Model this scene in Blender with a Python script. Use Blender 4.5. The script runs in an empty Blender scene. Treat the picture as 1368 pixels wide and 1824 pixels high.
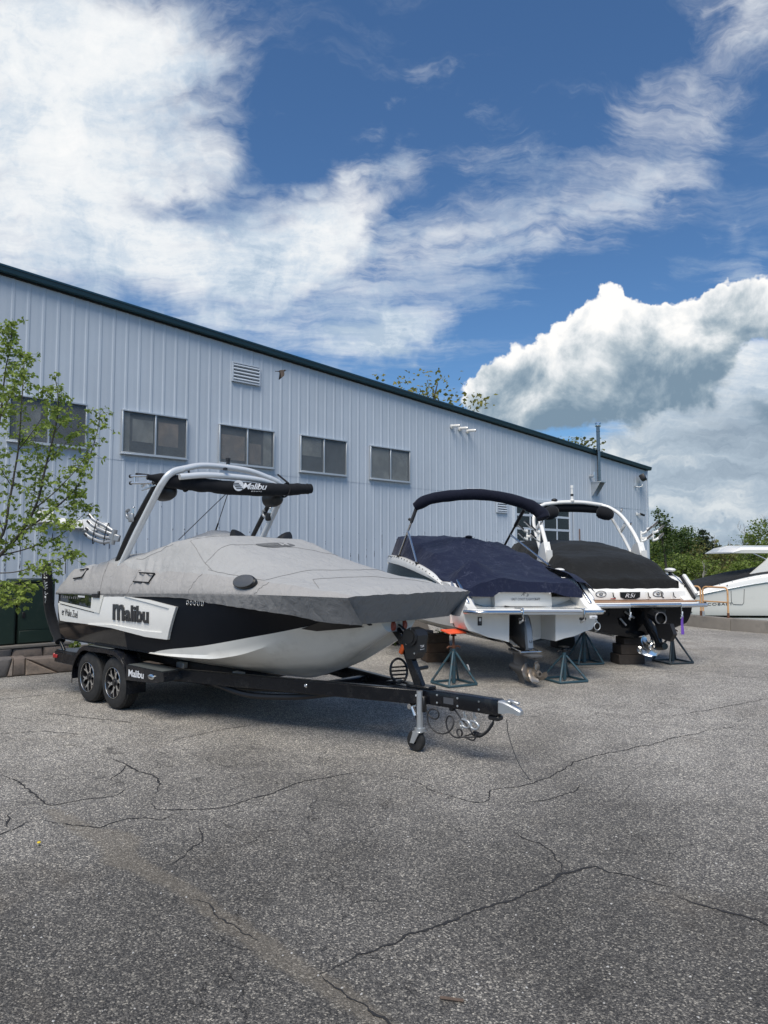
import bpy, bmesh, math, random
from mathutils import Vector, Matrix, noise

sc = bpy.context.scene
COL = sc.collection
R = math.radians
V = Vector
random.seed(7)

# ------------------------------------------------------------------ camera
cam_data = bpy.data.cameras.new('camera')
cam = bpy.data.objects.new('camera', cam_data)
COL.objects.link(cam)
cam.location = (0, 0, 1.9)
cam.rotation_euler = (R(90 + 3.93), 0, 0)
cam_data.sensor_fit = 'HORIZONTAL'
cam_data.sensor_width = 36
cam_data.lens = 33.68
cam_data.clip_start = 0.05
cam_data.clip_end = 6000
sc.camera = cam

# ------------------------------------------------------------------ exposure
sc.view_settings.view_transform = 'Standard'
sc.view_settings.look = 'None'
sc.view_settings.exposure = 0.25
sc.view_settings.gamma = 1.0
sc.view_settings.use_curve_mapping = False

# ------------------------------------------------------------------ sun
SUN_EL, SUN_AZ = R(57), R(-166)          # azimuth measured from +Y towards +X
sun_data = bpy.data.lights.new('sun', 'SUN')
sun_data.energy = 3.2
sun_data.angle = R(36)
sun_data.color = (1.0, 0.92, 0.80)
sun = bpy.data.objects.new('sun', sun_data)
COL.objects.link(sun)
sdir = V((math.sin(SUN_AZ) * math.cos(SUN_EL), math.cos(SUN_AZ) * math.cos(SUN_EL), math.sin(SUN_EL)))
sun.rotation_euler = sdir.to_track_quat('Z', 'Y').to_euler()
sun.location = sdir * 60


# ------------------------------------------------------------------ node helper
class NT:
    def __init__(s, tree):
        s.t = tree

    def put(s, sock, v):
        if hasattr(v, 'links'):
            s.t.links.new(v, sock)
        else:
            if hasattr(sock.default_value, '__len__') and hasattr(v, '__len__') and len(sock.default_value) == 4 and len(v) == 3:
                v = (*v, 1)
            sock.default_value = v

    def n(s, typ, ins=None, out=0, **at):
        nd = s.t.nodes.new(typ)
        for k, v in at.items():
            setattr(nd, k, v)
        for k, v in (ins or {}).items():
            s.put(nd.inputs[k], v)
        return nd.outputs[out]

    def m(s, op, a, b=None, c=None, clamp=False):
        nd = s.t.nodes.new('ShaderNodeMath')
        nd.operation = op
        nd.use_clamp = clamp
        s.put(nd.inputs[0], a)
        if b is not None:
            s.put(nd.inputs[1], b)
        if c is not None:
            s.put(nd.inputs[2], c)
        return nd.outputs[0]

    def vm(s, op, a, b=None, scale=None):
        nd = s.t.nodes.new('ShaderNodeVectorMath')
        nd.operation = op
        s.put(nd.inputs[0], a)
        if b is not None:
            s.put(nd.inputs[1], b)
        if scale is not None:
            s.put(nd.inputs['Scale'], scale)
        return nd.outputs['Value'] if op in ('LENGTH', 'DOT_PRODUCT') else nd.outputs['Vector']

    def noise(s, vec, scale, detail=4, rough=0.5, dist=0.0, out=0):
        return s.n('ShaderNodeTexNoise', {'Vector': vec, 'Scale': scale, 'Detail': detail, 'Roughness': rough, 'Distortion': dist}, out)

    def ss(s, x, a, b, lo=0.0, hi=1.0):
        nd = s.t.nodes.new('ShaderNodeMapRange')
        nd.interpolation_type = 'SMOOTHSTEP'
        s.put(nd.inputs[0], x)
        for i, v in enumerate((a, b, lo, hi)):
            s.put(nd.inputs[i + 1], v)
        return nd.outputs[0]

    def mix(s, f, a, b, typ='MIX'):
        nd = s.t.nodes.new('ShaderNodeMix')
        nd.data_type = 'RGBA'
        nd.blend_type = typ
        s.put(nd.inputs[0], f)
        s.put(nd.inputs[6], a)
        s.put(nd.inputs[7], b)
        return nd.outputs[2]

    def ramp(s, f, stops):
        nd = s.t.nodes.new('ShaderNodeValToRGB')
        e = nd.color_ramp.elements
        while len(e) < len(stops):
            e.new(0.5)
        for i, (p, c) in enumerate(stops):
            e[i].position = p
            e[i].color = (*c, 1) if len(c) == 3 else c
        s.put(nd.inputs[0], f)
        return nd.outputs[0]


# ------------------------------------------------------------------ world: daylight sky with broken cloud
world = bpy.data.worlds.new('World')
sc.world = world
world.use_nodes = True
wt = world.node_tree
wt.nodes.clear()
W = NT(wt)
STR = 0.10
sky = wt.nodes.new('ShaderNodeTexSky')
sky.sky_type = 'NISHITA'
sky.sun_disc = False
sky.sun_elevation = SUN_EL
sky.sun_rotation = SUN_AZ
sky.air_density = 1.0
sky.dust_density = 0.6
sky.ozone_density = 2.2
D = W.n('ShaderNodeTexCoord', out='Generated')
sep = wt.nodes.new('ShaderNodeSeparateXYZ')
wt.links.new(D, sep.inputs[0])
dx, dy, dz = sep.outputs
az = W.m('ARCTAN2', dx, dy)
el = W.m('ARCSINE', dz)
comb = W.n('ShaderNodeCombineXYZ', {0: az, 1: el, 2: 0.0})
warp1 = W.vm('SUBTRACT', W.noise(D, 5.0, 5, 0.55, out=1), (0.5, 0.5, 0.5))
warp2 = W.vm('SUBTRACT', W.noise(D, 22.0, 4, 0.6, out=1), (0.5, 0.5, 0.5))
q = W.vm('ADD', comb, W.vm('SCALE', warp1, scale=0.22))
q = W.vm('ADD', q, W.vm('SCALE', warp2, scale=0.05))
qc = W.vm('ADD', comb, W.vm('SCALE', warp2, scale=0.06))


def blobs(vec, lst):
    tot = None
    for (a, e, ra, re, rot, w) in lst:
        mp = W.n('ShaderNodeMapping', {'Vector': vec, 'Location': (R(a), R(e), 0), 'Rotation': (0, 0, R(rot)), 'Scale': (R(ra), R(re), 1)}, vector_type='TEXTURE')
        g = W.n('ShaderNodeTexGradient', {'Vector': mp}, 1, gradient_type='SPHERICAL')
        g = W.m('MULTIPLY', W.ss(g, 0.0, 1.0), w)
        tot = g if tot is None else W.m('ADD', tot, g)
    return tot


# thin bright cloud: (azimuth, elevation, half widths, tilt, weight) in degrees
A = blobs(q, [(-22, 32, 24, 12, -4, 1.5), (-26, 22, 24, 10, 4, 1.05), (-3.5, 25, 16, 5.8, 25, 1.3), (-9, 29.5, 10, 4, 20, -.35), (-17, 25.6, 6, 2.4, -12, -.55),
              (-9, 19, 20, 6, -8, 0.75), (1.5, 16.8, 8, 3.2, 12, 0.95), (27, 35, 9, 3, 25, 0.62), (0.7, 32.3, 5, 2, 30, 0.5),
              (6.5, 33.6, 4.5, 1.8, -15, 0.42), (22, 27, 15, 3.0, 14, 0.40), (9, 23, 17, 4.4, 20, 0.42), (14, 30, 4, 8, 20, .35), (27, 21, 9, 3, 14, 0.5),
              (24, 4.5, 30, 8, 0, 1.9), (25, 11, 16, 6.5, 0, 1.7), (-10, 12, 20, 8, 0, .5), (-75, 35, 40, 16, 10, 0.9), (70, 30, 36, 14, -12, 0.8), (150, 40, 50, 18, 0, 0.9),
              (-140, 35, 40, 18, 0, 0.8), (40, 60, 40, 10, 20, 0.5)])
zz = W.m('ADD', W.m('MAXIMUM', dz, 0.0), 0.13)
pl = W.n('ShaderNodeCombineXYZ', {0: W.m('DIVIDE', dx, zz), 1: W.m('DIVIDE', dy, zz), 2: 0.0})
plw = W.vm('ADD', pl, W.vm('SCALE', warp1, scale=0.35))
stre = W.n('ShaderNodeMapping', {'Vector': plw, 'Rotation': (0, 0, R(-38)), 'Scale': (0.75, 1.9, 1)})
fA = W.noise(stre, 1.7, 10, 0.64, 0.15)
fA2 = W.noise(stre, 6.0, 9, 0.68, 0.1)
fib = W.noise(W.n('ShaderNodeMapping', {'Vector': plw, 'Rotation': (0, 0, R(-52)), 'Scale': (0.6, 2.4, 1)}), 3.6, 8, 0.62, 0.0)
dens = W.m('ADD', W.m('ADD', W.m('MULTIPLY', fA, 1.6), W.m('MULTIPLY', fA2, 0.62)), W.m('ADD', W.m('MULTIPLY', fib, 0.42), W.m('MULTIPLY', A, 0.66)))
alA = W.ss(dens, 1.46, 2.22)
veil = W.m('MULTIPLY', W.ss(W.m('ADD', W.m('MULTIPLY', fA, 0.9), W.m('MULTIPLY', fib, 0.5)), 0.70, 1.02), 0.36)
Cb = blobs(q, [(8, 24, 24, 8, 18, 1.0), (3, 20, 15, 5, 10, 0.8), (22, 27, 17, 6, 14, 1.0), (27, 34, 11, 5, 25, 1.0), (13, 31, 11, 8, 50, 0.6), (1, 32, 9, 3.4, 30, 0.8),
               (7, 34, 7, 2.8, -15, 0.7), (24, 20, 13, 4, 12, 0.8), (-80, 40, 50, 20, 0, 0.8), (90, 40, 50, 20, 0, 0.8), (180, 45, 50, 20, 0, 0.8)])
fC = W.m('ADD', W.m('MULTIPLY', fib, 0.6), W.m('MULTIPLY', fA2, 0.4))
alC = W.m('MULTIPLY', W.ss(W.m('ADD', fC, W.m('MULTIPLY', Cb, 0.20)), 0.60, 0.90), 0.52)
alA = W.m('SUBTRACT', 1.0, W.m('MULTIPLY', W.m('SUBTRACT', 1.0, W.m('MAXIMUM', alA, veil)), W.m('SUBTRACT', 1.0, alC)))
shadeA = W.m('ADD', W.m('ADD', W.m('MULTIPLY', W.noise(q, 6.0, 9, 0.64, 0.1), 1.0), W.m('MULTIPLY', fA2, 0.55)), W.m('MULTIPLY', W.ss(el, R(29), R(17)), 0.15))
colA = W.ramp(shadeA, [(0.62, (0.95, 0.955, 0.955)), (0.78, (0.83, 0.865, 0.895)), (0.92, (0.60, 0.69, 0.79)), (1.0, (0.45, 0.56, 0.69))])
band = W.noise(W.n('ShaderNodeMapping', {'Vector': qc, 'Scale': (1.5, 6.5, 1)}), 3.4, 9, 0.62, 0.0)
colA = W.mix(W.ss(el, R(16), R(8)), colA, W.ramp(band, [(0.32, (0.27, 0.35, 0.44)), (0.5, (0.42, 0.51, 0.60)), (0.66, (0.70, 0.75, 0.78))]))
# cumulus
Bc = blobs(qc, [(14.0, 14.6, 9.5, 6.0, 14, 1.4), (18.0, 17.0, 5.6, 5.0, 0, 1.2), (11.0, 12.4, 7.5, 4.2, 0, 1.0), (26, 17.0, 11.5, 4.2, 12, 1.35), (20, 13, 8, 4, 8, .9),
                (21, 12.5, 10, 4.2, 0, 0.95), (29, 10.4, 4.5, 3.0, 0, 0.95), (24.5, 6.0, 4.5, 1.3, 8, 0.7),
                (-30, 20, 3.2, 4.0, 0, 0.85), (60, 14, 14, 6, 0, 1.1), (-62, 15, 14, 6, 0, 1.0), (110, 13, 18, 6, 0, 1.0), (-115, 15, 18, 7, 0, 1.0), (180, 13, 22, 6, 0, 1.0)])
fB = W.noise(comb, 11.0, 9, 0.58, 0.25)
fBs = W.noise(W.vm('ADD', comb, (0.012, -0.022, 0.0)), 11.0, 6, 0.58, 0.25)
vor = W.n('ShaderNodeTexVoronoi', {'Vector': qc, 'Scale': 26.0, 'Smoothness': 0.6, 'Detail': 1.5}, 0, feature='SMOOTH_F1')
dB = W.m('SUBTRACT', W.m('ADD', Bc, W.m('MULTIPLY', W.m('SUBTRACT', fB, 0.5), 1.25)), W.m('MULTIPLY', vor, 0.34))
hgt = W.m('ADD', W.m('DIVIDE', W.m('SUBTRACT', el, R(10.6)), R(5.4)), W.m('MULTIPLY', W.m('SUBTRACT', az, R(15)), -1.7))
alB = W.ss(dB, 0.18, W.m('ADD', 0.34, W.ss(hgt, 0.5, -0.3, 0.0, 0.5)))
lit = W.m('ADD', W.m('ADD', W.m('MULTIPLY', W.m('ADD', hgt, 0.12), 0.66), W.m('MULTIPLY', W.m('SUBTRACT', fB, fBs), -2.6)), W.m('MULTIPLY', W.m('SUBTRACT', fB, 0.5), 1.0))
lit = W.m('ADD', lit, W.m('MULTIPLY', vor, -0.15))
lit = W.m('ADD', lit, W.ss(dB, 0.75, 0.22, 0.0, 0.18))
colB = W.ramp(lit, [(0.0, (0.20, 0.29, 0.38)), (0.22, (0.31, 0.40, 0.48)), (0.45, (0.52, 0.59, 0.64)), (0.68, (0.80, 0.83, 0.85)), (0.9, (1.0, 0.99, 0.97))])
CL = 0.86 / STR
skyc = W.mix(W.ss(el, R(9), R(-1)), W.mix(1.0, sky.outputs[0], (0.56, 0.80, 1.0), 'MULTIPLY'), W.vm('SCALE', (0.40, 0.52, 0.64), scale=CL))
c1 = W.mix(alA, skyc, W.vm('SCALE', colA, scale=CL))
c2 = W.mix(alB, c1, W.vm('SCALE', colB, scale=CL))
bg = W.n('ShaderNodeBackground', {'Color': c2, 'Strength': STR})
wo = wt.nodes.new('ShaderNodeOutputWorld')
wt.links.new(bg, wo.inputs[0])


# ------------------------------------------------------------------ materials
def mat(name, col, rough=0.6, metal=0.0, var=0.0, vscale=6.0, bump=0.0, bscale=60.0, coat=0.0, spec=0.5, dirt=None, dscale=3.0, damt=0.5, space='Object', sheen=0.0):
    m = bpy.data.materials.new(name)
    m.use_nodes = True
    t = m.node_tree
    b = t.nodes['Principled BSDF']
    N = NT(t)
    pos = N.n('ShaderNodeTexCoord', out='Object') if space == 'Object' else N.n('ShaderNodeNewGeometry', out='Position')
    c = (*col, 1)
    src = c
    if var:
        nz = N.noise(pos, vscale, 5, 0.6)
        f = N.m('MULTIPLY_ADD', nz, 2 * var, 1 - var)
        src = N.mix(1.0, c, N.n('ShaderNodeCombineXYZ', {0: f, 1: f, 2: f}), 'MULTIPLY')
    if dirt:
        dz_ = N.ss(N.noise(pos, dscale, 7, 0.65), 0.5, 0.72, 0.0, damt)
        src = N.mix(dz_, src, (*dirt, 1))
    N.put(b.inputs['Base Color'], src)
    b.inputs['Roughness'].default_value = rough
    if var or dirt:
        N.put(b.inputs['Roughness'], N.m('MULTIPLY_ADD', N.noise(pos, vscale * 1.7, 4, 0.6), 0.18, rough - 0.09))
    b.inputs['Metallic'].default_value = metal
    b.inputs['Specular IOR Level'].default_value = spec
    b.inputs['Coat Weight'].default_value = coat
    b.inputs['Coat Roughness'].default_value = 0.06
    if sheen:
        b.inputs['Sheen Weight'].default_value = sheen
    if bump:
        bp = N.n('ShaderNodeBump', {'Strength': bump, 'Distance': 0.01, 'Height': N.noise(pos, bscale, 4, 0.6)})
        t.links.new(bp, b.inputs['Normal'])
    return m


def fabric(name, col, fold=0.5, streak=None, rough=0.85, mott=0.17, line=0.3):
    """woven canvas: fine weave, soft creases, faint streaks"""
    m = bpy.data.materials.new(name)
    m.use_nodes = True
    t = m.node_tree
    b = t.nodes['Principled BSDF']
    N = NT(t)
    pos = N.n('ShaderNodeTexCoord', out='Object')
    f = N.m('MULTIPLY_ADD', N.noise(pos, 1.6, 6, 0.62), 2 * mott, 1 - mott)
    src = N.mix(1.0, (*col, 1), N.n('ShaderNodeCombineXYZ', {0: f, 1: f, 2: f}), 'MULTIPLY')
    if streak:
        sv = N.n('ShaderNodeMapping', {'Vector': pos, 'Rotation': (0.4, 0.2, 0.7), 'Scale': (1.2, 6.0, 3.0)})
        s_ = N.ss(N.noise(sv, 3.0, 7, 0.7, 0.6), 0.56, 0.74, 0.0, line * 0.35)
        # rubbed crease lines: thin, broken, paler
        cr1 = N.ss(N.m('ABSOLUTE', N.m('SUBTRACT', N.noise(N.n('ShaderNodeMapping', {'Vector': pos, 'Rotation': (0, 0, 0.5), 'Scale': (1.0, 2.2, 1.6)}), 2.1, 6, 0.62, 0.3), 0.5)), 0.016, 0.0)
        cr2 = N.ss(N.m('ABSOLUTE', N.m('SUBTRACT', N.noise(N.n('ShaderNodeMapping', {'Vector': pos, 'Rotation': (0, 0, -0.9), 'Scale': (2.4, 1.0, 1.6)}), 2.6, 6, 0.62, 0.3), 0.5)), 0.014, 0.0)
        brk = N.ss(N.noise(pos, 4.5, 4, 0.6), 0.42, 0.68)
        s_ = N.m('MAXIMUM', s_, N.m('MULTIPLY', N.m('MULTIPLY', N.m('MAXIMUM', cr1, cr2), brk), line))
        src = N.mix(s_, src, (*streak, 1))
    N.put(b.inputs['Base Color'], src)
    b.inputs['Roughness'].default_value = rough
    b.inputs['Specular IOR Level'].default_value = 0.2
    b.inputs['Sheen Weight'].default_value = 0.08
    cv = N.n('ShaderNodeMapping', {'Vector': pos, 'Scale': (3.0, 3.0, 1.2)})
    crease = N.noise(cv, 2.4, 5, 0.55, 0.8)
    weave = N.noise(pos, 260, 2, 0.5)
    fine = N.m('ABSOLUTE', N.m('SUBTRACT', N.noise(N.n('ShaderNodeMapping', {'Vector': pos, 'Rotation': (0.3, 0.2, 0.6), 'Scale': (1.0, 2.6, 1.4)}), 4.5, 4, 0.55, 0.6), 0.5))
    h = N.m('ADD', N.m('ADD', N.m('MULTIPLY', crease, fold), N.m('MULTIPLY', fine, fold * 0.45)), N.m('MULTIPLY', weave, 0.012))
    bp = N.n('ShaderNodeBump', {'Strength': 0.7, 'Distance': 0.05, 'Height': h})
    t.links.new(bp, b.inputs['Normal'])
    return m


M = {}
M['gel_white'] = mat('white_gelcoat', (0.82, 0.81, 0.77), 0.16, var=0.03, coat=0.4, dirt=(0.5, 0.48, 0.44), dscale=2.0, damt=0.12)
M['gel_grey'] = mat('grey_gelcoat', (0.74, 0.73, 0.68), 0.2, var=0.05, coat=0.35, dirt=(0.25, 0.24, 0.22), dscale=2.6, damt=0.25)
M['gel_black'] = mat('black_gelcoat', (0.005, 0.006, 0.008), 0.08, coat=0.1, spec=0.4)
M['flake'] = mat('black_flake_gelcoat', (0.004, 0.006, 0.010), 0.42, var=0.4, vscale=320, spec=0.12, bump=0.05, bscale=500)
M['hull_dull'] = mat('dull_hull_bottom', (0.55, 0.55, 0.53), 0.4, var=0.08, dirt=(0.22, 0.21, 0.19), dscale=3.0, damt=0.5)
M['bottom_grey'] = mat('black_hull_bottom', (0.02, 0.02, 0.022), 0.25, var=0.2, coat=0.3)
M['trailer'] = mat('black_trailer_paint', (0.006, 0.007, 0.010), 0.25, coat=0.15, spec=0.35, var=0.1, dirt=(0.055, 0.052, 0.048), dscale=7, damt=0.4)
M['chassis'] = mat('dark_underframe', (0.012, 0.012, 0.013), 0.45, var=0.2)
M['fender_top'] = mat('grip_tape_grey', (0.085, 0.095, 0.095), 0.55, var=0.1, bump=0.3, bscale=240)
M['rubber'] = mat('tyre_rubber', (0.016, 0.016, 0.016), 0.75, var=0.2, vscale=20, bump=0.25, bscale=90, dirt=(0.07, 0.065, 0.06), dscale=7, damt=0.35)
M['rim_black'] = mat('rim_black', (0.015, 0.015, 0.017), 0.35)
M['machined'] = mat('machined_alloy', (0.75, 0.75, 0.74), 0.25, metal=1.0, var=0.06)
M['alloy'] = mat('brushed_alloy', (0.66, 0.68, 0.70), 0.32, metal=0.85, var=0.05)
M['tower'] = mat('silver_tower_paint', (0.74, 0.76, 0.77), 0.30, metal=0.25, coat=0.3)
M['rack'] = mat('grey_rack_alloy', (0.36, 0.37, 0.38), 0.4, metal=0.6, var=0.08)
M['chrome'] = mat('polished_steel', (0.72, 0.73, 0.74), 0.2, metal=1.0)
M['galv'] = mat('galvanised_steel', (0.55, 0.57, 0.58), 0.4, metal=0.8, var=0.12, vscale=25)
M['plastic_black'] = mat('black_plastic', (0.014, 0.014, 0.015), 0.42, var=0.1)
M['black_fabric'] = fabric('black_canvas', (0.010, 0.011, 0.014), 0.4)
M['carpet'] = mat('bunk_carpet', (0.02, 0.02, 0.022), 0.95, bump=0.4, bscale=300)
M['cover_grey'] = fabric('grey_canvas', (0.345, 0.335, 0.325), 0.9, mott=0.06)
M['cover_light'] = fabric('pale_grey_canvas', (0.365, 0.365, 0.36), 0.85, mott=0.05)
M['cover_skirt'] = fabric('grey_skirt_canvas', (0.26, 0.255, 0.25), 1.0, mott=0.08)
M['cover_navy'] = fabric('navy_canvas', (0.009, 0.0135, 0.037), 0.7, streak=(0.14, 0.155, 0.22))
M['navy_plain'] = fabric('navy_boot_canvas', (0.005, 0.007, 0.018), 0.6)
M['cover_black'] = fabric('black_cover_canvas', (0.011, 0.0115, 0.0115), 0.55, streak=(0.05, 0.05, 0.05))
M['ink_black'] = mat('black_print', (0.02, 0.02, 0.022), 0.4)
M['ink_grey'] = mat('grey_print', (0.07, 0.075, 0.085), 0.4)
M['ink_mid'] = mat('mid_grey_print', (0.125, 0.128, 0.13), 0.8)
M['ink_white'] = mat('white_print', (0.72, 0.73, 0.75), 0.5)
M['letter'] = mat('raised_letter_black', (0.02, 0.021, 0.024), 0.3, coat=0.3)
M['glass_dark'] = mat('smoked_glass', (0.010, 0.012, 0.014), 0.04, coat=0.5)
M['glass_teal'] = mat('tinted_windscreen', (0.004, 0.014, 0.019), 0.25, spec=0.08)
M['red'] = mat('red_lens', (0.35, 0.015, 0.015), 0.25, coat=0.4)
M['orange'] = mat('orange_plastic', (0.75, 0.12, 0.02), 0.45)
M['orange_pad'] = mat('orange_pad_paint', (0.80, 0.10, 0.03), 0.55, dirt=(0.15, 0.05, 0.03), dscale=9, damt=0.5)
M['rubber_red'] = mat('red_rubber_roller', (0.36, 0.07, 0.04), 0.5, var=0.1)
M['drive_grey'] = mat('dark_grey_drive', (0.085, 0.087, 0.092), 0.4, var=0.15, coat=0.2)
M['drive_blue'] = mat('drive_cowl_grey', (0.14, 0.17, 0.21), 0.35, coat=0.3)
M['prop_bronze'] = mat('worn_prop_steel', (0.30, 0.265, 0.23), 0.38, metal=0.75, var=0.3, vscale=14)
M['stand_blue'] = mat('blue_stand_paint', (0.030, 0.075, 0.10), 0.5, var=0.25, vscale=14, dirt=(0.12, 0.06, 0.035), dscale=16, damt=0.8)
M['stand_dark'] = mat('dark_stand_paint', (0.022, 0.04, 0.052), 0.5, var=0.25, vscale=14, dirt=(0.09, 0.05, 0.03), dscale=12, damt=0.55)
M['rust'] = mat('rusty_steel', (0.13, 0.055, 0.03), 0.75, var=0.35, vscale=30)
M['teak'] = mat('teak_deck', (0.33, 0.19, 0.11), 0.6, var=0.15)
M['purple'] = mat('purple_ribbon', (0.16, 0.07, 0.42), 0.6)
M['rail_orange'] = mat('faded_orange_rail', (0.62, 0.36, 0.17), 0.55, var=0.12, dirt=(0.25, 0.10, 0.05), dscale=8, damt=0.5)
M['cabinet'] = mat('dark_green_paint', (0.016, 0.034, 0.026), 0.45, var=0.12, dirt=(0.05, 0.06, 0.05), dscale=3, damt=0.4)
M['alu_frame'] = mat('aluminium_frame', (0.50, 0.53, 0.56), 0.4, metal=0.5, var=0.06)
M['fascia'] = mat('teal_fascia_paint', (0.008, 0.040, 0.062), 0.35, coat=0.2, var=0.1, space='W')
M['roof'] = mat('green_roof_sheet', (0.03, 0.07, 0.06), 0.5, var=0.15, space='W')
M['vent_dark'] = mat('vent_shadow_black', (0.01, 0.01, 0.011), 0.8)
M['interior'] = mat('room_grey', (0.10, 0.11, 0.12), 0.8, var=0.4, vscale=1.6)
M['board'] = mat('cardboard', (0.46, 0.37, 0.30), 0.8, var=0.25, vscale=2.5)
M['curtain'] = mat('pale_curtain', (0.46, 0.47, 0.44), 0.85, var=0.25, vscale=2)
M['stainless'] = mat('stainless_flue', (0.25, 0.25, 0.245), 0.25, metal=1.0, var=0.12, vscale=4)
M['bark'] = mat('grey_bark', (0.075, 0.065, 0.055), 0.9, var=0.35, vscale=18, bump=0.6, bscale=40)
M['bark_pale'] = mat('pale_dead_bark', (0.30, 0.28, 0.25), 0.9, var=0.2, vscale=10)
M['mortar'] = mat('mortar', (0.10, 0.095, 0.09), 0.95, bump=0.5, bscale=60)
M['bird'] = mat('brown_feathers', (0.05, 0.037, 0.03), 0.8, var=0.25, vscale=40)
M['twig'] = mat('brown_twig', (0.12, 0.085, 0.065), 0.85, var=0.35, vscale=60, bump=0.5, bscale=200)
M['stitch'] = mat('seam_thread', (0.19, 0.185, 0.18), 0.8)
M['cord'] = mat('dark_cord', (0.03, 0.03, 0.032), 0.6)
M['yellow'] = mat('yellow_petal', (0.75, 0.55, 0.03), 0.6)
M['stone_chip'] = mat('pale_stone_chips', (0.42, 0.41, 0.39), 0.8, var=0.4, vscale=9, space='W')
for i, c in enumerate([(0.22, 0.175, 0.145), (0.30, 0.235, 0.185), (0.17, 0.155, 0.145), (0.34, 0.28, 0.235)]):
    M['stone%d' % i] = mat('rubble_stone', c, 0.9, var=0.3, vscale=7, bump=0.7, bscale=22, dirt=(0.09, 0.085, 0.08), dscale=5, damt=0.6)
for i, c in enumerate([(0.085, 0.055, 0.036), (0.10, 0.062, 0.04), (0.065, 0.048, 0.036)]):
    M['timber%d' % i] = mat('weathered_timber', c, 0.9, var=0.35, vscale=11, bump=0.5, bscale=45, dirt=(0.16, 0.13, 0.10), dscale=6, damt=0.35)
M['timber_dark'] = mat('dark_timber', (0.045, 0.036, 0.031), 0.9, var=0.35, vscale=11, bump=0.5, bscale=45)


def leafmat(name, col, var=0.3):
    m = bpy.data.materials.new(name)
    m.use_nodes = True
    t = m.node_tree
    N = NT(t)
    b = t.nodes['Principled BSDF']
    pos = N.n('ShaderNodeNewGeometry', out='Position')
    rnd = N.n('ShaderNodeNewGeometry', out='Random Per Island')
    f = N.m('ADD', N.m('MULTIPLY', rnd, 2 * var), 1 - var)
    f2 = N.m('MULTIPLY_ADD', N.noise(pos, 0.9, 3, 0.5), 0.6, 0.7)
    f = N.m('MULTIPLY', f, f2)
    c = N.mix(1.0, (*col, 1), N.n('ShaderNodeCombineXYZ', {0: f, 1: f, 2: f}), 'MULTIPLY')
    c = N.mix(N.m('MULTIPLY', rnd, 0.35), c, (col[0] * 1.6, col[1] * 1.25, col[2] * 0.8, 1))
    N.put(b.inputs['Base Color'], c)
    b.inputs['Roughness'].default_value = 0.55
    tr = N.n('ShaderNodeBsdfTranslucent', {'Color': c})
    mx = N.n('ShaderNodeMixShader', {0: 0.42})
    nd = mx.node
    t.links.new(b.outputs[0], nd.inputs[1])
    t.links.new(tr, nd.inputs[2])
    t.links.new(nd.outputs[0], t.nodes['Material Output'].inputs[0])
    return m


M['leaf_spring'] = leafmat('spring_leaf', (0.235, 0.33, 0.07))
M['leaf_mid'] = leafmat('mid_green_leaf', (0.155, 0.225, 0.045))
M['leaf_dark'] = leafmat('dark_green_leaf', (0.07, 0.12, 0.03))
M['leaf_olive'] = leafmat('olive_leaf', (0.18, 0.195, 0.06))
M['needle'] = leafmat('pine_needle', (0.050, 0.075, 0.042))
M['leaf_yellow'] = leafmat('yellow_green_leaf', (0.22, 0.22, 0.05))


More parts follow.
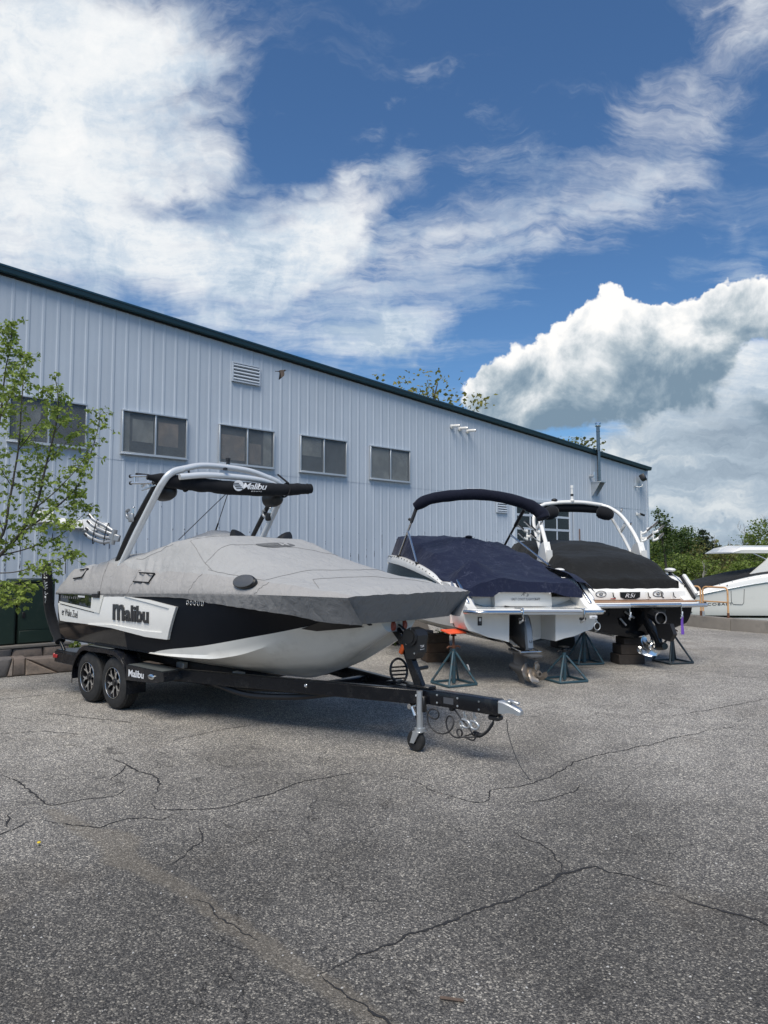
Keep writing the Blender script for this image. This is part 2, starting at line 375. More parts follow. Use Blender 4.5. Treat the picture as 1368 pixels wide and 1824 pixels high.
def wall_mat():
    m = bpy.data.materials.new('white_wall_paint')
    m.use_nodes = True
    t = m.node_tree
    N = NT(t)
    b = t.nodes['Principled BSDF']
    pos = N.n('ShaderNodeNewGeometry', out='Position')
    sv = N.n('ShaderNodeMapping', {'Vector': pos, 'Scale': (1.0, 1.0, 0.12)})
    f = N.m('MULTIPLY_ADD', N.noise(sv, 2.5, 6, 0.6), 0.12, 0.93)
    f = N.m('MULTIPLY', f, N.m('MULTIPLY_ADD', N.noise(pos, 0.5, 4, 0.6), 0.2, 0.9))
    c = N.mix(1.0, (0.495, 0.55, 0.615, 1), N.n('ShaderNodeCombineXYZ', {0: f, 1: f, 2: f}), 'MULTIPLY')
    z = t.nodes.new('ShaderNodeSeparateXYZ')
    t.links.new(pos, z.inputs[0])
    # peeled paint: short upright flakes along the rib edges of the lower sheets
    along = N.m('DIVIDE', N.m('ADD', N.m('MULTIPLY', N.m('ADD', z.outputs[0], 6.84), 0.742), N.m('MULTIPLY', N.m('ADD', z.outputs[1], -15.58), 0.670)), 0.305)
    along = N.m('ADD', along, 100.0)
    fr_ = N.m('FRACT', along)
    col_ = N.m('FLOOR', along)
    edge = N.ss(N.m('ABSOLUTE', N.m('SUBTRACT', fr_, N.m('MULTIPLY_ADD', N.noise(N.n('ShaderNodeCombineXYZ', {0: col_, 1: 3.0, 2: 0.0}), 1.7, 1, 0.5), 0.5, 0.62))), 0.050, 0.030)
    vn = N.noise(N.n('ShaderNodeCombineXYZ', {0: N.m('MULTIPLY', col_, 7.31), 1: N.m('MULTIPLY', z.outputs[2], 1.0), 2: N.m('MULTIPLY', fr_, 0.6)}), 2.6, 3, 0.75)
    lim = N.ss(z.outputs[2], 4.1, 2.2, 0.76, 0.575)
    fl = N.m('MULTIPLY', N.m('GREATER_THAN', vn, lim), edge)
    c = N.mix(N.m('MULTIPLY', fl, 0.85), c, (0.055, 0.05, 0.06, 1))
    # splashed dirt near the ground
    c = N.mix(N.m('MULTIPLY', N.ss(z.outputs[2], 1.3, 0.05), N.ss(N.noise(pos, 3.0, 6, 0.65), 0.3, 0.75, 0.0, 0.6)), c, (0.20, 0.19, 0.18, 1))
    # rust-brown runs below the eave
    c = N.mix(N.ss(N.noise(N.n('ShaderNodeMapping', {'Vector': pos, 'Scale': (7, 7, 0.25)}), 1.0, 5, 0.6), 0.60, 0.85, 0, 0.3), c, (0.42, 0.44, 0.46, 1))
    N.put(b.inputs['Base Color'], c)
    b.inputs['Roughness'].default_value = 0.5
    b.inputs['Specular IOR Level'].default_value = 0.35
    bp = N.n('ShaderNodeBump', {'Strength': 0.12, 'Distance': 0.02, 'Height': N.noise(pos, 1.8, 4, 0.5)})
    t.links.new(bp, b.inputs['Normal'])
    return m


M['wall'] = wall_mat()


def glass_mat(name, tint, opac):
    m = bpy.data.materials.new(name)
    m.use_nodes = True
    t = m.node_tree
    N = NT(t)
    b = t.nodes['Principled BSDF']
    pos = N.n('ShaderNodeNewGeometry', out='Position')
    N.put(b.inputs['Base Color'], N.mix(N.noise(pos, 1.3, 6, 0.6), (*[q_ * 0.6 for q_ in tint], 1), (*[q_ * 1.4 for q_ in tint], 1)))
    b.inputs['Roughness'].default_value = 0.12
    N.put(b.inputs['Alpha'], N.ss(N.noise(pos, 2.0, 5, 0.6), 0.2, 0.8, opac - 0.12, opac + 0.12))
    return m


M['pane'] = glass_mat('dusty_pane', (0.17, 0.185, 0.195), 0.34)
M['door_pane'] = glass_mat('door_pane', (0.012, 0.016, 0.018), 0.8)


def asphalt():
    m = bpy.data.materials.new('old_asphalt')
    m.use_nodes = True
    t = m.node_tree
    N = NT(t)
    b = t.nodes['Principled BSDF']
    pos = N.n('ShaderNodeNewGeometry', out='Position')
    wp = N.vm('ADD', pos, N.vm('SCALE', N.noise(pos, 60, 2, 0.5, out=1), scale=0.012))
    v1 = t.nodes.new('ShaderNodeTexVoronoi')
    v1.inputs['Scale'].default_value = 112
    t.links.new(wp, v1.inputs['Vector'])
    v2 = t.nodes.new('ShaderNodeTexVoronoi')
    v2.inputs['Scale'].default_value = 210
    t.links.new(wp, v2.inputs['Vector'])
    s1 = N.n('ShaderNodeSeparateColor', {0: v1.outputs['Color']})
    s2 = N.n('ShaderNodeSeparateColor', {0: v2.outputs['Color']})
    r1 = N.ramp(s1, [(0.0, (0.030, 0.032, 0.037)), (0.40, (0.085, 0.087, 0.094)), (0.70, (0.19, 0.19, 0.19)), (0.88, (0.34, 0.335, 0.32)), (1.0, (0.66, 0.65, 0.61))])
    r2 = N.ramp(s2, [(0.0, (0.030, 0.032, 0.036)), (0.5, (0.12, 0.122, 0.127)), (1.0, (0.42, 0.41, 0.395))])
    c = N.mix(0.34, r1, r2)
    gap = N.ss(v1.outputs['Distance'], 0.35, 0.75)
    c = N.mix(N.m('MULTIPLY', gap, 0.55), c, (0.035, 0.037, 0.042, 1))
    # sparse pale chips
    v3 = t.nodes.new('ShaderNodeTexVoronoi')
    v3.inputs['Scale'].default_value = 55
    t.links.new(wp, v3.inputs['Vector'])
    s3 = N.n('ShaderNodeSeparateColor', {0: v3.outputs['Color']}, 1)
    chip = N.m('MULTIPLY', N.m('GREATER_THAN', s3, 0.94), N.ss(v3.outputs['Distance'], 0.42, 0.3))
    c = N.mix(N.m('MULTIPLY', chip, 0.8), c, (0.46, 0.45, 0.42, 1))
    # broad patches of wear, lighter and browner, then a painted brightening with distance
    p1 = N.ss(N.noise(pos, 0.45, 6, 0.62), 0.35, 0.68)
    p2 = N.ss(N.noise(pos, 1.7, 6, 0.65), 0.3, 0.75)
    k = N.m('ADD', N.m('MULTIPLY', p1, 0.42), N.m('MULTIPLY', p2, 0.30))
    k = N.m('ADD', k, 0.92)
    sp_ = t.nodes.new('ShaderNodeSeparateXYZ')
    t.links.new(pos, sp_.inputs[0])
    graze_lift = N.m('ADD', N.m('MULTIPLY', sp_.outputs[1], 0.16), N.m('MULTIPLY', N.m('SUBTRACT', N.noise(pos, 0.5, 5, 0.6), 0.5), 1.2))  # far asphalt paler: grazing-view brightness painted into the colour, edge broken by noise
    k = N.m('MULTIPLY', k, N.ss(graze_lift, 0.45, 1.55, 0.93, 2.35))
    c = N.mix(1.0, c, N.n('ShaderNodeCombineXYZ', {0: k, 1: k, 2: k}), 'MULTIPLY')
    br = N.ss(N.noise(pos, 0.8, 5, 0.6, 0.4), 0.55, 0.78, 0.0, 0.28)
    c = N.mix(br, c, (0.20, 0.165, 0.12, 1))
    dk = N.ss(N.noise(N.vm('ADD', pos, (31.0, 7.0, 0)), 0.7, 6, 0.65), 0.56, 0.8, 0.0, 0.35)
    c = N.mix(dk, c, (0.06, 0.062, 0.068, 1))
    oil = N.ss(N.noise(N.vm('ADD', pos, (3.0, 57.0, 0)), 1.9, 4, 0.5), 0.66, 0.74, 0.0, 0.45)
    c = N.mix(oil, c, (0.035, 0.036, 0.04, 1))
    # hairline crazing in the worn zones
    wv = N.vm('ADD', pos, N.vm('SCALE', N.vm('SUBTRACT', N.noise(pos, 3.0, 5, 0.65, out=1), (0.5, 0.5, 0.5)), scale=0.35))
    v4 = t.nodes.new('ShaderNodeTexVoronoi')
    v4.feature = 'DISTANCE_TO_EDGE'
    v4.inputs['Scale'].default_value = 1.9
    t.links.new(wv, v4.inputs['Vector'])
    hair = N.ss(N.m('ADD', v4.outputs['Distance'], N.m('MULTIPLY', N.noise(pos, 40, 3, 0.7), 0.012)), 0.017, 0.006)
    hair = N.m('MULTIPLY', hair, N.ss(N.noise(N.vm('ADD', pos, (9.0, 4.0, 0)), 0.42, 4, 0.6), 0.50, 0.60))
    hair = N.m('MULTIPLY', hair, N.ss(N.noise(pos, 6.0, 4, 0.6), 0.38, 0.58))
    c = N.mix(N.m('MULTIPLY', hair, 0.8), c, (0.03, 0.03, 0.033, 1))
    # drifted sand along a seam (mesh attribute)
    at = t.nodes.new('ShaderNodeAttribute')
    at.attribute_name = 'sand'
    sf = N.ss(N.m('ADD', at.outputs['Fac'], N.m('MULTIPLY', N.m('SUBTRACT', N.noise(pos, 16, 6, 0.7), 0.5), 0.9)), 0.42, 0.95, 0.0, 0.36)
    c = N.mix(sf, c, (0.30, 0.275, 0.235, 1))
    c = N.mix(1.0, c, (0.79, 0.745, 0.675, 1), 'MULTIPLY')
    N.put(b.inputs['Base Color'], c)
    b.inputs['Roughness'].default_value = 0.88
    b.inputs['Specular IOR Level'].default_value = 0.3
    h = N.m('ADD', N.m('MULTIPLY', v1.outputs['Distance'], -0.9), N.m('MULTIPLY', v2.outputs['Distance'], -0.45))
    h = N.m('ADD', h, N.m('MULTIPLY', N.noise(pos, 18, 4, 0.6), 0.5))
    h = N.m('SUBTRACT', h, N.m('MULTIPLY', hair, 1.2))
    bp = N.n('ShaderNodeBump', {'Strength': 0.9, 'Distance': 0.008, 'Height': h})
    t.links.new(bp, b.inputs['Normal'])
    return m


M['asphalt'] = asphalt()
M['crack'] = mat('crack_fill', (0.022, 0.022, 0.024), 0.95, var=0.5, vscale=40, space='W')
M['concrete'] = mat('weathered_concrete', (0.215, 0.195, 0.17), 0.9, var=0.25, vscale=3, bump=0.5, bscale=30, dirt=(0.10, 0.095, 0.085), dscale=2.2, damt=0.6, space='W')
M['soil'] = mat('bed_soil', (0.07, 0.058, 0.045), 0.95, var=0.4, vscale=8, bump=0.6, bscale=25, space='W')
M['grass_ground'] = mat('rough_grass_ground', (0.06, 0.085, 0.03), 0.95, var=0.4, vscale=1.2, dirt=(0.12, 0.10, 0.06), dscale=0.6, damt=0.7, space='W')
M['hill'] = mat('far_hill', (0.09, 0.13, 0.17), 1.0, var=0.15, vscale=0.01, space='W')


# ------------------------------------------------------------------ object helpers
def thing(name, label, cat, loc=(0, 0, 0), rot=(0, 0, 0), group=None):
    o = bpy.data.objects.new(name, None)
    COL.objects.link(o)
    o.location = loc
    o.rotation_euler = rot
    o.empty_display_size = 0.2
    return tag(o, label, cat, group)


def tag(o, label, cat, group=None):
    o['label'] = label
    o['category'] = cat
    if group:
        o['group'] = group
    return o


def part(name, parent, loc=(0, 0, 0), rot=(0, 0, 0), label=None):
    o = bpy.data.objects.new(name, None)
    COL.objects.link(o)
    o.parent = parent
    o.location = loc
    o.rotation_euler = rot
    o.empty_display_size = 0.1
    if label:
        o['label'] = label
    return o


def copy_tree(o, parent=None):
    c = o.copy()
    COL.objects.link(c)
    if parent is not None:
        c.parent = parent
    for ch in list(o.children):
        copy_tree(ch, c)
    return c


_boxcache = {}


class MB:
    def __init__(s):
        s.v, s.f, s.mi, s.mats = [], [], [], []

    def m(s, mt):
        if mt not in s.mats:
            s.mats.append(mt)
        return s.mats.index(mt)

    def add(s, verts, faces, mt, mtx=None):
        o = len(s.v)
        s.v += [tuple(mtx @ V(p)) for p in verts] if mtx is not None else [tuple(p) for p in verts]
        s.f += [tuple(i + o for i in f) for f in faces]
        k = s.m(mt)
        s.mi += [k] * len(faces)
        return s

    def box(s, c, size, mt, bevel=0.0, mtx=None, taper=None):
        key = (tuple(round(q_, 5) for q_ in size), round(bevel, 5), taper)
        if key not in _boxcache:
            bm = bmesh.new()
            bmesh.ops.create_cube(bm, size=1)
            for v_ in bm.verts:
                v_.co = V((v_.co.x * size[0], v_.co.y * size[1], v_.co.z * size[2]))
                if taper and v_.co.z > 0:
                    v_.co.x *= taper[0]
                    v_.co.y *= taper[1]
            if bevel > 0:
                bmesh.ops.bevel(bm, geom=list(bm.edges), offset=min(bevel, min(size) * 0.45), segments=2 if bevel > 0.012 else 1, affect='EDGES', profile=0.5)
            bm.verts.index_update()
            _boxcache[key] = ([tuple(v_.co) for v_ in bm.verts], [tuple(v_.index for v_ in f.verts) for f in bm.faces])
            bm.free()
        vs, fs = _boxcache[key]
        mm = Matrix.Translation(c)
        if mtx is not None:
            mm = mm @ mtx
        return s.add(vs, fs, mt, mm)

    def beam(s, p0, p1, w, h, mt, bevel=0.0, up=(0, 0, 1)):
        p0, p1 = V(p0), V(p1)
        d = p1 - p0
        x = d.normalized()
        y = V(up).cross(x)
        if y.length < 1e-5:
            y = V((0, 1, 0))
        y.normalize()
        z = x.cross(y)
        mm = Matrix((x, y, z)).transposed()
        return s.box((p0 + p1) / 2, (d.length, w, h), mt, bevel, mm.to_4x4())

    def tube(s, pts, r, mt, seg=10, caps=True, radii=None, flat=None):
        pts = [V(p) for p in pts]
        n = len(pts)
        tang = []
        for i in range(n):
            a, b = pts[max(0, i - 1)], pts[min(n - 1, i + 1)]
            t_ = (b - a)
            tang.append(t_.normalized() if t_.length > 1e-9 else V((0, 0, 1)))
        up = V((0, 0, 1)) if abs(tang[0].z) < 0.9 else V((0, 1, 0))
        nx_ = tang[0].cross(up).normalized()
        vs, fs = [], []
        for i in range(n):
            nx_ = (nx_ - tang[i] * nx_.dot(tang[i])).normalized()
            ny_ = tang[i].cross(nx_)
            rr = radii[i] if radii else r
            for k in range(seg):
                a = 2 * math.pi * k / seg
                vs.append(pts[i] + nx_ * (math.cos(a) * rr) + ny_ * (math.sin(a) * rr * (flat or 1)))
        for i in range(n - 1):
            for k in range(seg):
                k2 = (k + 1) % seg
                fs.append((i * seg + k, i * seg + k2, (i + 1) * seg + k2, (i + 1) * seg + k))
        if caps:
            fs.append(tuple(range(seg - 1, -1, -1)))
            fs.append(tuple((n - 1) * seg + k for k in range(seg)))
        return s.add(vs, fs, mt)

    def lathe(s, prof, mt, c=(0, 0, 0), mtx=None, seg=24, cap=True):
        vs, fs = [], []
        n = len(prof)
        for (r, z) in prof:
            for k in range(seg):
                a = 2 * math.pi * k / seg
                vs.append((r * math.cos(a), r * math.sin(a), z))
        for i in range(n - 1):
            for k in range(seg):
                k2 = (k + 1) % seg
                fs.append((i * seg + k, i * seg + k2, (i + 1) * seg + k2, (i + 1) * seg + k))
        if cap and prof[0][0] > 1e-6:
            fs.append(tuple(range(seg - 1, -1, -1)))
        if cap and prof[-1][0] > 1e-6:
            fs.append(tuple((n - 1) * seg + k for k in range(seg)))
        mm = Matrix.Translation(c)
        if mtx is not None:
            mm = mm @ mtx
        return s.add(vs, fs, mt, mm)

    def cyl(s, p0, p1, r, mt, seg=16, r1=None):
        return s.tube([p0, p1], r, mt, seg, True, [r, r if r1 is None else r1])

    def grid(s, g, mt, close_u=False, close_v=False, flip=False, mfun=None):
        nu, nv = len(g), len(g[0])
        vs = [p for row in g for p in row]
        fs, keep = [], []
        for i in range(nu if close_u else nu - 1):
            for j in range(nv if close_v else nv - 1):
                i2, j2 = (i + 1) % nu, (j + 1) % nv
                f = (i * nv + j, i * nv + j2, i2 * nv + j2, i2 * nv + j)
                fs.append(f[::-1] if flip else f)
                keep.append(mfun(i, j) if mfun else mt)
        o = len(s.f)
        s.add(vs, fs, mt)
        if mfun:
            for k, q_ in enumerate(keep):
                s.mi[o + k] = s.m(q_)
        return s

    def prism(s, poly, t0, t1, mt, mtx=None):
        """polygon in local xz, extruded along local y from t0 to t1"""
        n = len(poly)
        vs = [(x, t0, z) for x, z in poly] + [(x, t1, z) for x, z in poly]
        fs = [tuple(range(n)), tuple(range(2 * n - 1, n - 1, -1))]
        for i in range(n):
            j = (i + 1) % n
            fs.append((j, i, i + n, j + n))
        return s.add(vs, fs, mt, mtx)

    def ball(s, c, r, mt, mtx=None, seg=16, ring=10):
        prof = [(math.sin(math.pi * i / ring), -math.cos(math.pi * i / ring)) for i in range(ring + 1)]
        mm = (mtx or Matrix.Identity(4)) @ Matrix.Diagonal((*r, 1))
        return s.lathe([(max(p[0], 1e-7), p[1]) for p in prof], mt, c, mm, seg)

    def build(s, name, parent=None, angle=38, loc=None, weld=False, fix=True):
        me = bpy.data.meshes.new(name)
        me.from_pydata([tuple(p) for p in s.v], [], s.f)
        for mt in s.mats:
            me.materials.append(mt)
        me.polygons.foreach_set('material_index', s.mi)
        if fix or weld:
            bm = bmesh.new()
            bm.from_mesh(me)
            if weld:
                bmesh.ops.remove_doubles(bm, verts=bm.verts, dist=1e-4)
            if fix:
                bmesh.ops.recalc_face_normals(bm, faces=bm.faces)
            bm.to_mesh(me)
            bm.free()
        if angle:
            me.polygons.foreach_set('use_smooth', [True] * len(me.polygons))
            me.set_sharp_from_angle(angle=R(angle))
        o = bpy.data.objects.new(name, me)
        COL.objects.link(o)
        if parent is not None:
            o.parent = parent
        if loc is not None:
            o.location = loc
        return o


def pchip(xs, ys, x):
    n = len(xs)
    if x <= xs[0]:
        return ys[0]
    if x >= xs[-1]:
        return ys[-1]
    d = [(ys[i + 1] - ys[i]) / (xs[i + 1] - xs[i]) for i in range(n - 1)]
    m = [d[0]] + [0 if d[i - 1] * d[i] <= 0 else 2 * d[i - 1] * d[i] / (d[i - 1] + d[i]) for i in range(1, n - 1)] + [d[-1]]
    for i in range(n - 1):
        if x <= xs[i + 1]:
            h = xs[i + 1] - xs[i]
            t = (x - xs[i]) / h
            return (ys[i] * (2 * t ** 3 - 3 * t * t + 1) + h * m[i] * (t ** 3 - 2 * t * t + t) + ys[i + 1] * (-2 * t ** 3 + 3 * t * t) + h * m[i + 1] * (t ** 3 - t * t))


def lerp(a, b, t):
    return a + (b - a) * t


def sstep(a, b, x):
    t = max(0, min(1, (x - a) / (b - a)))
    return t * t * (3 - 2 * t)


def bez(pts, n=24):
    """Catmull-Rom through points"""
    P = [V(p) for p in pts]
    P = [P[0] * 2 - P[1]] + P + [P[-1] * 2 - P[-2]]
    out = []
    k = len(P) - 3
    for i in range(k):
        for j in range(n // k + 1):
            t = j / (n // k + 1)
            a, b, c, d = P[i:i + 4]
            out.append(0.5 * ((2 * b) + (c - a) * t + (2 * a - 5 * b + 4 * c - d) * t * t + (3 * b - a - 3 * c + d) * t ** 3))
    out.append(P[-2])
    return out


def text_geo(txt, w, h, depth=0.0, bold=0.0, shear=0.0, spacing=1.0):
    cu = bpy.data.curves.new('lettering', 'FONT')
    cu.body = txt
    cu.size = 1
    cu.offset = bold
    cu.shear = shear
    cu.space_character = spacing
    cu.resolution_u = 3
    cu.extrude = 0.5 if depth > 0 else 0
    o = bpy.data.objects.new('lettering', cu)
    COL.objects.link(o)
    bpy.context.view_layer.update()
    dg = bpy.context.evaluated_depsgraph_get()
    me = bpy.data.meshes.new_from_object(o.evaluated_get(dg))
    vs = [v_.co.copy() for v_ in me.vertices]
    fs = [tuple(p.vertices) for p in me.polygons]
    bpy.data.objects.remove(o)
    bpy.data.curves.remove(cu)
    bpy.data.meshes.remove(me)
    x0, x1 = min(v_.x for v_ in vs), max(v_.x for v_ in vs)
    y0, y1 = min(v_.y for v_ in vs), max(v_.y for v_ in vs)
    return [((v_.x - x0) / (x1 - x0) * w, (v_.y - y0) / (y1 - y0) * h, (v_.z + (0.5 if depth > 0 else 0)) * depth) for v_ in vs], fs


def text(mb, txt, w, h, mt, org, xd, zd, depth=0.003, bold=0.0, shear=0.0, spacing=1.0, fun=None):
    """letters on a plane: org = lower left corner, xd reading direction, zd letter-up; or fun(u, v, d) -> point"""
    vs, fs = text_geo(txt, w, h, depth, bold, shear, spacing)
    if fun:
        pts = [fun(*p) for p in vs]
    else:
        o, x, z = V(org), V(xd).normalized(), V(zd).normalized()
        nrm = x.cross(z)
        pts = [o + x * a + z * b + nrm * d for a, b, d in vs]
    return mb.add(pts, fs, mt)


def dashes(mb, n, w, h, mt, org, xd, zd, seed=1):
    """print too small to read: a row of short strokes"""
    rng_ = random.Random(seed)
    o, x, z = V(org), V(xd).normalized(), V(zd).normalized()
    nrm = x.cross(z)
    for k in range(n):
        a = w * (k + .12) / n
        b = w * (k + rng_.uniform(.6, .9)) / n
        h0, h1 = rng_.uniform(0, .25) * h, h * rng_.uniform(.7, 1)
        mb.add([o + x * a + z * h0 + nrm * .002, o + x * b + z * h0 + nrm * .002, o + x * b + z * h1 + nrm * .002, o + x * a + z * h1 + nrm * .002], [(0, 1, 2, 3)], mt)
    return mb


def fbm(p, o=4):
    return noise.fractal(V(p), 0.9, 2.1, o)
# ================================================================== GROUND
def xr(y):
    pts = [(-60, 66), (5, 20.3), (13.6, 14.05), (19.0, 10.15), (19.9, 9.5), (21.3, 8.9), (23.4, 8.0), (26, 8.6), (32.5, 12.2), (60, 12.2)]
    for (a, xa), (b, xb) in zip(pts, pts[1:]):
        if y <= b:
            return lerp(xa, xb, (y - a) / (b - a))
    return 12.2


SAND = [(-2.53, 5.62), (-2.1, 5.21), (-1.82, 5.05), (-1.70, 4.77), (-1.44, 4.55), (-1.21, 4.36), (-0.98, 4.11), (-0.75, 3.86), (-0.54, 3.64), (-0.37, 3.47), (-0.2, 3.31), (-0.01, 3.1), (0.2, 2.8)]
SANDW = [0.10, 0.13, 0.22, 0.17, 0.12, 0.10, 0.10, 0.11, 0.11, 0.10, 0.10, 0.09, 0.08]


def segdist(px, py, a, b):
    ax, ay = a
    bx, by = b
    t = max(0, min(1, ((px - ax) * (bx - ax) + (py - ay) * (by - ay)) / ((bx - ax) ** 2 + (by - ay) ** 2)))
    return math.hypot(px - lerp(ax, bx, t), py - lerp(ay, by, t)), t


def make_ground():
    xs = [-120, -60, -30, -15, -8] + [-4 + 0.05 * i for i in range(0, 101)] + [2, 3.5, 5.5, 7]
    ys = [-60, -30, -10, 0, 2] + [2.4 + 0.05 * i for i in range(0, 80)] + [6.6, 7, 8, 10, 12, 14, 16, 19.0, 19.9, 21.3, 23.4, 26, 32.5, 40, 60]
    vs, sand = [], []
    ncol = len(xs) + 2
    for y in ys:
        x1 = xr(y)
        for x in xs + [lerp(7, x1, 0.5), x1]:
            vs.append((x, y, 0))
            s = 0
            if -3.5 < x < 1.2 and 2.3 < y < 6.5:
                for i in range(len(SAND) - 1):
                    d, t = segdist(x, y, SAND[i], SAND[i + 1])
                    w = lerp(SANDW[i], SANDW[i + 1], t) * (1 + 0.5 * noise.noise(V((x * 5, y * 5, 3))))
                    s = max(s, 1 - sstep(w * 0.3, w * 1.25, d))
            sand.append(s)
    fs = [(r * ncol + c, r * ncol + c + 1, (r + 1) * ncol + c + 1, (r + 1) * ncol + c) for r in range(len(ys) - 1) for c in range(ncol - 1)]
    me = bpy.data.meshes.new('asphalt_lot')
    me.from_pydata(vs, [], fs)
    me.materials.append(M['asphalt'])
    a = me.attributes.new('sand', 'FLOAT', 'POINT')
    a.data.foreach_set('value', sand)
    o = bpy.data.objects.new('asphalt_lot', me)
    COL.objects.link(o)
    o['kind'] = 'structure'
    return o


lot = make_ground()

CR = dict(
    c1=([(-3.44, 6.58), (-3.17, 6.37), (-2.93, 6.1), (-2.73, 5.85), (-2.59, 5.74), (-2.47, 5.83), (-2.37, 5.92), (-2.18, 5.97), (-2.16, 6.16), (-2.11, 6.29)], .012),
    c2=([(-2.8, 4.95), (-2.68, 5.16), (-2.63, 5.29), (-2.58, 5.41)], .012), c2b=([(-2.69, 5.29), (-2.81, 5.53), (-2.82, 5.59)], .009),
    c3=([(-2.66, 7.1), (-2.42, 6.9), (-2.24, 6.67), (-1.98, 6.46), (-1.88, 6.21), (-1.86, 5.99)], .013), c3b=([(-2.41, 6.86), (-2.36, 6.58), (-2.37, 6.37)], .008),
    c4=([(-1.9, 5.92), (-1.76, 5.68), (-1.62, 5.65), (-1.44, 5.64), (-1.32, 5.68), (-1.18, 5.74), (-1.09, 5.87), (-0.99, 5.97), (-0.91, 6.06), (-0.82, 6.21), (-0.69, 6.39), (-0.47, 6.48), (-0.33, 6.57), (-0.26, 6.65), (-0.08, 6.53)], .011),
    c5=([(-2.55, 5.44), (-2.25, 5.32), (-2.03, 5.29), (-1.91, 5.47), (-1.64, 5.44), (-1.53, 5.64)], .008),
    c7=([(-1.1, 4.19), (-0.98, 4.13), (-0.89, 4.01), (-0.75, 3.86), (-0.63, 3.75)], .007), c7b=([(-0.3, 3.46), (-0.17, 3.29), (-0.08, 3.22), (0.0, 3.12), (.14, 2.9)], .007),
    c8=([(-1.34, 5.32), (-1.24, 5.03), (-1.28, 4.86), (-1.35, 4.61)], .006), c9=([(-4.34, 9.23), (-3.62, 8.89), (-3.02, 8.66), (-2.66, 8.51)], .010),
    c10=([(-2.28, 7.59), (-2.21, 7.86), (-2.01, 8.06), (-1.76, 8.34), (-1.28, 8.66)], .010),
    d1=([(-0.33, 3.42), (-0.26, 3.46), (-0.19, 3.54), (-0.11, 3.62), (-0.04, 3.64), (0.04, 3.72), (0.13, 3.81), (0.31, 3.9), (0.47, 4.04), (0.62, 4.14), (0.76, 4.22), (0.92, 4.34), (1.1, 4.51), (1.18, 4.56), (1.32, 4.63), (1.4, 4.52), (1.5, 4.45), (1.6, 4.4), (1.75, 4.3)], .014),
    d2=([(1.67, 4.23), (1.73, 4.15), (1.82, 4.06), (1.89, 4.03), (1.95, 3.99), (2.05, 3.9), (2.3, 3.75)], .013),
    d3=([(1.1, 4.53), (1.11, 4.7), (1.09, 4.88), (1.03, 4.99), (0.96, 5.08), (0.89, 5.21)], .010),
    d4=([(-0.08, 6.52), (0.17, 6.46), (0.32, 6.29), (0.4, 6.09), (0.53, 5.97), (0.7, 5.83), (0.78, 5.83), (0.83, 5.88), (0.9, 6.1), (0.99, 6.18), (1.19, 6.25), (1.4, 6.41), (1.61, 6.67), (1.79, 6.93), (2.05, 7.17), (2.22, 7.28), (2.76, 7.59), (3.12, 7.9), (3.44, 8.06), (3.66, 8.25), (3.98, 8.39), (4.33, 8.69)], .010),
    d5=([(3.44, 8.94), (3.86, 9.18), (4.36, 9.49), (5.33, 10.12), (7, 10.9)], .012), d6=([(3.61, 10.08), (3.77, 9.64)], .010), d7=([(1.11, 5.8), (1.31, 5.88), (1.56, 6.09), (1.73, 6.33)], .007),
    e1=([(1.6, 12.4), (2.6, 12.9), (3.9, 13.1), (5.4, 12.2), (7.5, 11.4)], .012), e2=([(-6.5, 9.6), (-5.2, 10.1), (-4.2, 10.9)], .012), e3=([(-5.2, 8.1), (-4.6, 8.0), (-3.8, 8.2), (-3.1, 8.0)], .010),
)


def make_crack(pts, w0):
    """a jagged dark fissure, lying 3 mm above the sheet; width wanders and breaks"""
    P = []
    for (a, b) in zip(pts, pts[1:]):
        L = math.hypot(b[0] - a[0], b[1] - a[1])
        k = max(2, int(L / 0.018))
        for i in range(k):
            P.append((lerp(a[0], b[0], i / k), lerp(a[1], b[1], i / k)))
    P.append(pts[-1])
    n = len(P)
    rows = []
    sd = random.random() * 50
    for i, (x, y) in enumerate(P):
        a, b = P[max(0, i - 1)], P[min(n - 1, i + 1)]
        tx, ty = b[0] - a[0], b[1] - a[1]
        L = math.hypot(tx, ty) or 1
        nx_, ny_ = -ty / L, tx / L
        off = 0.030 * noise.noise(V((x * 7, y * 7, sd))) + 0.014 * noise.noise(V((x * 30, y * 30, sd))) + random.uniform(-.003, .003)
        taper = min(1, 4 * i / n + .15, 4 * (n - 1 - i) / n + .1)
        w = w0 * taper * (0.42 + 0.9 * abs(noise.noise(V((x * 9, y * 9, sd + 9)))) + random.uniform(-.15, .3))
        w = max(0.0012, w)
        a1, a2 = random.uniform(.25, .75), random.uniform(.25, .75)
        rows.append([(x + nx_ * (off + w * a1), y + ny_ * (off + w * a1), .003), (x + nx_ * (off - w * a2), y + ny_ * (off - w * a2), .003)])
    mb = MB().grid(rows, M['crack'])
    return mb.build('crack', lot, 0, fix=False)


for k, (pts, w) in CR.items():
    make_crack(pts, w * (2.1 if w < .0095 else 1.6))

# low ground beyond the lot
g = MB()
g.add([(-3000, -1500, -1.3), (3000, -1500, -1.3), (3000, 3000, -1.3), (-3000, 3000, -1.3)], [(0, 1, 2, 3)], M['grass_ground'])
g.build('grass_ground', None, 0)['kind'] = 'structure'

hl = MB()
rows = []
for i in range(81):
    a = R(-10 + 70 * i / 80)
    h = 10 + 26 * (0.5 + 0.5 * noise.noise(V((i * .09, 2, 0)))) + 6 * noise.noise(V((i * .4, 5, 0)))
    rows.append([(math.sin(a) * 1500, math.cos(a) * 1500, -2), (math.sin(a) * 1650, math.cos(a) * 1650, h), (math.sin(a) * 2000, math.cos(a) * 2000, -2)])
hl.grid(rows, M['hill'])
hl.build('hills', None, 60)['kind'] = 'structure'

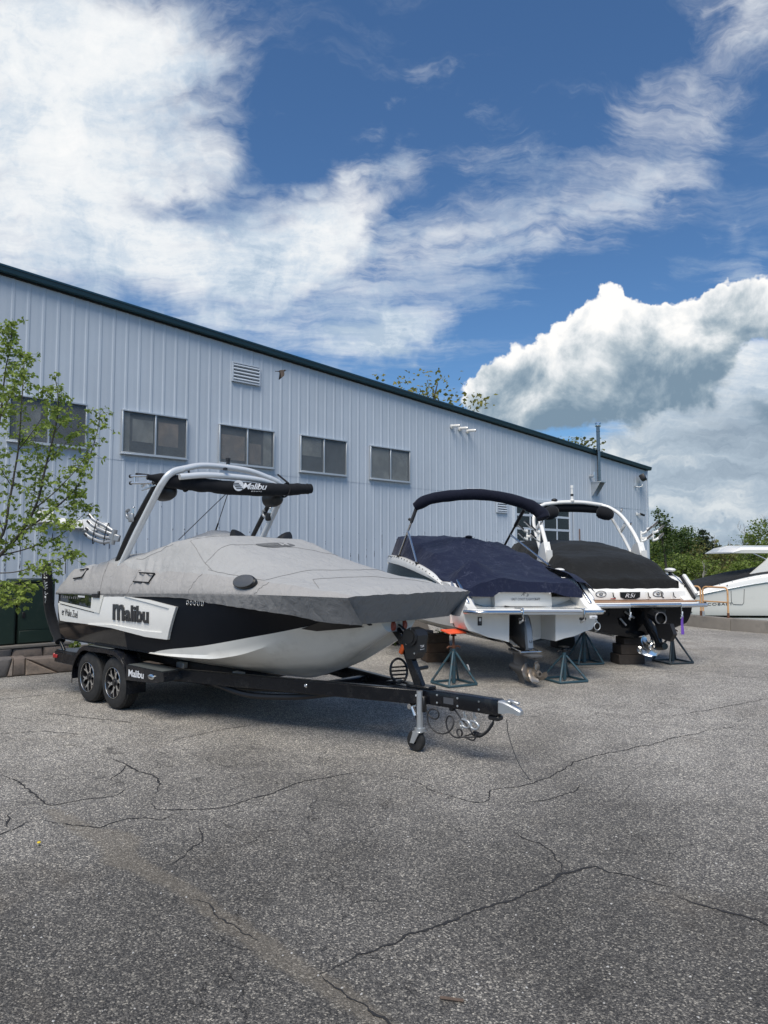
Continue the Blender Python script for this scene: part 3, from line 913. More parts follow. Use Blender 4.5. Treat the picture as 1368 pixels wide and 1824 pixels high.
# ================================================================== WAREHOUSE
wh = thing('warehouse', 'long white ribbed metal warehouse with teal roof edge, five high windows and a flue', 'building', (-6.84, 15.58, 0), (0, 0, math.atan2(.670, .742)))
T0, T1 = -6.4, 25.3
SEAM = 4.23


def roofz(t):
    return 7.876 - 0.068 * t


PITCH = 0.305
PROF = [(0, 0), (.10, 0), (.125, -.002), (.15, 0), (.215, 0), (.238, -.011), (.275, -.011), (.305, 0)]


def panel_verts(t0, n, zlo, zhi, dy):
    pts = []
    for k in range(n):
        for (a, b) in PROF[:-1]:
            pts.append((k * PITCH + a, b + dy))
    pts.append((n * PITCH, dy))
    rows = []
    for (x, y) in pts:
        z1 = zhi(t0 + x) if callable(zhi) else zhi
        rows.append([(x, y, zlo), (x, y, lerp(zlo, z1, .5)), (x, y, z1)])
    return rows


t = T0
low_mesh = None
i = 0
while t < T1 - 0.01:
    n = min(3, max(1, int(round((T1 - t) / PITCH))))
    if n == 3 and low_mesh:
        o = bpy.data.objects.new('wall_panel', low_mesh)
        COL.objects.link(o)
        o.parent = wh
    else:
        o = MB().grid(panel_verts(0, n, 0.06, SEAM, 0.0), M['wall']).build('wall_panel', wh, 20, fix=False)
        if n == 3:
            low_mesh = o.data
    o.location = (t, random.uniform(-.002, .002), 0)
    o = MB().grid(panel_verts(t, n, SEAM - .02, lambda x: roofz(x) - 0.06, -0.006), M['wall']).build('wall_panel', wh, 20, fix=False)
    o.location = (t, random.uniform(-.002, .002), 0)
    t += n * PITCH
TE = t
# shell behind the sheets, far gable end, roof
mb = MB()
for (a, b, c, d) in [((T0, .04, -1.3), (TE, .04, -1.3), (TE, .04, roofz(TE) - .2), (T0, .04, roofz(T0) - .2)),
                     ((TE - .002, .02, -1.3), (TE - .002, 20, -1.3), (TE - .002, 20, roofz(TE) - .2), (TE - .002, .02, roofz(TE) - .2)),
                     ((T0, 20, -1.3), (TE, 20, -1.3), (TE, 20, roofz(TE) - .2), (T0, 20, roofz(T0) - .2)),
                     ((T0, .02, -1.3), (T0, 20, -1.3), (T0, 20, roofz(T0) - .2), (T0, .02, roofz(T0) - .2))]:
    mb.add([a, b, c, d], [(0, 1, 2, 3)], M['wall'])
mb.build('wall', wh, 0, fix=False)
mb = MB()
mb.beam((T0, 10, roofz(T0) - .06), (TE + .15, 10, roofz(TE + .15) - .06), 20.3, .10, M['roof'])
mb.build('roof', wh)
# fascia: turned sheet profile
mb = MB()
fp = [(.05, -.09), (-.10, -.115), (-.17, -.10), (-.185, -.02), (-.20, -.005), (-.20, .03), (-.185, .04), (.05, .045)]
rows = []
for tt in [T0 + (TE + .16 - T0) * k / 40 for k in range(41)]:
    rows.append([(tt, y, roofz(tt) + z) for y, z in fp])
mb.grid(rows, M['fascia'])
mb.add(rows[-1], [tuple(range(len(fp)))], M['fascia'])
mb.build('fascia', wh, 25, fix=False)
mb = MB()
mb.beam((T0, -.035, roofz(T0) - .125), (TE + .05, -.035, roofz(TE + .05) - .125), .06, .03, M['vent_dark'])
mb.build('soffit', wh)
mb = MB()
mb.box((TE - .01, -.02, (SEAM + roofz(TE)) / 2 - 2.15), (.10, .07, roofz(TE) - .14), M['wall'], .004)
mb.build('corner_trim', wh)
mb = MB().beam((T0, -.02, .05), (TE, -.02, .05), .06, .08, M['concrete'])
mb.build('base_sill', wh)


def window(t0, t1, z0, z1, cards):
    w = part('window', wh, (t0, 0, z0))
    W_, H_ = t1 - t0, z1 - z0
    mb = MB()
    f = .034
    mb.box((W_ / 2, -.055, f / 2), (W_, .075, f), M['alu_frame'], .004)
    mb.box((W_ / 2, -.060, H_ - f / 2), (W_, .085, f), M['alu_frame'], .004)
    for x in (f / 2, W_ - f / 2):
        mb.box((x, -.055, H_ / 2), (f, .072, H_ - 2 * f), M['alu_frame'], .004)
    mb.box((W_ / 2, -.052, H_ / 2), (.04, .06, H_ - 2 * f), M['alu_frame'], .004)
    mb.box((W_ / 2, -.066, -.012), (W_ + .03, .10, .022), M['alu_frame'], .004)
    mb.build('frame', w)
    MB().box((W_ / 2, -.0335, H_ / 2), (W_ - .04, .004, H_ - .04), M['interior']).build('backing', w)
    for (x0, x1, y0, y1, mt) in cards:
        MB().box(((x0 + x1) / 2 * W_, -.041, (y0 + y1) / 2 * H_), ((x1 - x0) * W_, .004, (y1 - y0) * H_), M[mt], .001).build('board' if mt == 'board' else 'curtain', w)
    for a, b in ((f, W_ / 2 - .02), (W_ / 2 + .02, W_ - f)):
        MB().box(((a + b) / 2, -.058, H_ / 2), (b - a, .005, H_ - 2 * f), M['pane']).build('pane', w)
    return w


window(-1.30, .30, 4.38, 5.37, [(.1, .4, .15, .8, 'curtain')])
window(1.08, 2.70, 4.37, 5.38, [(.16, .47, .30, .82, 'curtain'), (.55, .86, .26, .82, 'board'), (.03, .12, .05, .95, 'curtain')])
window(3.56, 5.21, 4.36, 5.37, [(.05, .46, .12, .75, 'board'), (.54, .76, .08, .60, 'board'), (.8, .95, .05, .95, 'curtain')])
window(6.05, 7.70, 4.36, 5.39, [(.05, .45, .45, .95, 'curtain')])
window(8.60, 10.26, 4.36, 5.37, [(.05, .47, .05, .95, 'curtain'), (.55, .95, .05, .9, 'curtain')])


def louver(t0, t1, z0, z1, n):
    w = part('louver_vent', wh, (t0, 0, z0))
    W_, H_ = t1 - t0, z1 - z0
    mb = MB()
    f = .035
    for zc in (f / 2, H_ - f / 2):
        mb.box((W_ / 2, -.05, zc), (W_, .06, f), M['wall'], .003)
    for x in (f / 2, W_ - f / 2):
        mb.box((x, -.05, H_ / 2), (f, .06, H_ - 2 * f), M['wall'], .003)
    mb.build('frame', w)
    MB().box((W_ / 2, -.034, H_ / 2), (W_ - .03, .005, H_ - .03), M['vent_dark']).build('backing', w)
    me = None
    for k in range(n):
        z = f + (H_ - 2 * f) * (k + .5) / n
        if me is None:
            o = MB().box((0, 0, 0), (W_ - 2 * f, .05, .005 + (H_ / n) * .42), M['wall'], 0, Matrix.Rotation(R(-32), 4, 'X')).build('slat', w)
            me = o.data
        else:
            o = bpy.data.objects.new('slat', me)
            COL.objects.link(o)
            o.parent = w
        o.location = (W_ / 2, -.055, z)


louver(3.91, 4.75, 6.52, 7.03, 5)
louver(14.52, 15.10, 3.62, 4.03, 4)

# overhead door with glazed sections
dr = part('overhead_door', wh, (15.62, 0, .1))
mb = MB()
DW, DH = 3.4, 4.0
for x in (-.06, DW + .06):
    mb.box((x, -.05, DH / 2), (.14, .08, DH), M['wall'], .004)
mb.box((DW / 2, -.051, DH + .06), (DW + .26, .08, .12), M['wall'], .004)
mb.build('jamb', dr)
mb = MB()
mb.box((DW / 2, -.036, DH / 2), (DW, .01, DH), M['vent_dark'])
mb.build('backing', dr)
nsec, ncol = 8, 4
mb = MB()
for r in range(nsec + 1):
    mb.box((DW / 2, -.050, DH * r / nsec), (DW, .03, .085), M['wall'], .004)
for c in range(ncol + 1):
    mb.box((DW * c / ncol, -.048, DH / 2), (.07, .026, DH), M['wall'], .004)
mb.build('rail_grid', dr)
me = None
for r in range(nsec):
    for c in range(ncol):
        if me is None:
            o = MB().box((0, 0, 0), (DW / ncol - .06, .006, DH / nsec - .07), M['door_pane']).build('pane', dr)
            me = o.data
        else:
            o = bpy.data.objects.new('pane', me)
            COL.objects.link(o)
            o.parent = dr
        o.location = (DW * (c + .5) / ncol, -.046, DH * (r + .5) / nsec)
mb = MB()
mb.box((19.42, -.045, 2.1), (.24, .05, 4.1), M['wall'], .004)
mb.build('trim', wh)
MB().box((19.75, -.04, 1.9), (.03, .03, 2.6), M['rust'], .003).build('downpipe', wh)

# flue pipe with bracket
fl = part('flue', wh, (20.88, 0, 0))
mb = MB()
mb.lathe([(.072, 5.15), (.072, 5.60), (.079, 5.60), (.079, 5.64), (.072, 5.64), (.072, 6.45), (.080, 6.46), (.080, 6.50), (.072, 6.51), (.072, 7.22), (.079, 7.23), (.079, 7.27), (.072, 7.28), (.072, 7.52)], M['stainless'], (0, -.27, 0))
mb.build('pipe', fl, 30)
mb = MB()
mb.lathe([(.06, 7.44), (.12, 7.46), (.125, 7.50), (.10, 7.51), (.10, 7.56), (.125, 7.57), (.12, 7.61), (.0001, 7.63)], M['chrome'], (0, -.27, 0))
mb.build('cap', fl, 30)
mb = MB()
for x in (-.17, .17):
    mb.prism([(0, 0), (.42, 0), (.05, -.55), (0, -.55)], -.012, .012, M['galv'], Matrix.Translation((x, -.03, 5.15)) @ Matrix.Rotation(R(-90), 4, 'Z'))
mb.box((0, -.25, 5.14), (.42, .44, .03), M['galv'], .004)
mb.build('bracket', fl)
mb = MB()
mb.cyl((-.28, -.03, 5.38), (-.28, -.25, 5.38), .06, M['galv'])
mb.cyl((-.28, -.21, 5.30), (-.28, -.21, 5.55), .05, M['alloy'])
mb.build('intake', fl)

# three short pipe stubs
for k in range(3):
    mb = MB()
    mb.lathe([(.085, 0), (.085, .02), (.05, .025), (.05, .02)], M['gel_white'], (0, -.03, 0), Matrix.Rotation(R(90), 4, 'X'), 14)
    mb.tube([(0, -.03, 0), (0.0, -.16, 0), (.03, -.30, -.01), (.06, -.34, -.015)], .05, M['gel_white'], 12)
    mb.cyl((.06, -.3405, -.015), (.062, -.342, -.015), .042, M['vent_dark'])
    mb.build('pipe_stub', wh, 35, (12.24 + k * .40, 0, 6.40 - k * .03))

# floodlight on its bracket
fd = part('floodlight', wh, (24.42, -.03, 5.22))
mb = MB()
mb.box((-.18, -.02, 0), (.10, .03, .10), M['galv'], .004)
mb.tube([(-.18, -.03, 0), (-.1, -.14, -.03), (.04, -.22, .02), (.05, -.22, .25)], .018, M['galv'], 8)
mb.build('arm', fd)
mb = MB()
mb.box((.08, -.24, .40), (.34, .24, .26), M['chassis'], .03, Matrix.Rotation(R(-28), 4, 'X') @ Matrix.Rotation(R(18), 4, 'Z'))
mb.build('lamp_housing', fd)
mb = MB()
mb.box((.075, -.355, .345), (.26, .02, .18), M['glass_dark'], .006, Matrix.Rotation(R(-28), 4, 'X') @ Matrix.Rotation(R(18), 4, 'Z'))
mb.build('lens', fd)
sc_ = part('security_camera', wh, (24.46, -.03, 4.0))
mb = MB()
mb.box((-.12, -.01, 0), (.10, .04, .14), M['gel_white'], .01)
mb.cyl((-.1, -.03, 0), (.02, -.12, -.01), .015, M['gel_white'], 8)
mb.cyl((-.02, -.11, .0), (.22, -.16, -.05), .05, M['plastic_black'], 12)
mb.build('camera_body', sc_)

# small hooded vents low on the left
for (a, b, z0, z1) in [(-.66, -.36, 2.72, 2.98), (-.25, -.08, 2.69, 2.83), (.02, .24, 2.62, 2.80), (.26, .56, 2.58, 2.82), (.66, .80, 2.62, 2.76)]:
    mb = MB()
    mb.prism([(0, z0 - .02), (.16, z0), (.16, z0 + .03), (.06, z1), (0, z1)], 0, b - a, M['gel_white'], Matrix.Translation((a, -.03, 0)) @ Matrix(((0, 1, 0, 0), (-1, 0, 0, 0), (0, 0, 1, 0), (0, 0, 0, 1))))
    mb.build('vent_hood', wh)

# ================================================================== STONE KERB, PLANTING BED
KA, KB, KC = V((-11.5, 8.2)), V((-6.0, 12.15)), V((1.15, 17.2))


def stone_run(root, A, B, z0, z1, wmin, wmax, mats, depth=.28, capz=None):
    d = (B - A)
    L = d.length
    d.normalize()
    nrm = V((d.y, -d.x))
    H_ = z1 - z0

    def place(poly, mt):
        cx = sum(p[0] for p in poly) / len(poly)
        cz = sum(p[1] for p in poly) / len(poly)
        proud = random.uniform(0, .035)
        n = len(poly)
        inner = [(lerp(cx, p[0], .965) + random.uniform(-.004, .004), lerp(cz, p[1], .955)) for p in poly]
        inner2 = [(lerp(cx, p[0], .80) + random.uniform(-.01, .01), lerp(cz, p[1], .78)) for p in poly]
        rings = [[(x, -depth, z) for x, z in inner], [(x, proud, z) for x, z in inner], [(x, proud + .028, z) for x, z in inner2]]
        vs = [p for r in rings for p in r]
        fs = [tuple(range(n)), tuple(range(3 * n - 1, 2 * n - 1, -1))]
        for r in range(2):
            for k in range(n):
                k2 = (k + 1) % n
                fs.append((r * n + k, r * n + k2, (r + 1) * n + k2, (r + 1) * n + k))
        pts = []
        for (x, o, z) in vs:
            q_ = A + d * x + nrm * o
            pts.append((q_.x, q_.y, z))
        mb = MB().add(pts, fs, mt)
        return mb.build('stone', root, 50)

    s = 0
    lt = lb = 0.0
    while s < L:
        w = random.uniform(wmin, wmax)
        s2 = min(L, s + w)
        nt, nb = s2 + random.uniform(-.12, .12) * (s2 < L), s2 + random.uniform(-.12, .12) * (s2 < L)
        q4 = [(lb, z0), (nb, z0), (nt, z1), (lt, z1)]
        r = random.random()
        mt = lambda: M[random.choice(mats)]
        if r < .35 and w > .5:
            m1 = lerp(lb, nb, random.uniform(.3, .7))
            place([(lb, z0), (m1, z0), (lt, z1)], mt())
            place([(m1, z0), (nb, z0), (nt, z1), (lt, z1)], mt())
        elif r < .55 and w > .45:
            zm1, zm2 = lerp(z0, z1, random.uniform(.4, .6)), lerp(z0, z1, random.uniform(.35, .7))
            place([(lb, z0), (nb, z0), (lerp(nb, nt, .5), zm2), (lerp(lb, lt, .5), zm1)], mt())
            place([(lerp(lb, lt, .5), zm1), (lerp(nb, nt, .5), zm2), (nt, z1), (lt, z1)], mt())
        else:
            place(q4, mt())
        s, lt, lb = s2, nt, nb
    mb = MB()
    b0, b1 = A - nrm * (depth * .5 + .02), B - nrm * (depth * .5 + .02)
    mb.beam((b0.x, b0.y, (z0 + z1) / 2 - .01), (b1.x, b1.y, (z0 + z1) / 2 - .01), depth - .03, H_ - .03, M['mortar'])
    mb.build('mortar_core', root)


kerb = thing('stone_kerb', 'low rubble stone kerb along the planting bed below the white wall', 'stone wall', (0, 0, 0))
stone_run(kerb, KA, KB, 0.0, .31, .5, 1.0, ['stone0', 'stone1', 'stone3', 'stone2'])
stone_run(kerb, KB, KC, 0.0, .28, .45, .95, ['stone0', 'stone1', 'stone2'])
mb = MB()
mb.add([(-11.5, 8.35, .10), (-6.0, 12.3, .10), (1.15, 17.3, .10), (1.3, 22.4, .10), (-11.5, 11.0, .10)], [(0, 1, 2, 3, 4)], M['soil'])
mb.build('planting_bed', None, 0)['kind'] = 'structure'
plinth = thing('stone_plinth', 'dark stone plinth carrying the two green cabinets', 'stone wall', (0, 0, 0))
stone_run(plinth, V((-8.6, 10.55)), V((-5.72, 13.15)), .10, .40, .4, .7, ['stone2', 'stone0', 'stone2'], depth=.9)
mb = MB()
d_ = (V((-5.72, 13.15)) - V((-8.6, 10.55))).normalized()
n_ = V((d_.y, -d_.x))
c0 = V((-8.6, 10.55)) - n_ * .42
c1 = V((-5.70, 13.17)) - n_ * .42
mb.beam((c0.x, c0.y, .425), (c1.x, c1.y, .425), .95, .05, M['concrete'], .01)
mb.build('cap_slab', plinth)


def cabinet(x, y, w, h, label, seam):
    r = thing('utility_cabinet', label, 'cabinet', (x, y, .451), (0, 0, math.atan2(.670, .742)), 'green utility cabinets on the stone plinth')
    mb = MB()
    mb.box((-w / 2, .4, h / 2 - .02), (w, .75, h - .06), M['cabinet'], .012)
    mb.build('body', r)
    MB().box((-w / 2, .39, h - .02), (w + .04, .82, .05), M['cabinet'], .012).build('lid', r)
    for a, b in seam:
        MB().box((-w / 2, .022, (a + b) / 2), (w - .05, .014, b - a - .012), M['cabinet'], .004).build('door_panel', r)
    MB().box((-w + .08, .008, h * .45), (.05, .03, .10), M['chassis'], .006).build('latch', r)


cabinet(-5.93, 13.04, .60, 1.13, 'dark green cabinet on the stone plinth, right of its pair', [(.02, .24), (.24, 1.04)])
cabinet(-6.40, 12.60, 1.10, 1.09, 'wider dark green cabinet at the left picture edge behind leaves', [(.02, 1.0)])

# ================================================================== CONCRETE WALL + GUARD RAILS (right)
cw = thing('concrete_wall', 'low weathered concrete retaining wall at the right edge of the lot', 'retaining wall', (0, 0, 0))
cp = [(11.95, 31.5), (7.98, 23.45), (8.92, 21.32), (9.52, 19.92), (10.17, 19.0), (14.05, 13.62), (17.2, 9.2)]
for a, b in zip(cp, cp[1:]):
    mb = MB()
    a_, b_ = V(a), V(b)
    dd = (b_ - a_).normalized()
    nn = V((-dd.y, dd.x))
    a2, b2 = a_ + nn * .14 + dd * .006, b_ + nn * .14 - dd * .006
    mb.beam((a2.x, a2.y, -.49), (b2.x, b2.y, -.49), .30, 1.64, M['concrete'], .02)
    mb.build('wall_section', cw)


def guard_rail(p, q_, h, label):
    p, q_ = V(p), V(q_)
    r = thing('guard_rail', label, 'railing', (p.x, p.y, .33), (0, 0, 0), 'orange guard rails on the concrete wall')
    e = q_ - p
    e.z = 0
    u = e.normalized()
    L = e.length
    rr = .025
    pts = [(0, 0, 0), (0, 0, h - .12)]
    for a in range(0, 91, 18):
        o = .12 - .12 * math.cos(R(a))
        pts.append((u.x * o, u.y * o, h - .12 + .12 * math.sin(R(a))))
    for a in range(90, -1, -18):
        o = L - .12 + .12 * math.cos(R(a))
        pts.append((u.x * o, u.y * o, h - .12 + .12 * math.sin(R(a))))
    pts += [(u.x * L, u.y * L, 0)]
    MB().tube(pts, rr, M['rail_orange'], 10).build('hoop', r, 50)
    MB().cyl((0, 0, h * .51), (u.x * L, u.y * L, h * .51), .02, M['rail_orange'], 8).build('mid_rail', r)
    for a in (0, L):
        MB().cyl((u.x * a, u.y * a, 0), (u.x * a, u.y * a, .14), .034, M['galv'] if a == 0 else M['rust'], 10).build('socket', r)


guard_rail((9.22, 20.90, 0), (9.56, 20.10, 0), .84, 'orange tubular guard rail nearer the white cruiser')
guard_rail((8.70, 22.12, 0), (9.19, 20.98, 0), .84, 'orange tubular guard rail half hidden by the black boat')
# ================================================================== VEGETATION
def leaf_faces(mb_v, mb_f, c, size, rng, droop=0.3, n=1):
    """one folded leaf: two triangles along a midrib"""
    d = V((rng.gauss(0, 1), rng.gauss(0, 1), rng.gauss(0, .7) - droop))
    d.normalize()
    sd = d.cross(V((rng.gauss(0, 1), rng.gauss(0, 1), rng.gauss(0, 1) + .8)))
    if sd.length < 1e-4:
        return
    sd.normalize()
    up = sd.cross(d)
    o = len(mb_v)
    w = size * rng.uniform(.28, .42)
    a = c
    tip = c + d * size
    m = c + d * size * .45
    mb_v += [tuple(a), tuple(m + sd * w + up * w * .35), tuple(tip), tuple(m - sd * w + up * w * .35)]
    mb_f += [(o, o + 1, o + 2), (o, o + 2, o + 3)]


def raw_mesh(name, vs, fs, mt, parent, stuff=False):
    me = bpy.data.meshes.new(name)
    me.from_pydata(vs, [], fs)
    me.materials.append(mt)
    o = bpy.data.objects.new(name, me)
    COL.objects.link(o)
    o.parent = parent
    if stuff:
        o['kind'] = 'stuff'
    return o


# ---- young box elder at the left edge; branches laid out in the plane y=11.3 with depth jitter
def yard_tree():
    rng = random.Random(11)
    root = thing('young_tree', 'young tree with sparse fresh green leaves at the left edge, before the wall', 'tree', (-6.75, 11.2, .1))
    S = 11.2 / 1280

    def P(px, py, dy=0):
        return V(((px - 684) * S * (11.2 + dy) / 11.2 + 6.75, dy, 1.9 + (1000 - py) * S * (11.2 + dy) / 11.2 - .1))

    br = [  # (points, r0, r1, leafiness start)
        ([(-95, 1205, 0), (-80, 1120, 0), (-45, 1050, .05), (0, 990, .1), (38, 948, .15), (62, 900, .2), (78, 830, .2), (92, 760, .25), (96, 710, .2), (88, 664, .2)], .050, .006, .35),
        ([(-80, 1120, 0), (-60, 1050, -.1), (-30, 1000, -.1), (5, 950, -.1), (16, 880, -.15), (27, 800, -.1), (30, 730, -.1), (32, 640, -.1), (24, 628, -.1)], .040, .005, .3),
        ([(5, 985, .1), (45, 945, .4), (85, 915, .5), (118, 885, .6), (140, 858, .6), (158, 805, .6), (172, 745, .6), (170, 732, .6)], .022, .004, .35),
        ([(62, 905, .2), (90, 880, .0), (120, 850, -.2), (138, 828, -.3), (160, 790, -.3)], .012, .003, .3),
        ([(-30, 1020, -.1), (20, 1020, -.5), (60, 1012, -.6), (90, 1004, -.6), (118, 990, -.7), (124, 975, -.7)], .012, .003, .3),
        ([(0, 990, .1), (40, 980, .5), (75, 968, .6), (105, 955, .7), (135, 930, .8), (158, 905, .8), (163, 895, .8)], .014, .003, .25),
        ([(-80, 1060, 0), (-40, 900, .3), (-10, 760, .3), (-2, 660, .3), (8, 600, .3), (6, 566, .3)], .03, .004, .45),
        ([(5, 950, -.1), (-20, 860, -.3), (-12, 760, -.4), (15, 690, -.5), (30, 660, -.5)], .012, .003, .4),
        ([(20, 965, 0), (50, 940, -.5), (85, 930, -.6), (110, 935, -.7), (135, 925, -.7)], .010, .003, .2),
        ([(75, 830, .2), (100, 800, .3), (128, 772, .4), (135, 745, .4)], .009, .002, .25),
        ([(28, 800, -.1), (50, 770, -.3), (70, 735, -.3), (78, 700, -.3), (72, 690, -.3)], .009, .002, .25),
        ([(20, 870, -.1), (-5, 830, -.2), (-25, 780, -.2)], .009, .003, .2),
        ([(38, 948, .15), (58, 880, .6), (62, 820, .7), (55, 770, .7)], .009, .003, .2),
        ([(-45, 1050, 0), (-10, 1045, -.5), (25, 1040, -.7), (50, 1046, -.8), (62, 1058, -.8)], .010, .003, .25),
        ([(-45, 1050, 0), (-15, 1062, -.6), (15, 1068, -.8), (40, 1066, -.9)], .008, .003, .2),
        ([(90, 770, .25), (110, 742, .1), (118, 720, 0)], .006, .002, .2),
        ([(-60, 1050, -.1), (-90, 900, .2), (-120, 760, .1), (-130, 600, 0)], .03, .006, .3),
        ([(60, 905, .2), (100, 905, .1), (130, 895, 0), (150, 880, 0)], .008, .002, .3),
    ]
    wood = MB()
    lv, lf = [], []
    for pts, r0, r1, ls in br:
        path = bez([P(*p) for p in pts], 30)
        path = [p + V((noise.noise(p * 3) * .012, noise.noise(p * 3 + V((9, 0, 0))) * .012, 0)) for p in path]
        n = len(path)
        wood.tube(path, r0, M['bark'], 6, True, [lerp(r0, r1, (i / (n - 1)) ** .7) for i in range(n)])
        L = sum((path[i + 1] - path[i]).length for i in range(n - 1))
        ntw = int(L * 14.5)
        for k in range(ntw):
            f = ls + (1 - ls) * (k + rng.random()) / ntw
            i = min(n - 2, int(f * (n - 1)))
            base = path[i]
            ax = (path[i + 1] - path[i]).normalized()
            out = V((rng.gauss(0, 1), rng.gauss(0, .8), rng.gauss(.15, .6)))
            out = (out - ax * out.dot(ax) * .3).normalized()
            tl = rng.uniform(.08, .26)
            tip = base + out * tl + V((0, 0, -.03))
            mid = base + out * tl * .5 + V((0, 0, .01))
            wood.tube([base, mid, tip], .002, M['bark'], 4, False)
            for q_, nl in ((base.lerp(tip, .4), 2), (mid, 3), (tip, rng.randint(5, 8))):
                for _ in range(nl):
                    leaf_faces(lv, lf, q_ + V((rng.gauss(0, .02), rng.gauss(0, .02), rng.gauss(0, .012))), rng.uniform(.046, .084), rng, .6)
    wood.build('trunk', root, 60, fix=False)
    raw_mesh('foliage', lv, lf, M['leaf_spring'], root, True)


yard_tree()


def grow(rng, base, h, spread, levels=3, lean=0.0, nb=7, r0=None):
    """returns list of branch polylines [(pts, r0, r1)] and tips"""
    out, tips = [], []
    r0 = r0 or h * .018
    top = base + V((lean * h, rng.uniform(-.04, .04) * h, h))
    path = [base + (top - base) * (k / 7) + V((rng.gauss(0, .012 * h) * (k > 0), rng.gauss(0, .012 * h) * (k > 0), 0)) for k in range(8)]
    out.append((path, r0, r0 * .15))
    tips.append(path[-1])

    def sub(p, d, L, r, lv):
        n = 4
        pts = [p]
        for k in range(n):
            d = (d + V((rng.gauss(0, .22), rng.gauss(0, .22), rng.gauss(.10, .16)))).normalized()
            pts.append(pts[-1] + d * L / n)
        out.append((pts, r, r * .35))
        tips.append(pts[-1])
        tips.append(pts[2])
        if lv > 0:
            for k in range(3):
                q_ = pts[rng.randint(1, n)]
                dd = (d + V((rng.gauss(0, .7), rng.gauss(0, .7), rng.gauss(.1, .4)))).normalized()
                sub(q_, dd, L * rng.uniform(.45, .7), r * .5, lv - 1)
    for k in range(nb):
        f = rng.uniform(.25, .95)
        i = min(6, int(f * 7))
        a = rng.uniform(0, 2 * math.pi)
        d = V((math.cos(a), math.sin(a), rng.uniform(.3, .9))).normalized()
        sub(path[i], d, spread * (1.15 - f * .7) * rng.uniform(.7, 1.2), r0 * (1 - f * .7) * .5, levels - 1)
    return out, tips


def bushy_tree(name, label, x, y, ztop, spread, leaf, seed, group, z0=-1.3, leafsize=.26, nleaf=1100, nb=12, low=.12, bark='bark', lean=0.0):
    rng = random.Random(seed)
    h = ztop - z0
    root = thing(name, label, 'tree', (x, y, z0), group=group)
    br, tips = grow(rng, V((0, 0, 0)), h * .93, spread, 3, lean, nb)
    wd = MB()
    for pts, r0, r1 in br:
        n = len(pts)
        wd.tube(pts, r0, M[bark], 5, False, [lerp(r0, r1, i / (n - 1)) for i in range(n)])
    wd.build('trunk', root, 60, fix=False)
    lv, lf = [], []
    # clumps hang on branch tips and on a loose envelope so the outline is broken
    cl = []
    for tpt in tips:
        cl.append((tpt, rng.uniform(.25, .6) * (.5 + spread * .25)))
    for _ in range(int(len(tips) * .5)):
        z = rng.uniform(low, 1.0)
        rad = spread * (math.sin(math.pi * min(1, (1 - z) * .85 + .14)) ** .6) * rng.uniform(.2, 1.05)
        a = rng.uniform(0, 6.283)
        cl.append((V((math.cos(a) * rad + lean * h * z, math.sin(a) * rad, z * h)), rng.uniform(.25, .55) * (.5 + spread * .2)))
    for _ in range(nleaf):
        c, r = rng.choice(cl)
        o = V((rng.gauss(0, .5), rng.gauss(0, .5), rng.gauss(0, .38))) * r
        if c.z + o.z > h or c.z + o.z < 0:
            continue
        leaf_faces(lv, lf, c + o, leafsize * rng.uniform(.6, 1.25), rng, .25)
    raw_mesh('crown', lv, lf, M[leaf], root, True)
    return root


def pine_tree(label, x, y, ztop, spread, seed, group, z0=-1.3, ragged=.5):
    rng = random.Random(seed)
    h = ztop - z0
    root = thing('pine_tree', label, 'tree', (x, y, z0), group=group)
    wd = MB()
    wd.tube([(0, 0, 0), (.05, 0, h * .5), (0, 0, h)], .1, M['bark'], 6, False, [h * .016, h * .01, .01])
    lv, lf = [], []
    z = .16 * h
    while z < h:
        f = z / h
        nbr = rng.randint(4, 6)
        L0 = spread * (1 - f) ** .75 + .12
        for k in range(nbr):
            a = rng.uniform(0, 6.283)
            L = L0 * rng.uniform(1 - ragged, 1.15)
            tip = V((math.cos(a) * L, math.sin(a) * L, z + L * rng.uniform(-.02, .35)))
            p0 = V((0, 0, z))
            wd.tube([p0, (p0 + tip) / 2 + V((0, 0, -.04)), tip], .02, M['bark'], 4, False, [.025, .016, .006])
            for _ in range(int(10 + L * 16)):
                t = rng.uniform(.2, 1) ** .8
                c = p0.lerp(tip, t) + V((rng.gauss(0, .10), rng.gauss(0, .10), rng.gauss(.03, .05)))
                leaf_faces(lv, lf, c, rng.uniform(.16, .30), rng, -.25)
        z += h * rng.uniform(.035, .06)
    wd.build('trunk', root, 60, fix=False)
    raw_mesh('crown', lv, lf, M['needle'], root, True)


def bare_tree(label, x, y, ztop, spread, seed, z0=-1.3, nb=8, pale=True):
    rng = random.Random(seed)
    root = thing('dead_tree', label, 'tree', (x, y, z0), group='leafless trees in the far wood')
    br, tips = grow(rng, V((0, 0, 0)), ztop - z0, spread, 2, 0, nb, r0=.09)
    wd = MB()
    for pts, r0, r1 in br:
        n = len(pts)
        wd.tube(pts, r0, M['bark_pale'] if pale else M['bark'], 5, False, [max(.012, lerp(r0, r1, i / (n - 1))) for i in range(n)])
    wd.build('trunk', root, 60, fix=False)


def at(px, D):
    return (px - 684) / 1280 * D


def zt(py, D):
    return 1.9 + (1000 - py) * D / 1280


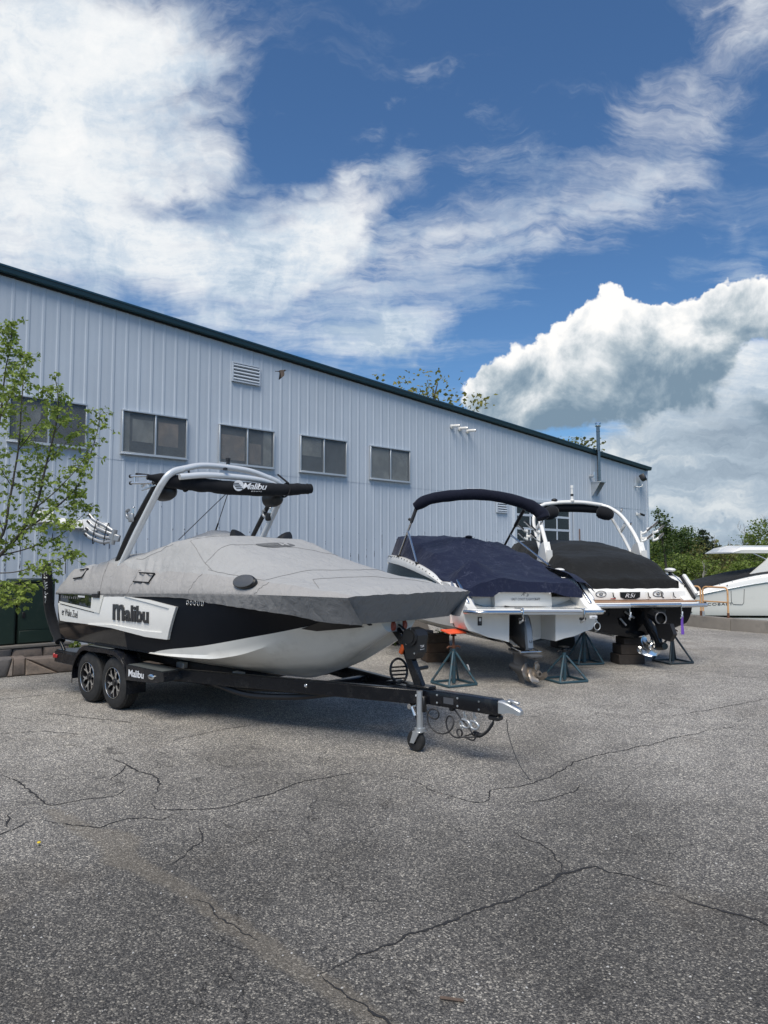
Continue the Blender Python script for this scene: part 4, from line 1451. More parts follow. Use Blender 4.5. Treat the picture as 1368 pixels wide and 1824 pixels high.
G1 = 'trees in the wood beyond the lot'
FOREST = [
    # px, D, top py, spread, leaf, label
    (1207, 54, 938, 1.9, 'leaf_dark', 'dark maple with a side branch reaching right behind the slender maple'),
    (1163, 56, 962, 2.0, 'leaf_mid', 'mid green tree touching the warehouse corner'),
    (1190, 60, 950, 2.2, 'leaf_olive', 'olive green tree behind the slender maple'),
    (1224, 60, 958, 2.1, 'leaf_olive', 'pale olive tree between the maple and the tall pine'),
    (1210, 50, 986, 2.2, 'leaf_mid', 'bright mid green bush in front of the olive trees'),
    (1176, 48, 1000, 2.0, 'leaf_mid', 'low green bush beside the warehouse corner'),
    (1240, 52, 998, 2.0, 'leaf_mid', 'green bush below the tall pine'),
    (1296, 58, 984, 2.3, 'leaf_olive', 'olive tree right of the second pine'),
    (1318, 64, 984, 2.2, 'leaf_mid', 'green tree under the bare tree, left of the hardtop'),
    (1276, 52, 1010, 2.2, 'leaf_olive', 'brownish olive bush below the second pine'),
    (1310, 50, 1015, 2.2, 'leaf_mid', 'green bush over the cover of the white cruiser'),
    (1352, 56, 952, 2.4, 'leaf_mid', 'tall bright green tree at the right edge, left of its two'),
    (1376, 54, 925, 2.8, 'leaf_mid', 'tallest broad green tree cut by the right picture edge'),
    (1345, 48, 1000, 2.3, 'leaf_mid', 'green bush seen below the hardtop of the white cruiser'),
    (1400, 50, 960, 2.6, 'leaf_mid', 'green tree just outside the right picture edge'),
    (1440, 54, 945, 3.0, 'leaf_olive', 'olive tree farther outside the right picture edge'),
    (1264, 44, 1033, 2.2, 'leaf_yellow', 'low yellow green bush left of the cover of the white cruiser'),
    (1296, 43, 1034, 2.0, 'leaf_yellow', 'low yellow green bush right behind the guard rail'),
    (1228, 45, 1034, 1.8, 'leaf_dark', 'low dark bush right behind the black boat stern'),
    (1196, 44, 1030, 1.8, 'leaf_mid', 'low green bush over the black cover end'),
    (1130, 58, 960, 2.4, 'leaf_mid', 'green tree mostly hidden by the warehouse'),
]
for k, (px, D, py, sp, lf_, lab) in enumerate(FOREST):
    bushy_tree('forest_tree' if py < 1000 else 'forest_bush', lab, at(px, D), D, zt(py, D), sp, lf_, 100 + k, G1,
               nleaf=3000, leafsize=.19, nb=15 if py < 1000 else 10, low=.05)
pine_tree('tallest ragged dark pine above the far wood', at(1252, 62), 62, zt(948, 62), 2.6, 5, G1)
pine_tree('shorter ragged pine right of the tallest pine', at(1278, 62), 62, zt(975, 62), 2.4, 6, G1)
bare_tree('tall bare grey tree above the hardtop end', at(1324, 60), 60, zt(933, 60), 2.0, 21, nb=12)
bare_tree('thin bare stem rising right of the tallest pine', at(1272, 66), 66, zt(953, 66), .9, 22, nb=6)
bare_tree('thin bare stem left of the hardtop', at(1303, 66), 66, zt(965, 66), 1.0, 23, nb=5)
bare_tree('leaning pale birch stem low in the wood', at(1250, 43), 43, zt(1000, 43), .8, 24, nb=5)
bare_tree('second bare stem beside the tall bare grey tree', at(1332, 62), 62, zt(945, 62), 1.2, 25, nb=8)
# far wood reading as one mass
rng = random.Random(77)
lv, lf = [], []
for _ in range(26000):
    x = rng.uniform(10, 75)
    y = rng.uniform(72, 84) + .1 * x
    hmax = 3.6 + 1.6 * noise.noise(V((x * .35, 1, 0))) + 1.0 * noise.noise(V((x * 1.1, 4, 0)))
    z = -1.3 + (hmax + 1.3) * rng.random() ** .7
    leaf_faces(lv, lf, V((x, y, z)), rng.uniform(.3, .6), rng, .2)
fw = raw_mesh('far_wood', lv, lf, M['leaf_olive'], None, True)

def slender_maple():
    rng = random.Random(9)
    D = 40
    x0, z0 = at(1180, D), -1.3
    root = thing('slender_maple', 'slender dark green maple just right of the warehouse corner, its top the highest there', 'tree', (x0, D, z0), group=G1)
    px_ = lambda px, py, dy=0: V((at(px, D) - x0, dy, zt(py, D) - z0))
    wd = MB()
    stem = bez([px_(1188, 1090), px_(1185, 1010), px_(1180, 960), px_(1176, 930), px_(1173, 912)], 16)
    wd.tube(stem, .06, M['bark'], 6, False, [lerp(.09, .015, i / (len(stem) - 1)) for i in range(len(stem))])
    lv, lf = [], []
    for (px, py, r, n) in [(1170, 913, .16, 60), (1178, 922, .20, 90), (1186, 930, .18, 70), (1176, 938, .22, 90), (1190, 940, .16, 60), (1182, 950, .26, 120), (1172, 955, .2, 60), (1196, 948, .14, 50),
                           (1208, 950, .2, 70), (1218, 950, .16, 50), (1213, 953, .2, 60), (1200, 957, .25, 80), (1185, 965, .35, 150), (1176, 978, .4, 170), (1190, 985, .45, 180)]:
        c = px_(px, py, rng.uniform(-.3, .3))
        b = stem[min(len(stem) - 1, max(0, int((1090 - py) / 180 * len(stem))))] - V((0, 0, .3))
        wd.tube([b, b.lerp(c, .6) + V((0, 0, .05)), c], .015, M['bark'], 4, False, [.02, .012, .005])
        for _ in range(n):
            leaf_faces(lv, lf, c + V((rng.gauss(0, r), rng.gauss(0, r), rng.gauss(0, r * .7))), rng.uniform(.10, .19), rng, .3)
    wd.build('trunk', root, 60, fix=False)
    raw_mesh('crown', lv, lf, M['leaf_dark'], root, True)


slender_maple()
G2 = 'treetops behind the warehouse roof'
for (px, D, py, sp, nl, lf_, lab, sd, nb) in [
    (722, 46, 662, 3.4, 420, 'leaf_yellow', 'sparse yellow green treetop above the roof with bare twigs, left one', 41, 20),
    (775, 46, 652, 2.6, 230, 'leaf_yellow', 'mostly bare treetop in the middle of the roof group', 47, 22),
    (822, 46, 697, 2.6, 420, 'leaf_yellow', 'lower yellow green treetop right of the bare one', 43, 16),
    (1040, 52, 776, 2.4, 800, 'leaf_olive', 'green treetop behind the steel flue', 44, 16)]:
    bushy_tree('roof_tree', lab, at(px, D), D, zt(py, D), sp, lf_, sd, G2, nleaf=nl * 3, nb=nb, leafsize=.30, low=.6)

# weeds at the wall foot and kerb, a dandelion in the lot
def weed(x, y, z, h, n, label, mt='leaf_mid', name='weed', cat='weed', group='weeds along the kerb', seed=0):
    rng = random.Random(seed)
    r = thing(name, label, cat, (x, y, z), group=group)
    lv, lf = [], []
    st = MB()
    for k in range(n):
        a = rng.uniform(0, 6.28)
        tip = V((math.cos(a) * h * rng.uniform(.1, .6), math.sin(a) * h * rng.uniform(.1, .6), h * rng.uniform(.5, 1)))
        st.tube([(0, 0, -.02), tip * .5 + V((0, 0, h * .1)), tip], .003, M[mt], 4, False)
        for _ in range(5):
            leaf_faces(lv, lf, tip * rng.uniform(.3, 1), h * rng.uniform(.2, .4), rng, .1)
    st.build('stem', r, 60, fix=False)
    raw_mesh('leaves', lv, lf, M[mt], r, True)


weed(1.45, 17.4, 0, .32, 9, 'green weed clump at the far end of the stone kerb', seed=1)
weed(-.35, 16.0, 0, .30, 8, 'weed clump against the kerb seen under the grey covered bow', seed=2)
weed(.25, 16.4, 0, .42, 9, 'taller weed against the kerb beside the winch', seed=3)
weed(-6.2, 14.6, .1, .35, 6, 'thin weed by the white wall right of the cabinets', seed=4)
weed(-5.7, 14.2, .1, .26, 5, 'short weed at the white wall over the trailer end', seed=5)
d_ = thing('dandelion', 'tiny yellow dandelion in a crack of the asphalt', 'weed', (-2.31, 4.95, 0))
mb = MB()
mb.cyl((0, 0, -.01), (0, 0, .02), .002, M['leaf_mid'], 5)
mb.build('stem', d_)
MB().lathe([(.0001, .018), (.013, .022), (.011, .028), (.0001, .030)], M['yellow'], seg=10).build('flower', d_)

# loose pale stone chips scattered on the lot: uncountable
rng = random.Random(3)
vs, fs = [], []
for _ in range(900):
    y = 2.6 + 6 * rng.random() ** 2
    x = rng.uniform(-.62, .62) * y
    s_ = rng.uniform(.002, .0075) * (1 + .05 * y)
    o = len(vs)
    a = rng.uniform(0, 3)
    for (ux, uy, uz) in [(1, 0, .2), (0, 1, .3), (-1, .1, .2), (.1, -1, .3), (.1, .1, .9)]:
        jx, jy = ux * s_ * rng.uniform(.7, 1.4), uy * s_ * rng.uniform(.6, 1)
        vs.append((x + jx * math.cos(a) - jy * math.sin(a), y + jx * math.sin(a) + jy * math.cos(a), uz * s_))
    fs += [(o, o + 1, o + 4), (o + 1, o + 2, o + 4), (o + 2, o + 3, o + 4), (o + 3, o, o + 4)]
raw_mesh('stone_chips', vs, fs, M['stone_chip'], None, True)

# twig lying in the foreground
tw = MB()
tw.tube(bez([(-.05, .010, .009), (-.02, .002, .010), (.02, -.004, .008), (.05, -.008, .006)], 12), .007, M['twig'], 7, True, None)
o = tw.build('broken_twig', None, 50)
o.location = (.294, 3.25, 0)
tag(o, 'short brown broken twig lying on the asphalt in the foreground', 'twig')

# bird flying before the wall
bd = thing('flying_bird', 'small brown bird flying in front of the white wall below the roof edge', 'bird', (-2.55, 17.6, 6.62), (0, R(10), R(200)))
bd.scale = (.68, .68, .68)
mb = MB()
mb.ball((0, 0, 0), (.115, .05, .048), M['bird'], None, 14, 10)
mb.ball((-.115, 0, .018), (.042, .034, .034), M['bird'], None, 10, 8)
mb.build('body', bd, 70)
MB().lathe([(.012, 0), (.0005, .035)], M['chassis'], (-.15, 0, .016), Matrix.Rotation(R(-90), 4, 'Y'), 8).build('beak', bd)
MB().add([(.09, .02, .01), (.09, -.02, .01), (.24, -.045, .02), (.25, 0, .024), (.24, .045, .02), (.09, .0, -.012)], [(0, 1, 2, 3, 4), (5, 1, 0), (5, 2, 1), (5, 3, 2), (5, 4, 3), (5, 0, 4)], M['bird']).build('tail', bd, 0)
for sgn in (-1, 1):
    vs = []
    prof = [(0, -.06, .07), (.09, -.075, .075), (.17, -.06, .085), (.25, -.02, .10), (.30, .06, .115)]
    for (s_, a, b) in prof:
        vs += [(a, sgn * (.03 + s_ * .55), .02 - s_ * .95 * (1 if sgn > 0 else .9)), (b, sgn * (.03 + s_ * .55), .008 - s_ * .95 * (1 if sgn > 0 else .9)), ((a + b) / 2, sgn * (.03 + s_ * .55), .026 - s_ * .95)]
    fs = []
    for i in range(4):
        for (a, b) in ((0, 2), (2, 1), (1, 0)):
            fs.append((i * 3 + a, i * 3 + b, i * 3 + 3 + b, i * 3 + 3 + a))
    MB().add(vs, fs + [(0, 1, 2), (12, 13, 14)], M['bird']).build('wing', bd, 0)
# ================================================================== WAKE BOAT ON ITS TRAILER
BX = (1.167, 6.76, 0)
BR = (0, 0, R(-42))
wb = thing('wake_boat', 'black and white wake boat with silver tower, sitting on the black tandem trailer', 'boat', BX, BR)

HX = [-6.90, -5.5, -4.3, -3.25, -2.84, -2.3, -1.8, -1.5, -1.36]
H_kz = [.62, .56, .52, .51, .52, .66, .95, 1.17, 1.285]
H_cw = [1.10, 1.12, 1.12, 1.07, .98, .78, .56, .40, .30]
H_cz = [.79, .79, .79, .82, .88, 1.05, 1.155, 1.215, 1.295]
RX = [-6.92, -5.4, -4.0, -3.0, -2.2, -1.6, -1.2]
R_w = [1.165, 1.19, 1.195, 1.19, 1.155, 1.09, .965]
R_z = [1.450, 1.478, 1.522, 1.548, 1.56, 1.562, 1.556]


def rail(x):
    return pchip(RX, R_w, x), pchip(RX, R_z, x)


def hcol(T, x):
    return pchip(HX, T, x)


def side_pt(x, z, off=0.0, sgn=-1):
    """point on the topside of the hull at length x and height z; sgn -1 = starboard"""
    rw, rz = rail(x)
    cw, cz = hcol(H_cw, x), hcol(H_cz, x)
    t = (z - cz) / max(.02, rz - .02 - cz)
    w = lerp(cw, rw - .01, max(-.2, min(1.05, t))) + .03 * math.sin(math.pi * max(0, min(1, t)))
    return V((x, sgn * (w + off), z))


def boundary(x):
    """height where the black topside meets the grey bottom colour"""
    return max(hcol(H_cz, x) + .004, pchip([-4.6, -4.2, -3.3, -2.4, -1.75, -1.3, -1.2], [.71, .825, .955, 1.13, 1.27, 1.36, 1.40], x))


NX = 60
for_x = [lerp(HX[0], HX[-1], i / NX) for i in range(NX + 1)]
mb = MB()
for sgn in (-1, 1):
    rows = []
    for x in for_x:
        kz, cw, cz = hcol(H_kz, x), hcol(H_cw, x), hcol(H_cz, x)
        rw, rz = rail(x)
        bz = boundary(x)
        row = []
        for k in range(7):     # keel -> chine, with a soft lifting strake
            t = k / 6
            zb = lerp(kz, cz, t ** 1.05) - .025 * math.sin(math.pi * t)
            if x > -2.9:       # round the forefoot sections
                zb += (.10 * math.sin(math.pi * t)) * sstep(-2.9, -2.0, x) * -1
            lip = .022 * sstep(-2.0, -3.2, x) if k == 6 else 0
            row.append(V((x, sgn * (cw * t + lip), zb - lip * .35)))
        for k in range(1, 5):
            row.append(side_pt(x, lerp(cz, bz, k / 4), 0, sgn))
        for k in range(1, 8):
            row.append(side_pt(x, lerp(bz, rz - .02, k / 7), 0, sgn))
        rows.append(row)

    def mf(i, j):
        x = for_x[i]
        if j < 10:
            if j >= 6 and x < -4.45:
                return M['gel_black']
            if x < -4.6 and j == 5:
                return M['gel_black']
            return M['gel_grey']
        return M['gel_black'] if x < -5.0 else M['flake']
    mb.grid(rows, M['gel_grey'], mfun=mf)
    # transom
    r0 = rows[0]
    mid = [V((r0[0].x, 0, lerp(hcol(H_kz, -6.9), 1.43, k / (len(r0) - 1)))) for k in range(len(r0))]
    mb.grid([r0, mid], M['gel_black'])
    # bow closing face
    r1 = rows[-1]
    mid = [V((r1[0].x, 0, p.z)) for p in r1]
    mb.grid([r1, mid], M['gel_grey'])
mb.build('hull', wb, 30, weld=True)

# deck under the cover and the rub rail
mb = MB()
rows = [[V((x, s * rail(x)[0] * .99, rail(x)[1] + .0)) for s in (-1, -.5, 0, .5, 1)] for x in for_x]
mb.grid(rows, M['gel_white'])
mb.build('deck', wb)
mb = MB()
for sgn in (-1, 1):
    mb.tube([V((x, sgn * (rail(x)[0] - .02), rail(x)[1] - .02)) for x in for_x if x < -4.2], .018, M['plastic_black'], 8)
mb.build('rub_rail', wb, 60)


def side_panel(mb, poly, off, mt, depth=.02, nsub=7, bev=.0):
    """polygon (x, z) laid on the starboard topside, with thickness"""
    bm = bmesh.new()
    vs = [bm.verts.new((x, 0, z)) for x, z in poly]
    bm.faces.new(vs)
    bmesh.ops.triangulate(bm, faces=bm.faces[:])
    for _ in range(3):
        bmesh.ops.subdivide_edges(bm, edges=[e for e in bm.edges if e.calc_length() > .14], cuts=1, use_grid_fill=True)
    bm.verts.index_update()
    outer = [side_pt(v_.co.x, v_.co.z, off) for v_ in bm.verts]
    fs = [tuple(v_.index for v_ in f.verts) for f in bm.faces]
    be = [(e.verts[0].index, e.verts[1].index) for e in bm.edges if len(e.link_faces) == 1]
    inner = [side_pt(v_.co.x, v_.co.z, off - depth) for v_ in bm.verts]
    n = len(outer)
    bm.free()
    mb.add(outer + inner, fs + [(a, b, b + n, a + n) for a, b in be], mt)


PANEL = [(-6.86, 1.30), (-6.74, 1.28), (-5.56, 1.20), (-5.44, 1.452), (-4.85, 1.458), (-4.3, 1.435), (-3.70, 1.374), (-3.921, .984), (-4.4, .985), (-5.234, 1.042), (-5.9, 1.05), (-6.60, 1.045), (-6.80, 1.05)]
mb = MB()
side_panel(mb, PANEL, .018, M['gel_white'])
mb.build('side_panel', wb, 25)
# raised bevel of the chevron: upper ledge, lower ledge, front ledge
for poly, nm in (([(-4.90, 1.458), (-4.28, 1.437), (-3.70, 1.376), (-3.80, 1.348), (-4.33, 1.405)], 'panel_ledge'),
                 ([(-3.70, 1.374), (-3.921, .984), (-4.02, 1.06), (-3.84, 1.348)], 'panel_ledge'),
                 ([(-3.921, .984), (-4.4, .985), (-5.234, 1.042), (-5.9, 1.05), (-5.2, 1.085), (-4.4, 1.055), (-4.02, 1.062)], 'panel_ledge')):
    mb = MB()
    side_panel(mb, poly, .034, M['gel_white'], .02)
    mb.build(nm, wb, 25)
mb = MB()
side_panel(mb, [(-6.86, 1.435), (-5.78, 1.452), (-5.80, 1.275), (-6.80, 1.335)], .026, M['glass_dark'], .02)
mb.build('quarter_glass', wb, 25)
mb = MB()
side_panel(mb, [(-5.775, 1.452), (-5.45, 1.452), (-5.555, 1.215), (-6.78, 1.300), (-6.80, 1.330), (-5.79, 1.268)], .030, M['gel_grey'], .02)
mb.build('glass_surround', wb, 25)
# black lens vent under the bow flare
mb = MB()
side_panel(mb, [(-2.02, 1.20), (-1.90, 1.175), (-1.43, 1.232), (-1.40, 1.33), (-1.6, 1.325), (-1.75, 1.29)], .010, M['plastic_black'], .02)
mb.build('bow_vent', wb, 25)

# raised maker's letters and small print
mb = MB()
for txt_, u0, w_, h_ in (('m', 0, .30, .205), ('alibu', .318, .565, .205)):
    vs, fs = text_geo(txt_, w_, h_, .014, .026, .02, 1.0)
    mb.add([side_pt(-5.185 + u0 + u, 1.150 + v_, .019 + d) for u, v_, d in vs], fs, M['letter'])
mb.build('maker_lettering', wb, 20)
mb = MB()
vs, fs = text_geo('er Wake Zoel', .52, .10, .002, .0, .18, .9)
mb.add([side_pt(-6.72 + u, 1.135 + v_ - .04 * u, .0195 + d) for u, v_, d in vs], fs, M['ink_black'])
mb.build('boat_name', wb, 20)
mb = MB()
rng = random.Random(8)
for k in range(9):
    a, w_ = -6.76 + k * .068, rng.uniform(.025, .05)
    pts = [side_pt(a, 1.378, .029), side_pt(a + w_, 1.378, .029), side_pt(a + w_ + .01, 1.378 + rng.uniform(.02, .045), .029), side_pt(a + .01, 1.378 + rng.uniform(.02, .045), .029)]
    mb.add(pts, [(0, 1, 2, 3)], M['ink_mid'])
for k in range(6):
    a = -6.20 + k * .036
    mb.add([side_pt(a, 1.405, .029), side_pt(a + .026, 1.405, .029), side_pt(a + .026, 1.43, .029), side_pt(a, 1.43, .029)], [(0, 1, 2, 3)], M['ink_white'])
mb.build('small_print', wb, 20)
for k in range(5):
    c = side_pt(-3.50 + k * .072, 1.432, .004)
    mb = MB()
    pts = [c + V((.020 * math.cos(a), -.004, .026 * math.sin(a))) for a in [i * 2 * math.pi / 14 for i in range(15)]]
    mb.tube(pts, .0055, M['chrome'], 6, False)
    mb.build('vent_ring', wb, 60)

# ---- tower
tw_ = part('tower', wb)
for sgn in (-1, 1):
    mb = MB()
    base, top = V((-5.36, sgn * 1.05, 1.78)), V((-4.40, sgn * .97, 2.92))
    path = bez([base, V((-5.12, sgn * 1.04, 2.07)), V((-4.84, sgn * 1.02, 2.41)), V((-4.52, sgn * .99, 2.80)), V((-4.445, sgn * .965, 2.905)), V((-4.41, sgn * .92, 2.985)), V((-4.41, sgn * .83, 3.045)), V((-4.42, sgn * .70, 3.086))], 42)
    mb.tube(path, .047, M['tower'], 14, True, None, .8)
    mb.build('leg', tw_, 60)
    mb = MB()
    mb.tube(bez([V((-5.52, sgn * 1.03, 1.80)), V((-5.20, sgn * 1.01, 2.25)), V((-4.80, sgn * .98, 2.70)), V((-4.58, sgn * .95, 2.93))], 16), .034, M['plastic_black'], 8)
    mb.build('leg_strut', tw_, 60)
mb = MB()
mb.tube(bez([V((-4.42, -.72, 3.085)), V((-4.47, -.4, 3.165)), V((-4.50, 0, 3.185)), V((-4.47, .4, 3.165)), V((-4.42, .72, 3.085))], 30), .048, M['tower'], 14, True, None, .85)
mb.build('arch_tube', tw_, 60)
mb = MB()
mb.tube(bez([V((-4.34, -.80, 2.97)), V((-4.30, -.45, 3.02)), V((-4.28, 0, 3.035)), V((-4.26, .45, 3.02)), V((-4.28, .80, 2.95))], 30), .040, M['tower'], 12)
mb.build('inner_tube', tw_, 60)
mb = MB()
mb.lathe([(.026, 0), (.026, .05), (.034, .055), (.034, .085), (.0001, .09)], M['plastic_black'], (-4.5, .05, 3.23), None, 12)
mb.lathe([(.024, -.03), (.024, .03)], M['alloy'], (-4.5, .05, 3.22), None, 12)
mb.lathe([(.03, 0), (.03, .03), (.0001, .04)], M['plastic_black'], (-4.24, -.18, 3.105), None, 12)
mb.build('navigation_light', tw_)
# rolled bimini in its black boot
mb = MB()
bp = bez([V((-4.56, -1.13, 2.965)), V((-4.46, -.75, 2.915)), V((-4.36, -.3, 2.89)), V((-4.26, .2, 2.885)), V((-4.17, .65, 2.90)), V((-4.09, 1.02, 2.93)), V((-4.06, 1.18, 2.955))], 60)
n = len(bp)
bp = [p + V((0, 0, .012 * noise.noise(p * 5))) for p in bp]
mb.tube(bp, .1, M['black_fabric'], 18, True, [(.035 + .057 * sstep(0, .12, i / n) - .022 * sstep(.6, 1, i / n)) * (1 + .12 * noise.noise(V((i * .35, 0, 4)))) for i in range(n)], 1.0)
boot = mb.build('bimini_boot', tw_, 60)
mb = MB()
fw_ = V((.21, .978, .03)).normalized()
for j, (s_, z_) in enumerate([(0, 0)]):
    org = V((-4.075, -.02, 2.855))
    nrm = V((.95, -.20, -.05)).normalized()
    vs, fs = text_geo('Malibu', .36, .085, .003, .01, .35, .9)
    mb.add([org + fw_ * u + V((0, 0, 1)) * v_ + nrm * (d + .000 - .10 * ((v_ - .03) / .1) ** 2 * .3) for u, v_, d in vs], fs, M['ink_white'])
    vs, fs = text_geo('BOATS', .15, .014, .002, 0, .2, 1.6)
    mb.add([org + fw_ * (u + .13) + V((0, 0, 1)) * (v_ - .032) + nrm * (d - .002) for u, v_, d in vs], fs, M['ink_white'])
    # round emblem cut by speed bars
    cc = org + fw_ * -.055 + V((0, 0, .045)) + nrm * .000
    pts = [cc] + [cc + fw_ * (.075 * math.cos(a)) + V((0, 0, .072 * math.sin(a))) for a in [i * math.pi * 2 / 28 for i in range(28)]]
    mb.add(pts, [(0, 1 + i, 1 + (i + 1) % 28) for i in range(28)], M['ink_white'])
    for k in range(4):
        zc = .03 - k * .022
        a0, a1 = cc + fw_ * (-.095 + .02 * k) + V((0, 0, zc)) + nrm * .003, cc + fw_ * (.005 + .02 * k) + V((0, 0, zc)) + nrm * .003
        mb.beam(a0, a1, .002, .009, M['black_fabric'])
mb.build('boot_emblem', tw_, 20)
mb = MB()
for (y, x) in ((-.62, -4.43), (.78, -4.3)):
    cx = pchip([-1.13, 1.18], [-4.56, -4.06], y)
    pts = [V((cx + .100 * math.cos(a), y + .02 * math.sin(a), 2.905 + .100 * math.sin(a))) for a in [i * 2 * math.pi / 18 for i in range(19)]]
    mb.tube(pts, .014, M['black_fabric'], 6, False, None, .4)
    mb.tube([V((cx + .06, y, 3.0)), V((x - .02, y, 3.14))], .013, M['black_fabric'], 6)
mb.build('boot_strap', tw_, 60)
# tower speakers
for (x, y) in ((-4.66, -.80), (-4.45, .80)):
    sp = part('speaker', tw_, (x, y, 2.80))
    mb = MB()
    mb.lathe([(.0001, -.16), (.05, -.155), (.095, -.12), (.118, -.04), (.122, .05), (.12, .10)], M['plastic_black'], (0, 0, 0), Matrix.Rotation(R(-90), 4, 'Y'), 22)
    mb.build('housing', sp, 50)
    mb = MB()
    mb.lathe([(.118, 0), (.10, .012), (.0001, .015)], M['chassis'], (-.10, 0, 0), Matrix.Rotation(R(-90), 4, 'Y'), 22)
    mb.build('grille', sp, 50)
    mb = MB()
    mb.ball((.06, -.10, .055), (.030, .03, .030), M['chrome'])
    mb.build('badge', sp)
    mb = MB()
    mb.beam((.02, 0, .06), (.06, .05 if y < 0 else -.02, .17), .05, .04, M['alloy'], .008)
    mb.build('clamp', sp)


def board_rack(parent, x, y, z, yaw, tilt, sc_, mt='rack'):
    rk = part('board_rack', parent, (x, y, z), (0, tilt, yaw))
    s = sc_
    mb = MB()
    mb.beam((0, 0, 0), (-.16 * s, 0, 0), .05 * s, .09 * s, M[mt], .01)
    mb.cyl((-.10 * s, 0, -.10 * s), (-.10 * s, 0, .10 * s), .035 * s, M[mt], 12)
    mb.build('pivot', rk)
    mb = MB()
    for k, zz_ in enumerate((-.10, -.03, .05, .12)):
        pts = bez([(-.12 * s, .0, zz_ * .6 * s), (-.26 * s, -.01, zz_ * s), (-.46 * s, 0, (zz_ * 1.1 + .03) * s), (-.56 * s, .01, (zz_ * 1.2 + .07) * s)], 14)
        mb.tube(pts, .017 * s, M[mt], 8, True, None, 1.4)
        mb.tube([pts[-1] + V((-.004, 0, 0)), pts[-4]], .021 * s, M['plastic_black'], 8)
    mb.build('fork', rk, 60)
    mb = MB()
    for f_ in (.22, .40):
        pts = [V((-f_ * s, .03 * math.cos(a) * s, .015 * s + (.13 + f_ * .1) * math.sin(a) * s)) for a in [i * 2 * math.pi / 14 for i in range(15)]]
        mb.tube(pts, .006, M['black_fabric'], 5, False)
    mb.build('bungee', rk, 60)
    return rk


board_rack(tw_, -5.30, -1.08, 2.20, R(25), R(12), 1.0)
rk2 = part('upper_rack', tw_, (-4.62, -1.0, 2.93), (0, R(-4), R(20)))
mb = MB()
for zz_ in (-.03, .06):
    mb.cyl((0, -.02, zz_), (-.34, -.02, zz_ + .03), .018, M['alloy'], 10)
    mb.cyl((-.34, -.02, zz_ + .03), (-.36, -.02, zz_ + .03), .024, M['plastic_black'], 10)
mb.cyl((-.28, -.02, -.02), (-.28, -.02, .09), .016, M['alloy'], 8)
mb.cyl((-.06, -.02, .07), (-.26, -.02, .11), .016, M['plastic_black'], 8)
mb.build('bar', rk2)
mb = MB()
for (a, b) in (((-.22, -.10), (.02, -.06)), ((-.22, -.06), (-.12, .0)), ((-.12, .0), (-.06, -.08)), ((-.06, -.08), (0, 0)), ((-.22, -.03), (.02, .01))):
    mb.beam((a[0], .03, a[1]), (b[0], .03, b[1]), .04, .018, M['alloy'], .004)
mb.build('truss_bracket', rk2)
for (x, y, z) in ((-5.02, -1.06, 2.47), (-4.72, .96, 2.56)):
    ck = part('clamp_hook', tw_, (x, y, z))
    mb = MB()
    mb.box((-.03, 0, 0), (.10, .05, .12), M['rack'] if y < 0 else M['plastic_black'], .02)
    mb.tube(bez([(-.05, 0, -.02), (-.14, 0, .02), (-.15, 0, .09), (-.10, 0, .10)], 10), .022, M['rack'], 8)
    mb.cyl((.02, 0, .05), (.02, 0, .13), .012, M['chrome'], 8)
    mb.ball((.02, 0, .13), (.022, .022, .012), M['chrome'])
    mb.build('clamp_body', ck, 50)
# centre strap holding the cover peak up
mb = MB()
mb.tube([(-4.34, -.05, 2.84), (-4.66, -.02, 2.33)], .006, M['cord'], 6)
mb.tube([(-4.34, -.05, 2.84), (-4.66, -.6, 2.18)], .006, M['cord'], 6)
mb.box((-4.35, -.05, 2.83), (.03, .03, .05), M['plastic_black'], .006)
mb.tube([(-4.60, -.025, 2.42), (-4.655, -.02, 2.34)], .012, M['cord'], 6)
mb.tube([(-4.67, -.07, 2.29), (-4.66, -.02, 2.335), (-4.65, .05, 2.29)], .008, M['cord'], 6)
mb.build('cover_strap', tw_, 60)

# ---- fitted grey cover
CX_ = [-6.93, -6.62, -5.95, -5.50, -5.25, -4.95, -4.68, -4.35, -4.0, -3.72, -3.0, -2.2, -1.6, -1.42, -1.28, -1.14]
C_sw = [1.06, 1.06, 1.08, 1.075, 1.075, 1.08, 1.085, 1.09, 1.09, 1.09, 1.09, 1.06, 1.01, .985, .95, .90]
C_sz = [1.56, 1.755, 1.80, 1.86, 1.86, 1.80, 1.77, 1.765, 1.76, 1.755, 1.73, 1.675, 1.625, 1.605, 1.59, 1.562]
C_tw = [.80, .78, .82, .97, .97, .93, .90, .89, .87, .84, .72, .62, .55, .535, .52, .50]
C_tz = [1.60, 1.80, 1.87, 1.96, 1.965, 1.985, 2.03, 2.12, 2.17, 2.155, 1.965, 1.785, 1.675, 1.655, 1.63, 1.566]
C_cz = [1.62, 1.82, 1.91, 1.98, 2.02, 2.12, 2.20, 2.20, 2.215, 2.195, 2.02, 1.825, 1.70, 1.68, 1.652, 1.57]
H_drop = ([-6.93, -4.4, -3.7, -3.3, -2.55, -1.92, -1.42, -1.14], [.035, .04, .05, .085, .145, .195, .262, .27])
H_in = ([-6.93, -4.4, -3.0, -2.2, -1.7, -1.14], [.012, .012, .03, .06, .13, .20])

NXC = 190
NTOP = 24
cov = thing('boat_cover', 'taut pale grey canvas cover over the wake boat on the trailer', 'boat cover', BX, BR)
rows_top, rows_skL, rows_skR, mid_band = [], [], [], []


def wr(x, y, a):
    """creases: ridged noise stretched across the pull direction"""
    p = V((x * 1.3 + y * .8, y * 1.8 - x * .4, 0))
    r = (1 - abs(noise.noise(p * 1.6))) ** 4
    p2 = V((x * 3.4 - y * 1.1, y * 1.6, 7))
    r2 = (1 - abs(noise.noise(p2))) ** 5
    return a * (r * .8 + r2 * .7)


